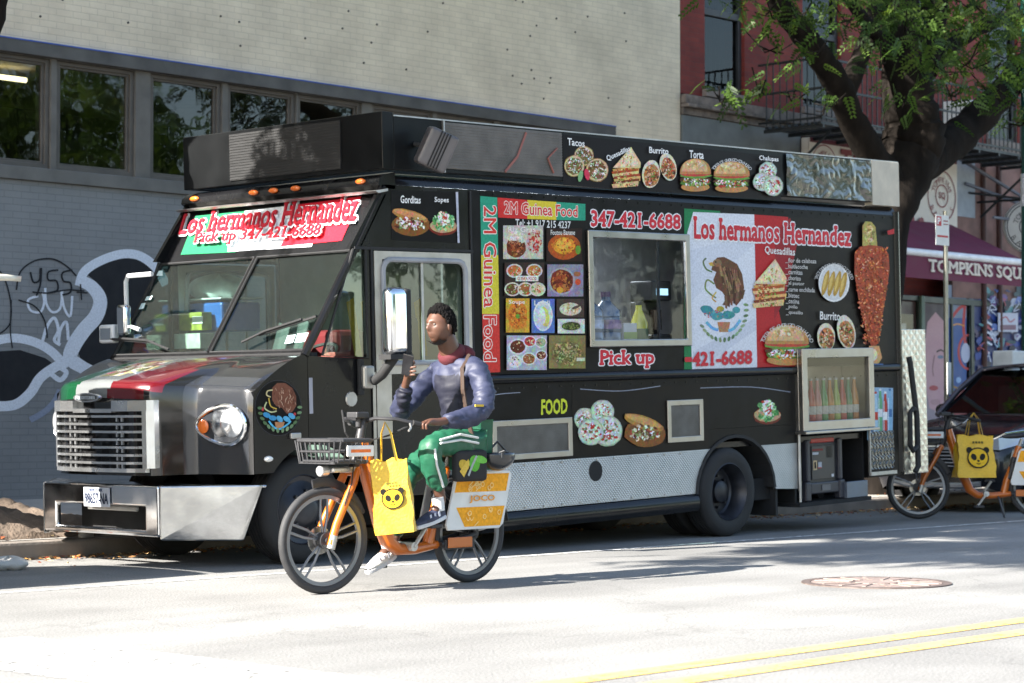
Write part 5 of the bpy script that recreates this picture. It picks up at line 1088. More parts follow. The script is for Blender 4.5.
mb=MB(); mb.grid(lambda u,v:(-4.35+.1*v+.04*math.sin(u*9),.95+u*.38,1.72+v*.28+.03*math.sin(u*7)),14,8); o=mb.build('dash_cloth',mat('white cloth',(.10,.12,.12),.8),truck,solid=.006)
# kitchen inside
mb=MB(); mb.box((-3.2,2.34,.9),(2.8,2.38,3.0)); mb.box((-3.2,1.7,1.75),(2.8,2.33,1.80)); mb.box((-2.6,1.6,2.35),(-1.1,2.33,2.70)); mb.build('kitchen_lining',mat('pale kitchen steel',(.55,.57,.60),.4,.4,var=.2),truck)
mb=MB(); mb.box((-3.2,.06,1.72),(1.0,.55,1.755)); mb.build('service_counter',steelp,truck)
mb=MB(); mb.box((-.95,1.0,1.76),(-.70,1.6,2.9)); mb.box((-1.38,.9,1.76),(-1.33,1.0,3.0)); mb.box((-2.2,1.9,1.81),(-1.9,2.2,2.05)); mb.box((-1.8,1.9,1.81),(-1.5,2.2,2.15)); mb.cyl((-2.5,1.95,1.81),(-2.5,1.95,2.1),.13); mb.build('kitchen_rack',mat('brown copper rack',(.30,.12,.07),.5),truck)
mb=MB(); mb.box((-2.6,1.3,2.98),(.3,1.42,3.01)); mb.build('fill_strip',mat('glowing fill strip',(.9,.9,.9),.4,emit=((.85,.93,1),16)),truck)  # glowing strip out of view, added to brighten the kitchen
# ================================================================ things carried by the truck (own objects)
random.seed(31)
def tw(p): return TO+tX*p[0]+Vector((0,p[1],0))+tZ*p[2]
TR=(0,-TT,0)
# water jugs behind the service window
def jug(p,label,cap):
    e=empty('water_jug',tw(p),label,'water jug','large water jugs behind the service window',TR)
    m=glassm('blue jug plastic',(.30,.42,.62),.5,.08,.12)
    mb=MB(); mb.lathe([(.001,0),(.125,0),(.135,.02),(.135,.13),(.128,.14),(.135,.15),(.135,.26),(.128,.27),(.135,.28),(.13,.33),(.05,.41),(.04,.42),(.04,.46)],(0,0,0),(0,0,1),28); mb.build('bottle_body',mat('blue tinted jug',(.08,.13,.22),.18,coat=.6,var=.3,scale=6),e,smooth=True)
    mb=MB(); mb.cyl((0,0,.455),(0,0,.50),.045,n=16); mb.build('cap',mat('cap '+cap,(.03,.05,.10) if cap=='navy' else (.10,.05,.12),.4),e)
    mb=MB(); mb.lathe([(.137,.17),(.137,.25)],(0,0,0),(0,0,1),28); mb.build('label_band',mat('jug label '+cap,(.30,.36,.5) if cap=='navy' else (.20,.13,.25),.5,var=.5,scale=20),e,smooth=True)
jug((-1.66,.20,1.757),'blue tinted water jug with a pale label, leftmost behind the serving window','navy')
jug((-1.36,.25,1.757),'violet labelled water jug right of the pale labelled one behind the serving window','violet')
e=empty('oil_bottle',tw((-.99,.18,1.757)),'bright yellow bottle between the jugs and the black machine in the serving window','bottle',rot=TR)
mb=MB(); mb.lathe([(.001,0),(.075,0),(.08,.02),(.08,.22),(.03,.34),(.028,.38)],(0,0,0),(0,0,1),20); mb.build('bottle_body',mat('yellow oil',(.55,.52,.03),.2,coat=.5,var=.3),e,smooth=True)
mb=MB(); mb.cyl((0,0,.38),(0,0,.42),.032,n=12); mb.build('cap',mat('black cap',(.02,.02,.02),.5),e)
mb=MB(); mb.lathe([(.0815,.06),(.0815,.17)],(0,0,0),(0,0,1),20); mb.build('label_band',mat('dark green label',(.05,.10,.05),.5),e)
e=empty('white_carton',tw((-1.16,.2,1.757)),'small pale carton in front of the copper rack in the serving window','carton',rot=TR)
mb=MB(); mb.box((-.09,-.06,0),(.09,.06,.22)); mb.build('carton_body',mat('pale carton',(.5,.52,.55),.6),e,bevel=.004); mb=MB(); mb.box((-.092,-.062,.08),(.092,-.0605,.14)); mb.build('carton_print',mat('carton print green',(.25,.35,.12),.6),e)
e=empty('coffee_machine',tw((-.72,.25,1.757)),'black counter machine with a pale blue display in the serving window','machine',rot=TR)
mb=MB(); mb.box((-.14,-.12,0),(.14,.14,.12)); mb.box((-.14,.02,.12),(.14,.14,.42)); mb.box((-.14,-.12,.42),(.14,.14,.60)); mb.build('machine_body',mat('black machine plastic',(.018,.018,.02),.3),e,bevel=.012)
mb=MB(); mb.box((-.08,-.128,.47),(.08,-.121,.53)); mb.build('display',mat('pale display',(.25,.4,.5),.3,emit=((.4,.7,.9),.4)),e); mb=MB(); mb.cyl((0,-.04,.16),(0,-.04,.34),.055,n=16); mb.build('jug_glass',mat('dark jug',(.05,.03,.02),.1),e,smooth=True)
# drinks in the glass cabinet
cols=[('green',(.10,.30,.10)),('clear',(.45,.48,.42)),('red',(.45,.06,.05)),('pink',(.50,.20,.18)),('green',(.12,.34,.12)),('amber',(.45,.18,.04)),('lime',(.32,.42,.10)),('red',(.42,.05,.05)),('dark green',(.05,.20,.09)),('orange',(.5,.2,.05))]
def bottle(first,p,label,col,nm):
    e=empty('drink_bottle',tw(p),label,'drink bottle','soft drink bottles lined up in the glass cabinet',TR)
    b=MB(); b.lathe([(.001,0),(.040,0),(.043,.01),(.043,.20),(.036,.26),(.018,.34),(.016,.41)],(0,0,0),(0,0,1),16); b.build('bottle_body',mat('bottle '+nm,col,.12,coat=.6,var=.1),e,smooth=True)
    b=MB(); b.cyl((0,0,.41),(0,0,.43),.019,n=10); b.build('cap',mat('bottle cap',(.5,.5,.5),.4),e); b=MB(); b.lathe([(.0445,.08),(.0445,.16)],(0,0,0),(0,0,1),16); b.build('label_band',mat('bottle label pale',(.55,.53,.48),.5,var=.3,scale=30),e)
ordn=['first from the left end','second from the left end','third from the left end','fourth from the left end','fifth from the left end','fifth from the right end','fourth from the right end','third from the right end','second from the right end','last at the right end']
for k,(nm,c) in enumerate(cols): bottle(k==0,(1.245+k*.106,.06,1.0),f'{nm} drink bottle in the glass cabinet, {ordn[k]} of the row',c,nm)
# generator
g=empty('generator',tw((1.62,.16,.242)),'black portable generator with a red top handle in the bay below the bottle cabinet','generator',rot=TR); g.scale=(1,1,.93)
gb=mat('generator black plastic',(.022,.022,.026),.45,var=.2,bump=.1)
mb=MB(); mb.box((-.27,-.10,.09),(.27,.3,.62)); mb.build('housing',gb,g,bevel=.03,seg=3)
mb=MB(); P=[(-.33,0),(-.25,.02),(-.22,.07),(.22,.07),(.25,.02),(.33,0),(.33,.16),(.27,.22),(.27,.56),(.32,.60),(.32,.66),(.24,.66),(.22,.60),(-.22,.60),(-.24,.66),(-.32,.66),(-.32,.60),(-.27,.56),(-.27,.22),(-.33,.16)]
holedP=MB(); 
mb.box((-.33,-.14,.0),(-.24,-.06,.20)); mb.box((.24,-.14,0),(.33,-.06,.20)); mb.box((-.30,-.135,.201),(-.24,-.06,.64)); mb.box((.24,-.135,.201),(.30,-.06,.64)); mb.box((-.24,-.13,.07),(.24,-.101,.19)); mb.build('roll_cage',mat('generator frame plastic',(.035,.035,.045),.4),g,bevel=.018)
mb=MB(); mb.box((-.2,-.03,.625),(.2,.12,.66)); mb.box((-.2,-.11,.60),(.2,-.03,.655)); mb.build('carry_handle',mat('generator red',(.45,.03,.02),.35),g,bevel=.012)
mb=MB(); mb.box((-.19,-.112,.22),(.19,-.104,.57)); cp=mb.build('control_panel',mat('panel grey black',(.03,.03,.035),.35),g,bevel=.004)
dd=Decal((0,-.113,0),(1,0,0),(0,0,1),(0,-1,0),step=.0005); dd.rect(-.18,.52,.0,.54,'#7a2a2c'); dd.rect(-.18,.48,-.08,.505,'#b5bac4'); dd.rect(-.17,.32,-.11,.42,'#c9b08a'); dd.rect(-.155,.335,-.125,.405,'#101010'); dd.rect(-.09,.34,-.03,.40,'#a8acb5'); dd.rect(-.10,.335,-.04,.345,'#b53a34'); dd.rect(.13,.235,.17,.265,'#c9c9cc')
for k in range(5): dd.rect(.06+.02*k,.44,.07+.02*k,.56,'#15161a')
dd.build('panel_print',vinyl,cp)
mb=MB(); mb.box((-.06,-.137,.10),(.08,-.131,.16)); mb.build('maker_plate',mat('plate grey',(.12,.12,.13),.4),g)
for s in (-1,1): mb=MB(); mb.cyl((s*.25,.1,.06),(s*.25,.2,.06),.065,n=18); mb.build('wheel',rubb,g)
# cooler, boxes and bag behind the windscreen
def pl(x,y,X=-4.35): return Fp(x,y,(X,0,0),(-1,0,0))
a=pl(168,348);b=pl(213,290)
def tbox(name,label,cat,p0,p1,X0,X1,m,**k):
    o=MB(); o.box((X0,min(p0.y,p1.y),min(p0.z,p1.z)),(X1,max(p0.y,p1.y),max(p0.z,p1.z))); o=o.build(name,m,**k)
    o.matrix_world=Matrix.Translation(TO)@Matrix.Rotation(-TT,4,'Y'); return tag(o,label,cat)
c1_=tbox('cool_box','blue cool box with a white lid behind the left windscreen pane','cool box',pl(165,333),pl(215,302),-4.28,-3.85,mat('blue plastic',(.02,.11,.42),.4),bevel=.02)
mb=MB(); q0,q1=pl(164,302),pl(216,297); mb.box((-4.30,q1.y if q1.y<q0.y else q0.y,q0.z),(-3.83,max(q0.y,q1.y),q1.z)); mb.build('lid',mat('white plastic lid',(.6,.62,.65),.4),c1_,bevel=.01)
c2__=tbox('cardboard_box','yellow and green printed box in front of the blue cool box','box',pl(182,331),pl(208,312),-4.42,-4.31,mat('yellow green carton',(.28,.30,.04),.6,var=.5,scale=12),bevel=.003)
mb=MB(); q0,q1=pl(192,324,-4.43),pl(202,316,-4.43); mb.box((-4.427,min(q0.y,q1.y),q0.z),(-4.421,max(q0.y,q1.y),q1.z)); mb.build('white_label',mat('white label',(.7,.7,.7),.6),c2__)
c3_=tbox('white_box','white printed box under the yellow and green box on the dashboard','box',pl(184,349),pl(212,333),-4.48,-4.33,mat('white carton',(.5,.52,.48),.6,var=.25,scale=14),bevel=.003)
mb=MB(); 
def bagf(u,v):
    t=u*2*PI; ph=v*PI; c=(pl(178,296)+pl(213,280))/2; return (-4.1+.16*math.cos(t)*math.sin(ph)*(1+.1*math.sin(5*t)),c.y+.33*math.sin(t)*math.sin(ph)*(1+.12*math.sin(3*t+1)),c.z+.11*math.cos(ph)+.02*math.sin(7*t))
mb.grid(bagf,30,14); o=mb.build('plastic_bag',mat('milky plastic bag',(.42,.46,.46),.35,var=.3,bump=.5,bscale=14),smooth=True); o.matrix_world=Matrix.Translation(TO)@Matrix.Rotation(-TT,4,'Y'); tag(o,'crumpled milky plastic bag on top of the blue cool box','plastic bag')
mb=MB(); mb.box((-3.95,.95,1.0),(-3.6,1.4,1.95)); o=mb.build('red_crate',mat('dark red fabric',(.16,.01,.015),.8,var=.3),bevel=.05); o.matrix_world=Matrix.Translation(TO)@Matrix.Rotation(-TT,4,'Y'); tag(o,'dark red cloth bundle beside the driver seat inside the truck cab','bundle')
o.name='cloth_bundle'
mb=MB(); mb.box((-4.7,.16,1.69),(-4.5,.34,1.73)); mb.box((-4.68,.17,1.731),(-4.52,.33,1.76)); o=mb.build('paper_stack',mat('red white paper',(.42,.1,.09),.7,var=.5,scale=20)); o.matrix_world=Matrix.Translation(TO)@Matrix.Rotation(-TT,4,'Y'); tag(o,'red and white papers piled on the dashboard by the driver side window','papers')

# ================================================================ electric bikes
random.seed(41)
orange=mat('orange bike paint',(.52,.125,.008),.3,coat=.5,var=.06)
bkp=mat('bike black plastic',(.022,.022,.025),.45); gry=mat('bike grey plastic',(.03,.03,.033),.5,var=.15); tyrem=mat('bike tyre',(.03,.03,.032),.7,var=.2,scale=20); spok=mat('grey alloy wheel',(.20,.21,.23),.35,.7)
WB=1.32; WR=.338
def bike_wheel(root,x,steer=0):
    e=empty('wheel',(x,0,WR)); e.parent=root; e.rotation_euler=(0,0,steer)
    mb=MB(); mb.lathe([(WR-.027+.027*math.cos(R(a)),.026*math.sin(R(a))) for a in range(0,360,30)],(0,0,0),(0,1,0),64,closed=True); mb.build('tyre',tyrem,e,smooth=True)
    mb=MB(); mb.lathe([(WR-.042,-.012),(WR-.075,-.010),(WR-.075,.010),(WR-.042,.012)],(0,0,0),(0,1,0),64,closed=True)
    for k in range(5):
        a=2*PI*k/5+.3
        for s in (-1,1):
            b_=a+s*.13; mb.tube([(.045*math.cos(b_),0,.045*math.sin(b_)),(.15*math.cos(a+s*.17),0,.15*math.sin(a+s*.17)),((WR-.07)*math.cos(a+s*.10),0,(WR-.07)*math.sin(a+s*.10))],.009,6)
    mb.build('rim',spok,e,smooth=True); mb=MB(); mb.cyl((0,-.045,0),(0,.045,0),.052,n=20); mb.cyl((0,-.06,0),(0,.06,0),.02,n=10); mb.build('hub',bkp,e,smooth=True,ang=50)
    if x<.5: mb=MB(); mb.lathe([(.05,.04),(.09,.041),(.09,.043),(.05,.043)],(0,0,0),(0,1,0),30,closed=True); mb.build('brake_disc',steelp,e)
def ebike(loc,label,steer=0):
    r=empty('electric_bike',loc,label,'bicycle','orange shared electric bikes')
    bike_wheel(r,0,steer); bike_wheel(r,WB)
    mb=MB(); mb.tube([(.33,0,.97),(.345,0,.90),(.40,0,.72),(.50,0,.44),(.56,0,.31),(.64,0,.255),(.80,0,.25),(1.0,0,.27)],[.055,.062,.068,.068,.062,.055,.05,.04],14,flat=.75); mb.tube([(.93,0,.27),(.96,0,.4),(1.02,0,.55)],.04,10); mb.tube([(1.06,0,.66),(1.10,0,.78)],.036,10); mb.build('frame',orange,r,smooth=True)
    mb=MB(); mb.box((.985,-.05,.40),(1.14,.05,.66),M=Matrix.Translation((1.06,0,.53))@Matrix.Rotation(R(14),4,'Y')@Matrix.Translation((-1.06,0,-.53))); mb.build('battery',bkp,r,bevel=.025)
    mb=MB()
    for s in (-1,1): mb.tube([(1.0,s*.05,.27),(WB,s*.065,WR-.01)],.02,8); mb.tube([(1.02,s*.05,.62),(WB,s*.065,WR)],.012,8)
    mb.box((1.02,-.075,.235),(1.30,-.065,.30)); mb.build('rear_stay',bkp,r,smooth=True,ang=50)
    mb=MB(); mb.box((1.04,-.085,.245),(1.27,-.076,.315)); cg=mb.build('chain_guard',orange,r,bevel=.008)
    fk=empty('fork',(.0,0,0)); fk.parent=r; fk.location=(0,0,0); fk.rotation_euler=(0,0,0)
    mb=MB()
    for s in (-1,1): mb.tube([(.0,s*.068,WR-.03),(.05,s*.066,WR+.10),(.20,s*.06,.70),(.24,s*.05,.78)],[.026,.026,.028,.026],10)
    mb.tube([(.24,-.06,.77),(.24,.06,.77)],.03,10); mb.build('fork_leg',orange,fk,smooth=True)
    for s in (-1,1): mb=MB(); mb.tube([(.0,s*.069,WR-.05),(.025,s*.069,WR+.03)],.028,10); mb.build('fork_tip',alu,fk,smooth=True)
    mb=MB(); mb.tube([(.245,0,.75),(.31,0,.96),(.335,0,1.07)],[.034,.034,.028],10); mb.tube([(.335,0,1.06),(.35,0,1.10)],.03,8); mb.build('steerer',bkp,r,smooth=True)
    mb=MB(); P=[(WR*1.09*math.cos(R(a)),0,WR+WR*1.09*math.sin(R(a))) for a in range(25,106,8)]; mb.tube(P,.030,8,flat=.25); mb.build('front_mudguard',bkp,r,smooth=True)
    mb=MB(); P=[(WB+WR*1.09*math.cos(R(a)),0,WR+WR*1.09*math.sin(R(a))) for a in range(10,176,8)]; mb.tube(P,.032,8,flat=.25); mb.build('rear_mudguard',bkp,r,smooth=True)
    mb=MB(); mb.tube([(.36,0,1.09),(.34,-.12,1.11),(.40,-.24,1.105),(.55,-.31,1.07)],.013,8); mb.tube([(.36,0,1.09),(.34,.12,1.11),(.40,.24,1.105),(.55,.31,1.07)],.013,8); mb.build('handlebar',bkp,r,smooth=True)
    
    for s in (-1,1): mb=MB(); mb.tube([(.50,s*.295,1.08),(.60,s*.325,1.055)],.020,8); mb.build('grip',rubb,r,smooth=True)
    mb=MB(); mb.box((.24,-.05,1.11),(.35,.05,1.15)); mb.tube([(.30,0,1.05),(.30,0,1.12)],.02); mb.build('display_mount',gry,r,bevel=.012)
    mb=MB(); mb.tube([(.50,-.28,1.07),(.38,-.20,1.0),(.30,-.07,.96),(.34,-.03,.86)],.006,5); mb.tube([(.50,.28,1.07),(.34,.2,1.16),(.24,.06,1.02),(.33,.03,.88)],.006,5); mb.tube([(.24,-.05,1.0),(.16,-.09,.7),(.05,-.075,.42)],.005,5); mb.build('brake_cable',rubb,r,smooth=True)
    mb=MB(); mb.tube([(.47,-.30,1.075),(.44,-.34,1.05),(.40,-.36,1.03)],.007,6); mb.build('brake_lever',alu,r)
    # basket
    bk=empty('basket',(0,0,0)); bk.parent=r
    mb=MB()
    for z,f in ((.84,.82),(.90,.9),(.97,.97)):
        x0,x1,y_=.02-.1*f,.22,.21*f; P=[(x1,-y_,z),(x0+.05,-y_,z),(x0,-y_+.05,z),(x0,y_-.05,z),(x0+.05,y_,z),(x1,y_,z)]; mb.tube(P,.014 if z>.95 else .008,6,closed=True)
    for k in range(9): y=-.19+.38*k/8; mb.tube([(-.06,y*.85,.83),(-.078,y*.97,.97)],.006,5)
    for k in range(6):
        x=-.04+.25*k/5
        for s in (-1,1): mb.tube([(x,s*.175,.83),(x,s*.205,.97)],.006,5)
    mb.box((-.06,-.17,.822),(.22,.17,.836)); mb.build('basket_cage',gry,bk)
    mb=MB(); mb.box((.0,-.222,.87),(.23,-.212,.94)); q=mb.build('basket_plate',mat('basket plate white',(.62,.62,.6),.45),bk,bevel=.006); dd=Decal((.0,-.2225,.87),(1,0,0),(0,0,1),(0,-1,0),step=.0005); dd.rect(.03,.025,.2,.045,'#d9703a'); dd.build('plate_stripe',vinyl,q)
    mb=MB(); mb.box((.03,-.06,.765),(.24,.06,.80)); mb.cyl((.03,0,.78),(-.04,0,.775),.035,n=14); mb.build('headlight',mat('head lamp silver',(.5,.5,.5),.25,.6),r,bevel=.01)
    # seat, rack, side panel
    mb=MB(); mb.tube([(1.09,0,.76),(1.13,0,.86)],.017,8); mb.build('seat_post',alu,r)
    def sf(u,v):
        a=v*2*PI; x=.92+.30*u; w_=.03+.075*u**1.3; return (x+.0,w_*math.cos(a)*math.sin(PI*(.08+.84*u))**.35,.885+.03*math.sin(a)*math.sin(PI*(.05+.9*u))**.4+.02*u)
    mb=MB(); mb.grid(sf,14,16); mb.build('saddle',bkp,r,smooth=True)
    mb=MB()
    for s in (-1,1): mb.tube([(1.06,s*.07,.70),(1.30,s*.08,.72),(1.62,s*.08,.73)],.010,6); mb.tube([(1.5,s*.08,.73),(WB,s*.07,WR+.03)],.009,6)
    mb.tube([(1.30,-.08,.72),(1.30,.08,.72)],.008); mb.tube([(1.62,-.08,.73),(1.62,.08,.73)],.01); mb.build('rear_rack',bkp,r)
    pn_=empty('side_panel',(0,0,0)); pn_.parent=r
    P=[(.985,.365),(.97,.40),(1.06,.725),(1.09,.755),(1.58,.755),(1.605,.73),(1.52,.395),(1.48,.365)]
    mb=MB(); mb.ext(P,-.135,-.115); mb.build('panel_board',mat('panel white plastic',(.66,.66,.64),.45),pn_,bevel=.006)
    dd=Decal((0,-.1355,0),(1,0,0),(0,0,1),(0,-1,0),step=.0004); yl='#e9a127'
    def lx(z): return 1.05+(z-.41)*.26
    dd.poly([(1.08,.735),(1.575,.735),(1.545,.615),(1.045,.615)],yl); dd.poly([(1.06,.515),(1.53,.515),(1.485,.385),(1.14,.385)],yl)
    random.seed(8)
    for _ in range(26):
        z=random.choice([random.uniform(.63,.71),random.uniform(.40,.505)]); x=random.uniform(1.12,1.49); k=random.choice([0,1,2]);
        if k==0: dd.stroke([(x-.02,z-.015),(x+.02,z+.015)],.007,'#f2cf85')
        elif k==1: dd.ring(x,z,.018,.018,.006,'#f2cf85',12)
        else: dd.stroke([(x-.02,z+.01),(x,z-.012),(x+.02,z+.008)],.006,'#f2cf85')
    dd.text('JOCO',1.18,.543,1.42,.592,'#e39a3a',.03); dd.build('panel_print',vinyl,pn_)
    mb=MB(); mb.ext(P,.115,.135); mb.build('panel_board',MATS['panel white plastic'],pn_,bevel=.006)
    ck=empty('crank',(.72,0,.27)); ck.parent=r
    mb=MB(); mb.tube([(0,-.085,0),(-.10,-.10,-.13)],.014,8); mb.cyl((0,-.09,0),(0,.09,0),.03); mb.tube([(0,.085,0),(.10,.10,.13)],.014,8); mb.build('crank_arm',alu,ck)
    mb=MB(); mb.box((-.15,-.20,-.145),(-.05,-.11,-.12)); mb.box((.05,.11,.12),(.15,.20,.145)); mb.build('pedal',bkp,ck,bevel=.006)
    return r
bikeA=ebike((9.39,10.38,0),'orange electric bike being ridden past the front of the food truck',R(-7))
bikeB=copy_tree(bikeA); bikeB.location=(20.33,12.97,0); bikeB.rotation_euler=(0,0,R(-45)); bikeB['label']='orange electric bike parked between the food truck and the dark car'
for o in bikeB.children:
    if o.name.startswith('crank'): pass
for o in bikeA.children:
    if o.name.startswith('crank'): ckA=o; o.rotation_euler=(0,R(-172),0)
mb=MB(); mb.tube([(.86,-.04,.24),(.90,-.14,.02)],.012,6); mb.tube([(.90,.0,.24),(.96,.10,.02)],.012,6); mb.build('kickstand',bkp,bikeB)
# the rider's paper carrier bag and the parked bike's bag
ybag=colmat('yellow carrier bag',.45,bump=.35,var=.08,coat=.15)
def tote(loc,rotz,w_,d_,h_,label,face=True,lean=0):
    e=empty('carrier_bag',loc,label,'carrier bag',rot=(0,lean,rotz)); yc='#d8ad2a'; mb=MB()
    def side(fx,ink): pass
    def f(u,v):
        a=u*4; k=int(a)%4; t=a-int(a); c=[(-1,-1),(1,-1),(1,1),(-1,1)]; p=c[k];q=c[(k+1)%4]; x=p[0]+(q[0]-p[0])*t; y=p[1]+(q[1]-p[1])*t
        s=1-.10*v+.045*math.sin(v*9+u*20)+.02*math.sin(v*23+u*31); dd_=1-.55*v; return (x*w_/2*s,y*d_/2*dd_+.010*math.sin(v*11+x*4)*(1-v),h_*v+.012*math.sin(x*6)*v)
    mb.grid(f,32,14,0,lin('#d6ac26')); b_=mb.build('bag_body',ybag,e,smooth=True,ang=45)
    mb=MB()
    for s in (-1,1): mb.tube([(-w_*.2,s*d_*.22,h_*.98),(-w_*.12,s*d_*.12,h_+.17),(w_*.0,s*.01,h_+.24),(w_*.12,s*d_*.12,h_+.17),(w_*.2,s*d_*.22,h_*.98)],.016,6,flat=.2,ink=lin('#d6ac26'))
    mb.build('bag_handle',ybag,e)
    def conv(x,y):   # follow the bag's sloping front
        v=y/h_; return (x*(1-.1*v),y)
    dd=Decal((0,0,0),(1,0,0),(0,0,1),(0,-1,0),step=.0004); base=dd.put
    def put(pts,fs,col):
        dd.h+=dd.step; out=[]
        for u,w2 in pts:
            v=w2/h_; out.append(Vector((u,-d_/2*(1-.55*v)-.014-dd.h,w2)))
        dd.mb.add(out,fs,0,lin(col))
    dd.put=put; r=min(w_,h_)*.27; cx,cy=w_*.03,h_*.47; kk='#1f1d18'
    dd.ell(cx-r*.82,cy+r*.72,r*.30,r*.30,kk,16); dd.ell(cx+r*.82,cy+r*.72,r*.30,r*.30,kk,16)
    dd.ell(cx,cy,r*1.06,r*.98,kk,28); dd.ell(cx,cy,r*.93,r*.85,'#d6ac26',28); dd.ell(cx-r*.42,cy+r*.08,r*.26,r*.34,kk,16,.5); dd.ell(cx+r*.42,cy+r*.08,r*.26,r*.34,kk,16,-.5); dd.ell(cx,cy-r*.28,r*.14,r*.1,kk,10); dd.stroke([(cx-r*.2,cy-r*.5),(cx,cy-r*.58),(cx+r*.2,cy-r*.5)],r*.08,kk)
    for k in range(4): dd.rect(cx-r*.5+k*r*.28,cy+r*1.35,cx-r*.3+k*r*.28,cy+r*1.55,'#5a5424')
    dd.build('bag_print',vinyl,b_)
    return e
tote((9.77,10.11,.38),R(-50),.25,.17,.47,'yellow carrier bag printed with an animal face, hanging in front of the rider',lean=R(-6))
tote((20.63,12.46,.45),R(-40),.42,.22,.45,'large yellow carrier bag with an animal face hanging from the parked bike by the car')

# ================================================================ the rider
random.seed(51)
def skin_mesh(name,verts,edges,m,parent=None,sub=2,root=0):
    "verts: (x,y,z,rx,ry)"
    me=bpy.data.meshes.new(name); me.from_pydata([v[:3] for v in verts],edges,[]); o=bpy.data.objects.new(name,me); C.objects.link(o)
    md=o.modifiers.new('k','SKIN'); md.use_smooth_shade=True; sv=me.skin_vertices[0].data
    for i,v in enumerate(verts): sv[i].radius=(v[3],v[4] if len(v)>4 else v[3]); sv[i].use_root=(i==root)
    md2=o.modifiers.new('u','SUBSURF'); md2.levels=sub; md2.render_levels=sub
    bpy.context.view_layer.update()
    m2=bpy.data.meshes.new_from_object(o.evaluated_get(bpy.context.evaluated_depsgraph_get())); bpy.data.objects.remove(o)
    m2.materials.clear(); m2.materials.append(m); m2.name=name; m2.polygons.foreach_set('use_smooth',[True]*len(m2.polygons))
    o=bpy.data.objects.new(name,m2); C.objects.link(o); o.parent=parent; return o
from mathutils import noise
def wrinkle(o,amp,sc,st=(1,1,1)):
    me=o.data; ns=[v.normal.copy() for v in me.vertices]
    for v,n in zip(me.vertices,ns):
        p=Vector((v.co.x*sc*st[0],v.co.y*sc*st[1],v.co.z*sc*st[2])); k=noise.noise(p)+.5*noise.noise(p*2.3); v.co+=n*(abs(k)*2-.5)*amp
    me.update()
skin=mat('dark brown skin',(.10,.045,.028),.45,var=.1,scale=20)
def add_mesh(o,mb):
    "join extra faces into the mesh of o (one continuous figure)"
    me=o.data; bm=bmesh.new(); bm.from_mesh(me); t=bpy.data.meshes.new('t'); t.from_pydata(mb.v,[],mb.f); bm.from_mesh(t); bmesh.ops.recalc_face_normals(bm,faces=bm.faces); bm.to_mesh(me); bm.free(); bpy.data.meshes.remove(t); me.polygons.foreach_set('use_smooth',[True]*len(me.polygons))
HX,HY,HZ=10.41,10.36,1.72   # head centre
V=[(10.64,10.38,.98,.09,.09),(10.62,10.38,1.2,.08,.08),(10.60,10.38,1.42,.075,.075),(10.545,10.38,1.54,.075,.075),(10.485,10.37,1.62,.072,.072),(10.44,10.36,1.71,.07,.07)]
E_=[(0,1),(1,2),(2,3),(3,4),(4,5)]
# head sits on the neck: jaw, skull
def av(p,r,frm,r2=None): V.append((*p,r,r2 or r)); E_.append((frm,len(V)-1)); return len(V)-1
# arms to the hands
def hand(wi,wrist,palm,dirs,thumb,s=1.0):
    k=av(palm,.030,wi,.020)
    for (o,d1,d2,L_) in dirs:
        b=Vector(palm)+Vector(o); j1=b+Vector(d1).normalized()*.038*L_; j2=j1+Vector(d2).normalized()*.034*L_
        n=av(tuple(b),.0105,k); n=av(tuple(j1),.0095,n); n=av(tuple(j2),.008,n)
    b=Vector(palm)+Vector(thumb[0]); n=av(tuple(b),.012,k); n=av(tuple(b+Vector(thumb[1]).normalized()*.045),.0095,n)
# near (left) arm on the bar
sh=av((10.60,10.20,1.44),.045,2); el=av((10.50,10.05,1.15),.032,sh); w1=av((10.10,10.05,1.085),.027,el)
hand(w1,None,(10.01,10.05,1.085),[((-.030,-.028,.0),(-1,0,-.5),(.2,0,-1),1),((-.034,-.008,.003),(-1,0,-.4),(.2,0,-1),1.08),((-.032,.012,.003),(-1,0,-.4),(.2,0,-1),1.05),((-.026,.030,0),(-1,0,-.5),(.3,0,-1),.85)],((.0,.032,-.01),(-.6,.3,-.7)))
# far (right) arm raised with the phone
sh=av((10.58,10.56,1.43),.042,2); sh=av((10.42,10.59,1.28),.036,sh); el=av((10.22,10.57,1.13),.032,sh); w2=av((10.14,10.40,1.35),.027,el)
hand(w2,None,(10.125,10.36,1.42),[((-.02,-.02,.035),(-.5,-1,.3),(.5,-.8,.2),1),((-.018,-.022,.015),(-.5,-1,.2),(.5,-.8,.1),1.05),((-.016,-.022,-.006),(-.5,-1,.1),(.5,-.8,0),1.0),((-.012,-.02,-.026),(-.5,-1,0),(.5,-.8,0),.85)],((.02,.0,.03),(.1,-.6,.9)))
# legs (inside the trousers)
hp=av((10.66,10.27,.93),.085,0); kn=av((10.14,10.20,.93),.062,hp); an=av((10.29,10.22,.555),.038,kn); toe=av((10.20,10.22,.49),.03,an)
hp=av((10.66,10.49,.93),.085,0); kn=av((10.22,10.50,.72),.062,hp); an=av((10.12,10.50,.28),.038,kn); toe=av((10.0,10.5,.20),.03,an)
person=skin_mesh('person',V,E_,skin)
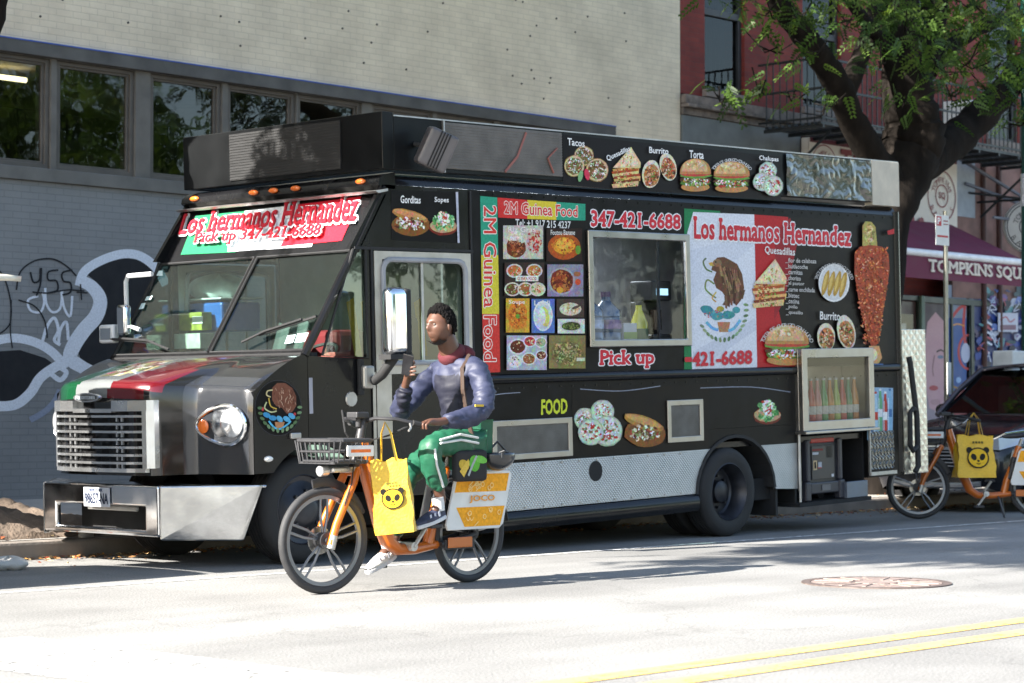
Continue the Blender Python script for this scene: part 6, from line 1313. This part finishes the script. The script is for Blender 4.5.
# head: one lofted surface facing -x, joined to the body
def headf(u,v):
    ph=v*PI; t=u*2*PI; cx,cy,cz=math.cos(t),math.sin(t),math.cos(ph); s=math.sin(ph)**.9
    x,y,z=s*cx*.098,s*cy*.078,cz*.122
    f=max(0,-cx)      # face side
    if z<-.02: x*=1-.10*(-z-.02)/.1*(1 if cx>0 else .2); y*=1-.28*(-z-.02)/.1
    if cx<0:
        x-= .010*math.exp(-((z-.035)/.018)**2)*f          # brow
        x+= .014*math.exp(-((z-.012)/.014)**2)*math.exp(-((abs(y)-.032)/.018)**2)*f   # eye sockets
        x-= .026*math.exp(-((z+.018)/.020)**2)*math.exp(-(y/.013)**2)   # nose
        x-= .013*math.exp(-((z-.004)/.02)**2)*math.exp(-(y/.010)**2)
        x-= .013*math.exp(-((z+.052)/.009)**2)*math.exp(-(y/.022)**2); x-= .012*math.exp(-((z+.069)/.008)**2)*math.exp(-(y/.020)**2)  # lips
        x-= .010*math.exp(-((z+.098)/.014)**2)*math.exp(-(y/.024)**2)   # chin
    return (HX+x,HY+y,HZ+z)
mb=MB(); mb.grid(headf,64,44)
for s in (-1,1):   # ears
    mb.ball((HX+.014,HY+s*.078,HZ-.003),.03,12,sc=(.62,.34,1.05))
add_mesh(person,mb); tag(person,'person in lavender blue jacket and green trousers riding an orange bike, one hand raised','person')
mb=MB()
for s in (-1,1): mb.ball((HX-.079,HY+s*.031,HZ+.012),.0105,10)
mb.build('eye',mat('eye white',(.10,.08,.07),.4),person,smooth=True)
def hairf(u,v):
    t=u*2*PI; ca=math.cos(t); lim=.082 if ca<-.75 else (.03 if ca<-.2 else (.012 if ca<.25 else -.045)); 
    if -.75<=ca<-.2: lim=.082+(.03-.082)*(ca+.75)/.55
    if .25<=ca: lim=.012-.057*min(1,(ca-.25)/.35)
    zmax=.142; ph=v*math.acos(max(-1,min(1,lim/.135)))
    x,y,z=math.sin(ph)*ca,math.sin(ph)*math.sin(t),math.cos(ph)
    k=1+.05*noise.noise(Vector((x*4,y*4,z*4)))+.055*noise.noise(Vector((x*14,y*14,z*14)))
    sh_=1 if v<.93 else .93
    return (HX+.008+x*.112*k*sh_,HY+y*.092*k*sh_,HZ+z*(.148 if lim<.08 or z>.6 else .148)*k)
mb=MB(); mb.grid(hairf,60,30)
for _ in range(1500):
    p=Vector(hairf(random.random(),random.random()**.7)); q=(p-Vector((HX,HY,HZ))).normalized(); mb.ball(p+q*random.uniform(-.004,.006),random.uniform(.005,.010),6)
mb.build('hair',mat('black curly hair',(.008,.007,.007),.95,bump=1,bscale=220,spec=.15),person,smooth=True)
mb=MB(); mb.grid(lambda u,v:(HX-.066+.085*v+.0,HY+(-.07+.14*u)*(1-.1*v),HZ-.085-.028*math.sin(PI*u)-.012*math.sin(v*PI)),12,6); mb.build('beard',mat('short beard',(.015,.01,.008),.9,bump=.8,bscale=200),person,smooth=True)
jk=mat('lavender blue jacket',(.026,.031,.066),.6,var=.14,scale=5,bump=.3,bscale=14); jd=mat('navy jacket shade',(.005,.006,.018),.65,var=.15,bump=.3,bscale=14)  # one jacket in two tones: lavender where sunlit, navy where shaded
# jacket
JV=[(10.66,10.38,.93,.135,.175),(10.65,10.38,1.10,.125,.165),(10.625,10.38,1.28,.135,.18),(10.60,10.38,1.42,.125,.16),(10.56,10.38,1.52,.075,.085),(10.61,10.20,1.43,.082,.08),(10.575,10.10,1.29,.078,.076),(10.50,10.05,1.15,.078,.074),(10.30,10.045,1.11,.07,.066),(10.15,10.05,1.09,.052,.05),(10.60,10.56,1.43,.082,.08),(10.42,10.59,1.28,.078,.075),(10.23,10.57,1.13,.075,.07),(10.18,10.48,1.23,.064,.06),(10.15,10.41,1.32,.05,.048)]
JE=[(0,1),(1,2),(2,3),(3,4),(3,5),(5,6),(6,7),(7,8),(8,9),(3,10),(10,11),(11,12),(12,13),(13,14)]
jacket=skin_mesh('jacket',JV,JE,jk,person,root=1,sub=3)
wrinkle(jacket,.012,8,(1,1,2.2))
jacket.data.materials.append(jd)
for p in jacket.data.polygons:  # back, lower body and chest get the shaded tone as colour
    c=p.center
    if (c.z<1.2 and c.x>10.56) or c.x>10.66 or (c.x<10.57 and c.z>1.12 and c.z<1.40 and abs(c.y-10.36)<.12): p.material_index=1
mb=MB(); mb.box((10.38,10.00,1.185),(10.46,10.005,1.20)); mb.build('jacket_tab',mat('yellow tab',(.6,.4,.03),.6),jacket)
hood_=MB(); hood_.lathe([(.070,-.03),(.088,-.02),(.098,.01),(.092,.035),(.078,.05),(.066,.045)],(10.55,10.38,1.53),(-.75,0,1),26); hood_.ball((10.64,10.38,1.535),.095,14,sc=(.85,1.1,.75)); hood_.build('hood_collar',mat('maroon hood',(.09,.012,.018),.85,bump=.4,bscale=30),person,smooth=True)
# trousers
tr=mat('green trousers',(.006,.085,.042),.55,var=.15,scale=6,bump=.35,bscale=16,coat=.1)
TV=[(10.68,10.38,.95,.145,.17),(10.60,10.25,.93,.105,.105),(10.36,10.21,.95,.098,.098),(10.13,10.19,.93,.088,.088),(10.18,10.20,.80,.082,.082),(10.27,10.21,.64,.072,.072),(10.60,10.51,.91,.105,.105),(10.40,10.51,.82,.095,.095),(10.22,10.51,.70,.085,.085),(10.17,10.5,.50,.075,.075),(10.12,10.5,.32,.066,.066)]
TE=[(0,1),(1,2),(2,3),(3,4),(4,5),(0,6),(6,7),(7,8),(8,9),(9,10)]
trs=skin_mesh('trousers',TV,TE,tr,person,sub=3)
wrinkle(trs,.010,10,(1.5,1,1))
ws=mat('white side stripe',(.62,.64,.64),.5)
for o_ in (0,1):
    mb=MB(); y_=-.094 if o_==0 else -.09; z_=.012 if o_==0 else .048
    mb.tube([(10.56,10.25+y_-.012,.93+z_),(10.36,10.21+y_-.004,.955+z_),(10.16,10.19+y_+.006,.94+z_*.6)],.008,6); mb.build('side_stripe',ws,trs)
mb=MB(); mb.tube([(10.07+.045,10.11,.91),(10.14,10.115,.80),(10.22,10.135,.66)],.008,6); mb.build('side_stripe',ws,trs)
# shoes and socks
def shoe(ax,ay,az,ang,m1,m2,label):
    e=empty('shoe',(ax,ay,az),rot=(0,ang,0)); e.parent=person
    mb=MB(); mb.grid(lambda u,v:(-.19+.27*u,(.034+.016*math.sin(PI*min(1,u*1.2)))*math.cos(v*2*PI)*math.sin(PI*(.06+.88*u))**.4,.03+(.022+.045*u**.8)*math.sin(v*2*PI)*(1 if math.sin(v*2*PI)>0 else .55)*math.sin(PI*(.06+.88*u))**.4),20,20); mb.build('shoe_upper',m1,e,smooth=True)
    mb=MB(); P=[(-.19+.27*k/12,.046*math.sin(PI*(.07+.86*k/12))**.5) for k in range(13)]; mb.ext([(a,b) for a,b in P]+[(a,-b) for a,b in P[::-1]],-.005,.022,'z'); mb.build('sole',mat('white shoe sole',(.55,.56,.58),.6),e,bevel=.006)
    mb=MB(); mb.cyl((.04,0,.06),(.05,0,.15),.04,.043,n=14); mb.build('sock',m2,e,smooth=True)
    mb=MB()
    for k in range(3): mb.box((-.09+k*.04,-.045,.035),(-.075+k*.04,-.043,.068),M=Matrix.Rotation(R(0),4,'Y'))
    mb.build('shoe_stripe',mat('shoe stripe',(.5,.52,.6),.5),e)
wsock=mat('white sock',(.6,.6,.6),.8)
shoe(10.24,10.22,.435,R(-14),mat('navy trainer',(.03,.035,.07),.6,var=.5,scale=30),wsock,'near'); shoe(10.06,10.5,.165,R(-22),mat('white trainer',(.58,.58,.56),.6,var=.15,scale=20,bump=.3),wsock,'far')
ckA.rotation_euler=(0,PI,0)
# phone, strap, cross-body bag, helmet
mb=MB(); mb.box((-.012,-.038,-.07),(.0,.038,.08)); o=mb.build('phone',mat('black phone',(.01,.01,.012),.15),loc=(10.085,10.33,1.455),bevel=.005); o.rotation_euler=(R(15),R(-20),R(20)); tag(o,'black phone held up in front of the rider\'s mouth','phone')
mb=MB(); mb.box((.0002,-.012,.045),(.002,.012,.06)); mb.build('camera_bump',mat('phone grey',(.2,.2,.2),.3),o)
mb=MB(); mb.tube([(10.58,10.25,1.53),(10.50,10.235,1.44),(10.485,10.215,1.30),(10.51,10.20,1.12),(10.54,10.18,.98),(10.52,10.16,.88)],.016,6); 
sgb=empty('shoulder_bag',(10.50,10.16,.78),'black shoulder bag with a green and yellow print below the rider\'s jacket','bag')
st2=mb.build('strap',mat('tan leather strap',(.05,.028,.018),.6)); st2.parent=sgb; st2.matrix_parent_inverse=Matrix.Translation(sgb.location).inverted()
mb=MB(); mb.box((-.16,-.035,-.09),(.14,.035,.12)); bb=mb.build('bag_body',mat('black bag cloth',(.015,.014,.015),.8),sgb,bevel=.03,seg=3)
dd=Decal((0,-.0365,0),(1,0,0),(0,0,1),(0,-1,0),step=.0005); dd.ell(-.10,.02,.05,.035,'#b59a3a',14,-.4); dd.poly([(-.14,-.02),(-.06,.06),(-.04,.03),(-.10,-.06)],'#c9ab4a'); dd.ell(.0,.03,.05,.055,'#58a03a',14,.3); dd.ell(.06,.055,.06,.025,'#6ab04a',12,-.2); dd.stroke([(-.06,-.05),(-.02,.02),(.02,.08)],.018,'#9aa3a0'); dd.build('bag_print',vinyl,bb)
he=empty('helmet',(10.79,10.19,.86),'black cycling helmet hanging behind the rider above the side panel','helmet')
mb=MB(); mb.grid(lambda u,v:(.13*math.sin(v*PI*.55)*math.cos(u*2*PI),.10*math.sin(v*PI*.55)*math.sin(u*2*PI),-.10*math.cos(v*PI*.55)),28,12); mb.build('helmet_shell',mat('helmet black',(.02,.022,.026),.25,coat=.5),he,smooth=True,solid=.012)
mb=MB(); mb.tube([(-.10,-.02,-.01),(-.04,-.10,.03),(.05,-.09,.01)],.006,5); mb.tube([(-.12,0,.0),(0,0,.09),(.12,0,0)],.008,5); mb.box((-.06,-.10,-.02),(-.03,-.095,.02)); mb.build('helmet_strap',gry,he)
# ================================================================ cars
random.seed(61)
def car(loc,label,paint,hatch=False):
    r=empty('parked_car',loc,label,'car','cars parked along the kerb'); r.scale=(1.05,1,1.09)
    gl_=mat('dark car glass',(.02,.025,.03),.04,coat=.5); 
    ST=[(0,.50,.68,.30,.66),(.05,.62,.82,.24,.72),(.14,.70,.90,.22,.79),(.32,.78,.925,.20,.86),(.65,.80,.93,.20,.935),(1.0,.80,.93,.2,.985),(1.35,.80,.93,.2,1.03),(1.9,.8,.93,.2,1.05),(2.8,.8,.93,.2,1.06),(3.8,.8,.925,.2,1.07),(4.3,.78,.90,.22,1.05),(4.52,.72,.85,.28,.98),(4.6,.62,.76,.4,.8)]
    def sec(k):
        x,wt,wb,zb,zt=ST[k]; pts=[]
        half=[(wb*.90,zb),(wb,zb+.12),(wb,zb+(zt-zb)*.55),(wb*.985,zt-.10),(wt+.06,zt-.03),(wt*.7,zt+.004),(0,zt+.02)]
        return [(x,y,z) for y,z in half]+[(x,-y,z) for y,z in half[-2::-1]]
    mb=MB(); rows=[sec(k) for k in range(len(ST))]; n=len(rows[0]); vs=[p for q in rows for p in q]; fs=[(i*n+j,i*n+j+1,(i+1)*n+j+1,(i+1)*n+j) for i in range(len(rows)-1) for j in range(n-1)]; fs+=[tuple(range(n)),tuple((len(rows)-1)*n+j for j in range(n))]; mb.add(vs,fs); mb.build('body',paint,r,smooth=True,sub=1,ang=60)
    # cabin: roof, pillars, glass
    B=[(1.30,.80,1.03),(2.05,.66,1.55),(2.9,.66,1.62),(3.7,.64,1.60),(4.35,.62,1.44 if not hatch else 1.55)]
    mb=MB(); mb.grid(lambda u,v:(lambda x:(x,(v*2-1)*(.64-.04*u),1.555+.075*math.sin(PI*min(1,(u*.9+.08)))*1.0-.05*(abs(v*2-1)**3)))(2.0+2.3*u),14,12); mb.build('roof',paint,r,smooth=True,solid=.03)
    mb=MB()
    for s in (-1,1):
        mb.tube([(1.28,s*.80,1.02),(1.65,s*.74,1.30),(2.05,s*.65,1.54)],.035,8); mb.tube([(2.95,s*.86,1.04),(3.0,s*.66,1.56)],.035,6); mb.tube([(3.75,s*.84,1.05),(3.85,s*.64,1.55)],.05,6); mb.tube([(4.42,s*.80,1.05),(4.22,s*.62,1.52)],.06,6); mb.tube([(2.05,s*.65,1.54),(3,s*.655,1.60),(4.25,s*.60,1.53)],.03,6)
    mb.build('pillar',paint,r,smooth=True)
    mb=MB(); mb.add([(1.32,-.78,1.04),(1.32,.78,1.04),(2.06,.63,1.53),(2.06,-.63,1.53)],[(0,1,2,3)]); mb.build('windscreen',glassm('car glass',(.08,.10,.10),.35,.02,.04),r)
    for s in (-1,1):
        mb=MB(); mb.add([(1.5,s*.85,1.05),(2.92,s*.86,1.06),(2.97,s*.67,1.54),(2.08,s*.67,1.53)],[(0,1,2,3)]); mb.build('side_window',gl_,r); mb=MB(); mb.add([(3.0,s*.86,1.06),(4.35,s*.83,1.07),(4.18,s*.64,1.50),(3.05,s*.67,1.55)],[(0,1,2,3)]); mb.build('side_window',gl_,r)
    mb=MB(); mb.box((1.6,-.75,.9),(4.2,.75,1.0)); mb.box((2.3,-.6,1.0),(2.45,-.1,1.45)); mb.box((2.3,.1,1.0),(2.45,.6,1.45)); mb.build('cabin_seats',mat('dark car interior',(.03,.03,.032),.8),r,bevel=.03)
    for x in (.92,3.65):
        for s in (-1,1):
            e=empty('wheel',(x,s*.93,.34)); e.parent=r
            mb=MB(); mb.lathe([(.22,.0),(.30,.004),(.34,-.03),(.34,-.19),(.30,-.215),(.2,-.215)],(0,0,0),(0,s,0),36); mb.build('tyre',rubb,e,smooth=True); mb=MB(); mb.lathe([(.225,-.01),(.2,-.03),(.06,-.02),(.0001,-.015)],(0,0,0),(0,s,0),24)
            for k in range(5): a=2*PI*k/5; mb.tube([(.04*math.cos(a),-s*.012,.04*math.sin(a)),(.21*math.cos(a),-s*.012,.21*math.sin(a))],.022,6)
            mb.build('rim',alu,e,smooth=True); mb=MB(); mb.lathe([(.385,.006),(.385,-.1),(.30,-.1)],(0,0,0),(0,s,0),36); mb.build('arch_shadow_gap',dark,e)
    for s in (-1,1):
        e=empty('headlight',(0,0,0)); e.parent=r
        P=[(.045,s*.56,.73),(.10,s*.78,.78),(.42,s*.925,.80),(.36,s*.93,.72),(.08,s*.80,.655),(.03,s*.58,.665)]
        mb=MB(); mb.add(P+[(p[0]-.022,p[1]+s*.012,p[2]+.004) for p in P],[tuple(range(6)),tuple(range(11,5,-1))]+[(i,i+6,(i+1)%6+6,(i+1)%6) for i in range(6)]); mb.build('lamp_lens',mat('clear car lamp',(.55,.57,.6),.08,.4,coat=1),e,smooth=False)
    mb=MB(); mb.box((-.022,-.50,.46),(.06,.50,.66)); gr_=mb.build('grille',dark,r,bevel=.02)
    mb=MB(); 
    for k in range(5): mb.box((-.034,-.48,.48+k*.037),(-.023,.48,.492+k*.037))
    mb.box((-.04,-.56,.655),(.03,.56,.685)); mb.tube([(.0,-.6,.70),(.15,-.83,.83),(.55,-.935,.865)],.012,6); mb.build('grille_bar',chrome,gr_)
    mb=MB(); mb.tube([(.02,-.60,.30),(-.01,-.35,.28),(-.01,.35,.28),(.02,.60,.30)],.035,8); mb.build('bumper_trim',mat('car silver trim',(.45,.46,.48),.3,.7),r,smooth=True)
    for s in (-1,1): mb=MB(); mb.ball((1.75,s*1.02,1.08),.12,12,sc=(.55,.9,.62)); mb.build('wing_mirror',paint,r,smooth=True)
    mb=MB(); mb.box((4.585,-.45,.55),(4.60,.45,.70)); mb.build('tail_panel',MATS['car silver trim'],r)
    for s in (-1,1): mb=MB(); mb.box((4.50,s*.62,.78),(4.59,s*.84,.98)); mb.build('tail_lamp',mat('red tail lamp',(.35,.01,.01),.2,coat=1),r,bevel=.02)
    if hatch:
        h=empty('tailgate',(4.3,0,1.58)); h.parent=r; h.rotation_euler=(0,R(-13.5),0)
        def hf(u,v): x=-.02+1.42*u; y=(v*2-1)*(.62-.06*u); return (x,y,.05+.045*math.sin(PI*u*.9)-.03*abs(v*2-1)**3-.045*u**6)
        mb=MB(); mb.grid(hf,20,12); mb.build('tailgate_skin',paint,h,smooth=True,solid=.035)
        mb=MB(); mb.box((.1,-.5,-.045),(.95,.5,.02)); mb.box((.95,-.45,-.03),(1.3,.45,.02)); mb.build('inner_lining',mat('dark lining',(.06,.055,.05),.6),h,bevel=.02); mb=MB(); mb.box((1.12,-.5,-.05),(1.22,-.38,-.02)); mb.build('latch',dark,h)
    else:
        mb=MB(); mb.add([(4.38,-.74,1.07),(4.38,.74,1.07),(4.22,.6,1.5),(4.22,-.6,1.5)],[(0,1,2,3)]); mb.build('rear_window',gl_,r)
    return r
car((21.95,13.78,0),'dark blue black car parked behind the parked orange bike, nose towards the food truck',mat('dark car paint',(.006,.006,.009),.15,.0,coat=.3,var=.1))
car((2.82,13.35,0),'cream car at the left edge with its tailgate raised',mat('cream car paint',(.66,.62,.52),.3,coat=.6,var=.05),hatch=True)

# ================================================================ trees
random.seed(71)
barkm=mat('dark furrowed bark',(.016,.013,.011),.95,var=.5,scale=7,bump=1,bscale=22,stretch=(1,1,.25),spec=.08)
def leafmat(name):
    if name in MATS: return MATS[name]
    m=bpy.data.materials.new(name); m.use_nodes=True; nt=m.node_tree; L=nt.links; nt.nodes.clear(); o=nd(nt,'ShaderNodeOutputMaterial'); a=nd(nt,'ShaderNodeAttribute',attribute_name='ink'); d=nd(nt,'ShaderNodeBsdfPrincipled'); d.inputs['Roughness'].default_value=.5; d.inputs['Specular IOR Level'].default_value=.3; t=nd(nt,'ShaderNodeBsdfTranslucent'); mx=nd(nt,'ShaderNodeMixShader'); mx.inputs[0].default_value=.45
    sc=nd(nt,'ShaderNodeVectorMath',operation='MULTIPLY'); sc.inputs[1].default_value=(1.5,1.45,.7); L.new(a.outputs['Color'],sc.inputs[0]); L.new(sc.outputs[0],t.inputs[0]); L.new(a.outputs['Color'],d.inputs['Base Color']); L.new(d.outputs[0],mx.inputs[1]); L.new(t.outputs[0],mx.inputs[2]); L.new(mx.outputs[0],o.inputs[0]); MATS[name]=m; return m
LM=leafmat('green leaves')
greens=[(.036,.075,.013),(.048,.098,.016),(.028,.06,.011),(.07,.125,.021),(.09,.145,.027),(.023,.048,.010)]
def spray(mb,p,L_,w_,n):
    d=Vector((random.uniform(-1,1),random.uniform(-1,1),random.uniform(-.6,.25))).normalized(); s=d.orthogonal().normalized(); s.rotate(Quaternion(d,random.random()*6.28)); c=random.choice(greens)
    for k in range(n):
        t=(k+.6)/n; b=p+d*L_*t+Vector((0,0,-.25*L_*t*t))
        for sg in (-1,1):
            e=(s*sg+d*.5).normalized()*L_*.34*(1-.5*t); q=d*w_; mb.v+= [tuple(b-q*.5),tuple(b+e*.5-q+Vector((0,0,.01))),tuple(b+e),tuple(b+e*.5+q)]; i=len(mb.v)-4; mb.f.append((i,i+1,i+2,i+3)); mb.m.append(0); mb.ink.append(c)
def limbs(mb,paths):
    for P,rs in paths:
        Q=[];rr=[]
        P=[Vector(p) for p in P]
        for i in range(len(P)-1):
            p0=P[max(i-1,0)];p1=P[i];p2=P[i+1];p3=P[min(i+2,len(P)-1)]
            for k in range(5):
                t=k/5; Q.append(.5*((2*p1)+(p2-p0)*t+(2*p0-5*p1+4*p2-p3)*t*t+(3*p1-3*p2+p3-p0)*t**3)+Vector((random.uniform(-1,1),random.uniform(-1,1),0))*rs[i]*.07); rr.append((rs[i]+(rs[i+1]-rs[i])*t)*random.uniform(.93,1.07))
        Q.append(P[-1]); rr.append(rs[-1]); mb.tube(Q,rr,14)
def tree(name,loc,label,paths,clumps,Ls=.24,w_=.022,n=6,per=40,group=None):
    e=empty(name,loc,label,'tree',group); L0=Vector(loc); mb=MB(); limbs(mb,[([Vector(p)-L0 for p in P],r_) for P,r_ in paths]); mb.build('trunk',barkm,e,smooth=True,ang=80)
    tw_=MB(); cr=MB()
    for c,r_,k in clumps:
        c=Vector(c)-L0
        for _ in range(int(per*k)):
            v=Vector((random.gauss(0,.5),random.gauss(0,.5),random.gauss(0,.38)))*r_; spray(cr,c+v,Ls*random.uniform(.6,1.3),w_,n)
        for _ in range(3): v=Vector((random.gauss(0,.5),random.gauss(0,.5),random.gauss(0,.3)))*r_; tw_.tube([c+v,c+v*.3+Vector((0,0,-.1)),c-v*.5],.009,4)
    k0=len(cr.v); cr.v+=tw_.v; cr.f+=[tuple(i+k0 for i in f) for f in tw_.f]; cr.m+=[1]*len(tw_.f); cr.ink+=[(.04,.03,.02)]*len(tw_.f)
    cr.build('crown',[LM,barkm],e,recalc=False); return e
def pa(x,y,Y=15.2): return onY(x,y,Y)
paths=[([(22.75,15.2,.1),(22.78,15.2,1.5),pa(884,240),pa(893,200),pa(908,160),pa(912,130),pa(908,100),pa(905,50),pa(898,0,15.4),pa(890,-70,15.6)],[.42,.33,.28,.31,.39,.39,.33,.28,.26,.2]),
 ([pa(912,165),pa(938,150),pa(960,135),pa(990,106,15.1),pa(1030,62,15.0),pa(1075,15,14.9)],[.30,.27,.235,.21,.19,.16]),
 ([pa(897,190),pa(876,160),pa(850,118),pa(838,85,15.1),pa(815,50,15.0),pa(783,8,14.9),pa(755,-40,14.8)],[.24,.19,.17,.165,.15,.13,.10]),
 ([pa(843,96),pa(858,62),pa(870,30,15.3),pa(878,-20,15.5)],[.15,.12,.11,.09]),
 ([pa(898,80),pa(884,45),pa(858,12,14.9),pa(835,-20,14.7)],[.14,.085,.075,.06]),
 ([pa(925,70),pa(955,42),pa(985,25),pa(1040,5)],[.16,.12,.10,.08]),
 ([pa(914,90),pa(930,30),pa(940,-40)],[.2,.2,.15])]
cl=[]
for x,y,Y,r_,k in [(770,5,14.6,.4,.4),(735,-15,14.6,.5,.6),(800,10,14.4,.4,.3),(820,45,14.2,.45,.12),(850,15,14.2,.6,.8),(880,60,13.9,.5,.3),(905,20,13.9,.6,1),(940,30,13.9,.6,1.2),(965,60,13.9,.5,.8),(985,20,14.0,.6,1.3),(1010,50,14.1,.55,1),(1000,95,14.0,.45,.55),(1020,10,14.2,.6,1.2),(950,90,14.0,.4,.5),(905,95,13.9,.35,.3),(720,95,15.0,.35,.25),(760,85,14.6,.4,.3),(790,92,14.4,.4,.2),(825,100,14.2,.35,.12),(700,-35,14.7,.4,.4),(860,-30,14.0,.8,1.5),(930,-30,14.0,.8,1.5),(1000,-40,14.2,.8,1.5),(1050,40,14.4,.8,1.2),(975,0,13.6,.5,1),(915,60,16,.6,.8),(1015,120,14.3,.35,.3),(770,45,14.7,.35,.3),(935,60,13.7,.35,.5),(995,65,13.7,.35,.5)]:
    cl.append((onY(x,y,Y),r_,k*(.62 if y>30 and x<960 else .8)))
for _ in range(26): cl.append(((random.uniform(18,28),random.uniform(12,18),random.uniform(7.2,10)),1.0,1.6))  # unseen upper clumps, added to cast shade on the house front
for _ in range(20): cl.append(((random.uniform(15.5,21),random.uniform(14.4,17),random.uniform(6.9,9.2)),.8,1.5))  # further clumps out of view, added to keep the sun off the trunk
tree('street_tree',(22.75,15.2,.15),'large dark trunked street tree forking above the rear of the food truck',paths,cl,per=54)
# tree at the left edge
paths=[([(9.15,15.3,.1),(9.2,15.3,1.5),(9.5,15.3,3.0),(9.86,15.3,4.1),(10.05,15.3,4.6),(10.1,15.1,5.6),(9.6,14.8,6.8)],[.36,.30,.29,.29,.28,.24,.14]),([(9.5,15.2,5.0),(8.6,14.4,6.0),(7.2,13.4,6.8)],[.16,.11,.06]),([(9.5,15.1,5.2),(10.4,14.2,6.2),(11.0,13.2,7.0)],[.15,.1,.05]),([(9.4,15,5.6),(8.3,12.9,6.6),(7.6,11.8,7.0)],[.12,.09,.05])]
cl=[]
for k in range(120):
    a=random.random()*2*PI; q=math.sqrt(random.random()); cl.append(((7.9+4.8*q*math.cos(a),11.8+3.0*q*math.sin(a),6.8+random.uniform(-.8,1.2)),.40,1.0))
tree('street_tree',(9.15,15.3,.15),'street tree whose trunk just shows at the top left corner beside the cream brick wall',paths,cl,Ls=.34,w_=.045,n=5,per=58)
# park trees across the road behind the viewer: they are what the windows and chrome mirror
paths=[([(30,-14,0),(30.1,-14,2.5),(30,-14,5)],[.4,.3,.22]),([(30,-14,4),(32,-13,6.5)],[.2,.1]),([(30,-14,4),(28.2,-14.6,6.5)],[.2,.1])]
cl=[]
for k in range(60):
    v=Vector((random.gauss(0,1),random.gauss(0,1),random.gauss(0,.8))); v=v.normalized()*random.uniform(.5,1); cl.append(((30+v.x*4,-14+v.y*3.4,7.2+v.z*3.2),1.1,1))
pt=tree('park_tree',(30,-14,.1),'leafy park tree mirrored in the windows, across the road from the truck',paths,cl,Ls=.8,w_=.12,n=3,per=20,group='park trees across the road')
for x,y,s in ((39,-13,1.0),(21,-15,1.1),(49,-15,1.1),(13,-16,1.0),(60,-14,1.2),(30,-26,1.4),(44,-26,1.5)):
    c=copy_tree(pt); c.location=(x,y,.1); c.rotation_euler=(0,0,x); c.scale=(s,s,s)

# small things on the ground
def drop(name,label,cat,p,fn):
    mb=MB(); fn(mb); o=mb.build(name,p[1],smooth=True,loc=p[0]); return tag(o,label,cat)
q=gnd(881,509); drop('ball','pale yellow green ball on the road under the truck\'s tail','ball',(q+Vector((0,0,.033)),mat('ball felt',(.55,.60,.25),.9,bump=.3)),lambda m:m.ball((0,0,0),.033,14))
mb=MB(); mb.grid(lambda u,v:(.16*math.sin(PI*v)*math.cos(2*PI*u)*(1+.2*math.sin(9*u*PI+v*7)),.11*math.sin(PI*v)*math.sin(2*PI*u)*(1+.2*math.sin(8*u*PI)),.045+.05*math.cos(PI*v)*(1+.2*math.sin(11*u*PI))),24,12); o=mb.build('plastic_bag',mat('dirty white plastic',(.55,.53,.5),.5,bump=.5),smooth=True,loc=gnd(8,570)); tag(o,'crumpled dirty white plastic bag lying in the gutter at the left edge','litter')
mb=MB(); mb.grid(lambda u,v:(.07*math.sin(PI*v)*math.cos(2*PI*u),.05*math.sin(PI*v)*math.sin(2*PI*u),.11+.11*math.cos(PI*v)*(1+.15*math.sin(9*u*PI))),18,12); o=mb.build('paper_cup',MATS['dirty white plastic'],smooth=True,loc=onY(86,545,14.62)-Vector((0,0,.05))); tag(o,'crushed white paper cup standing on the kerb left of the front tyre','litter')
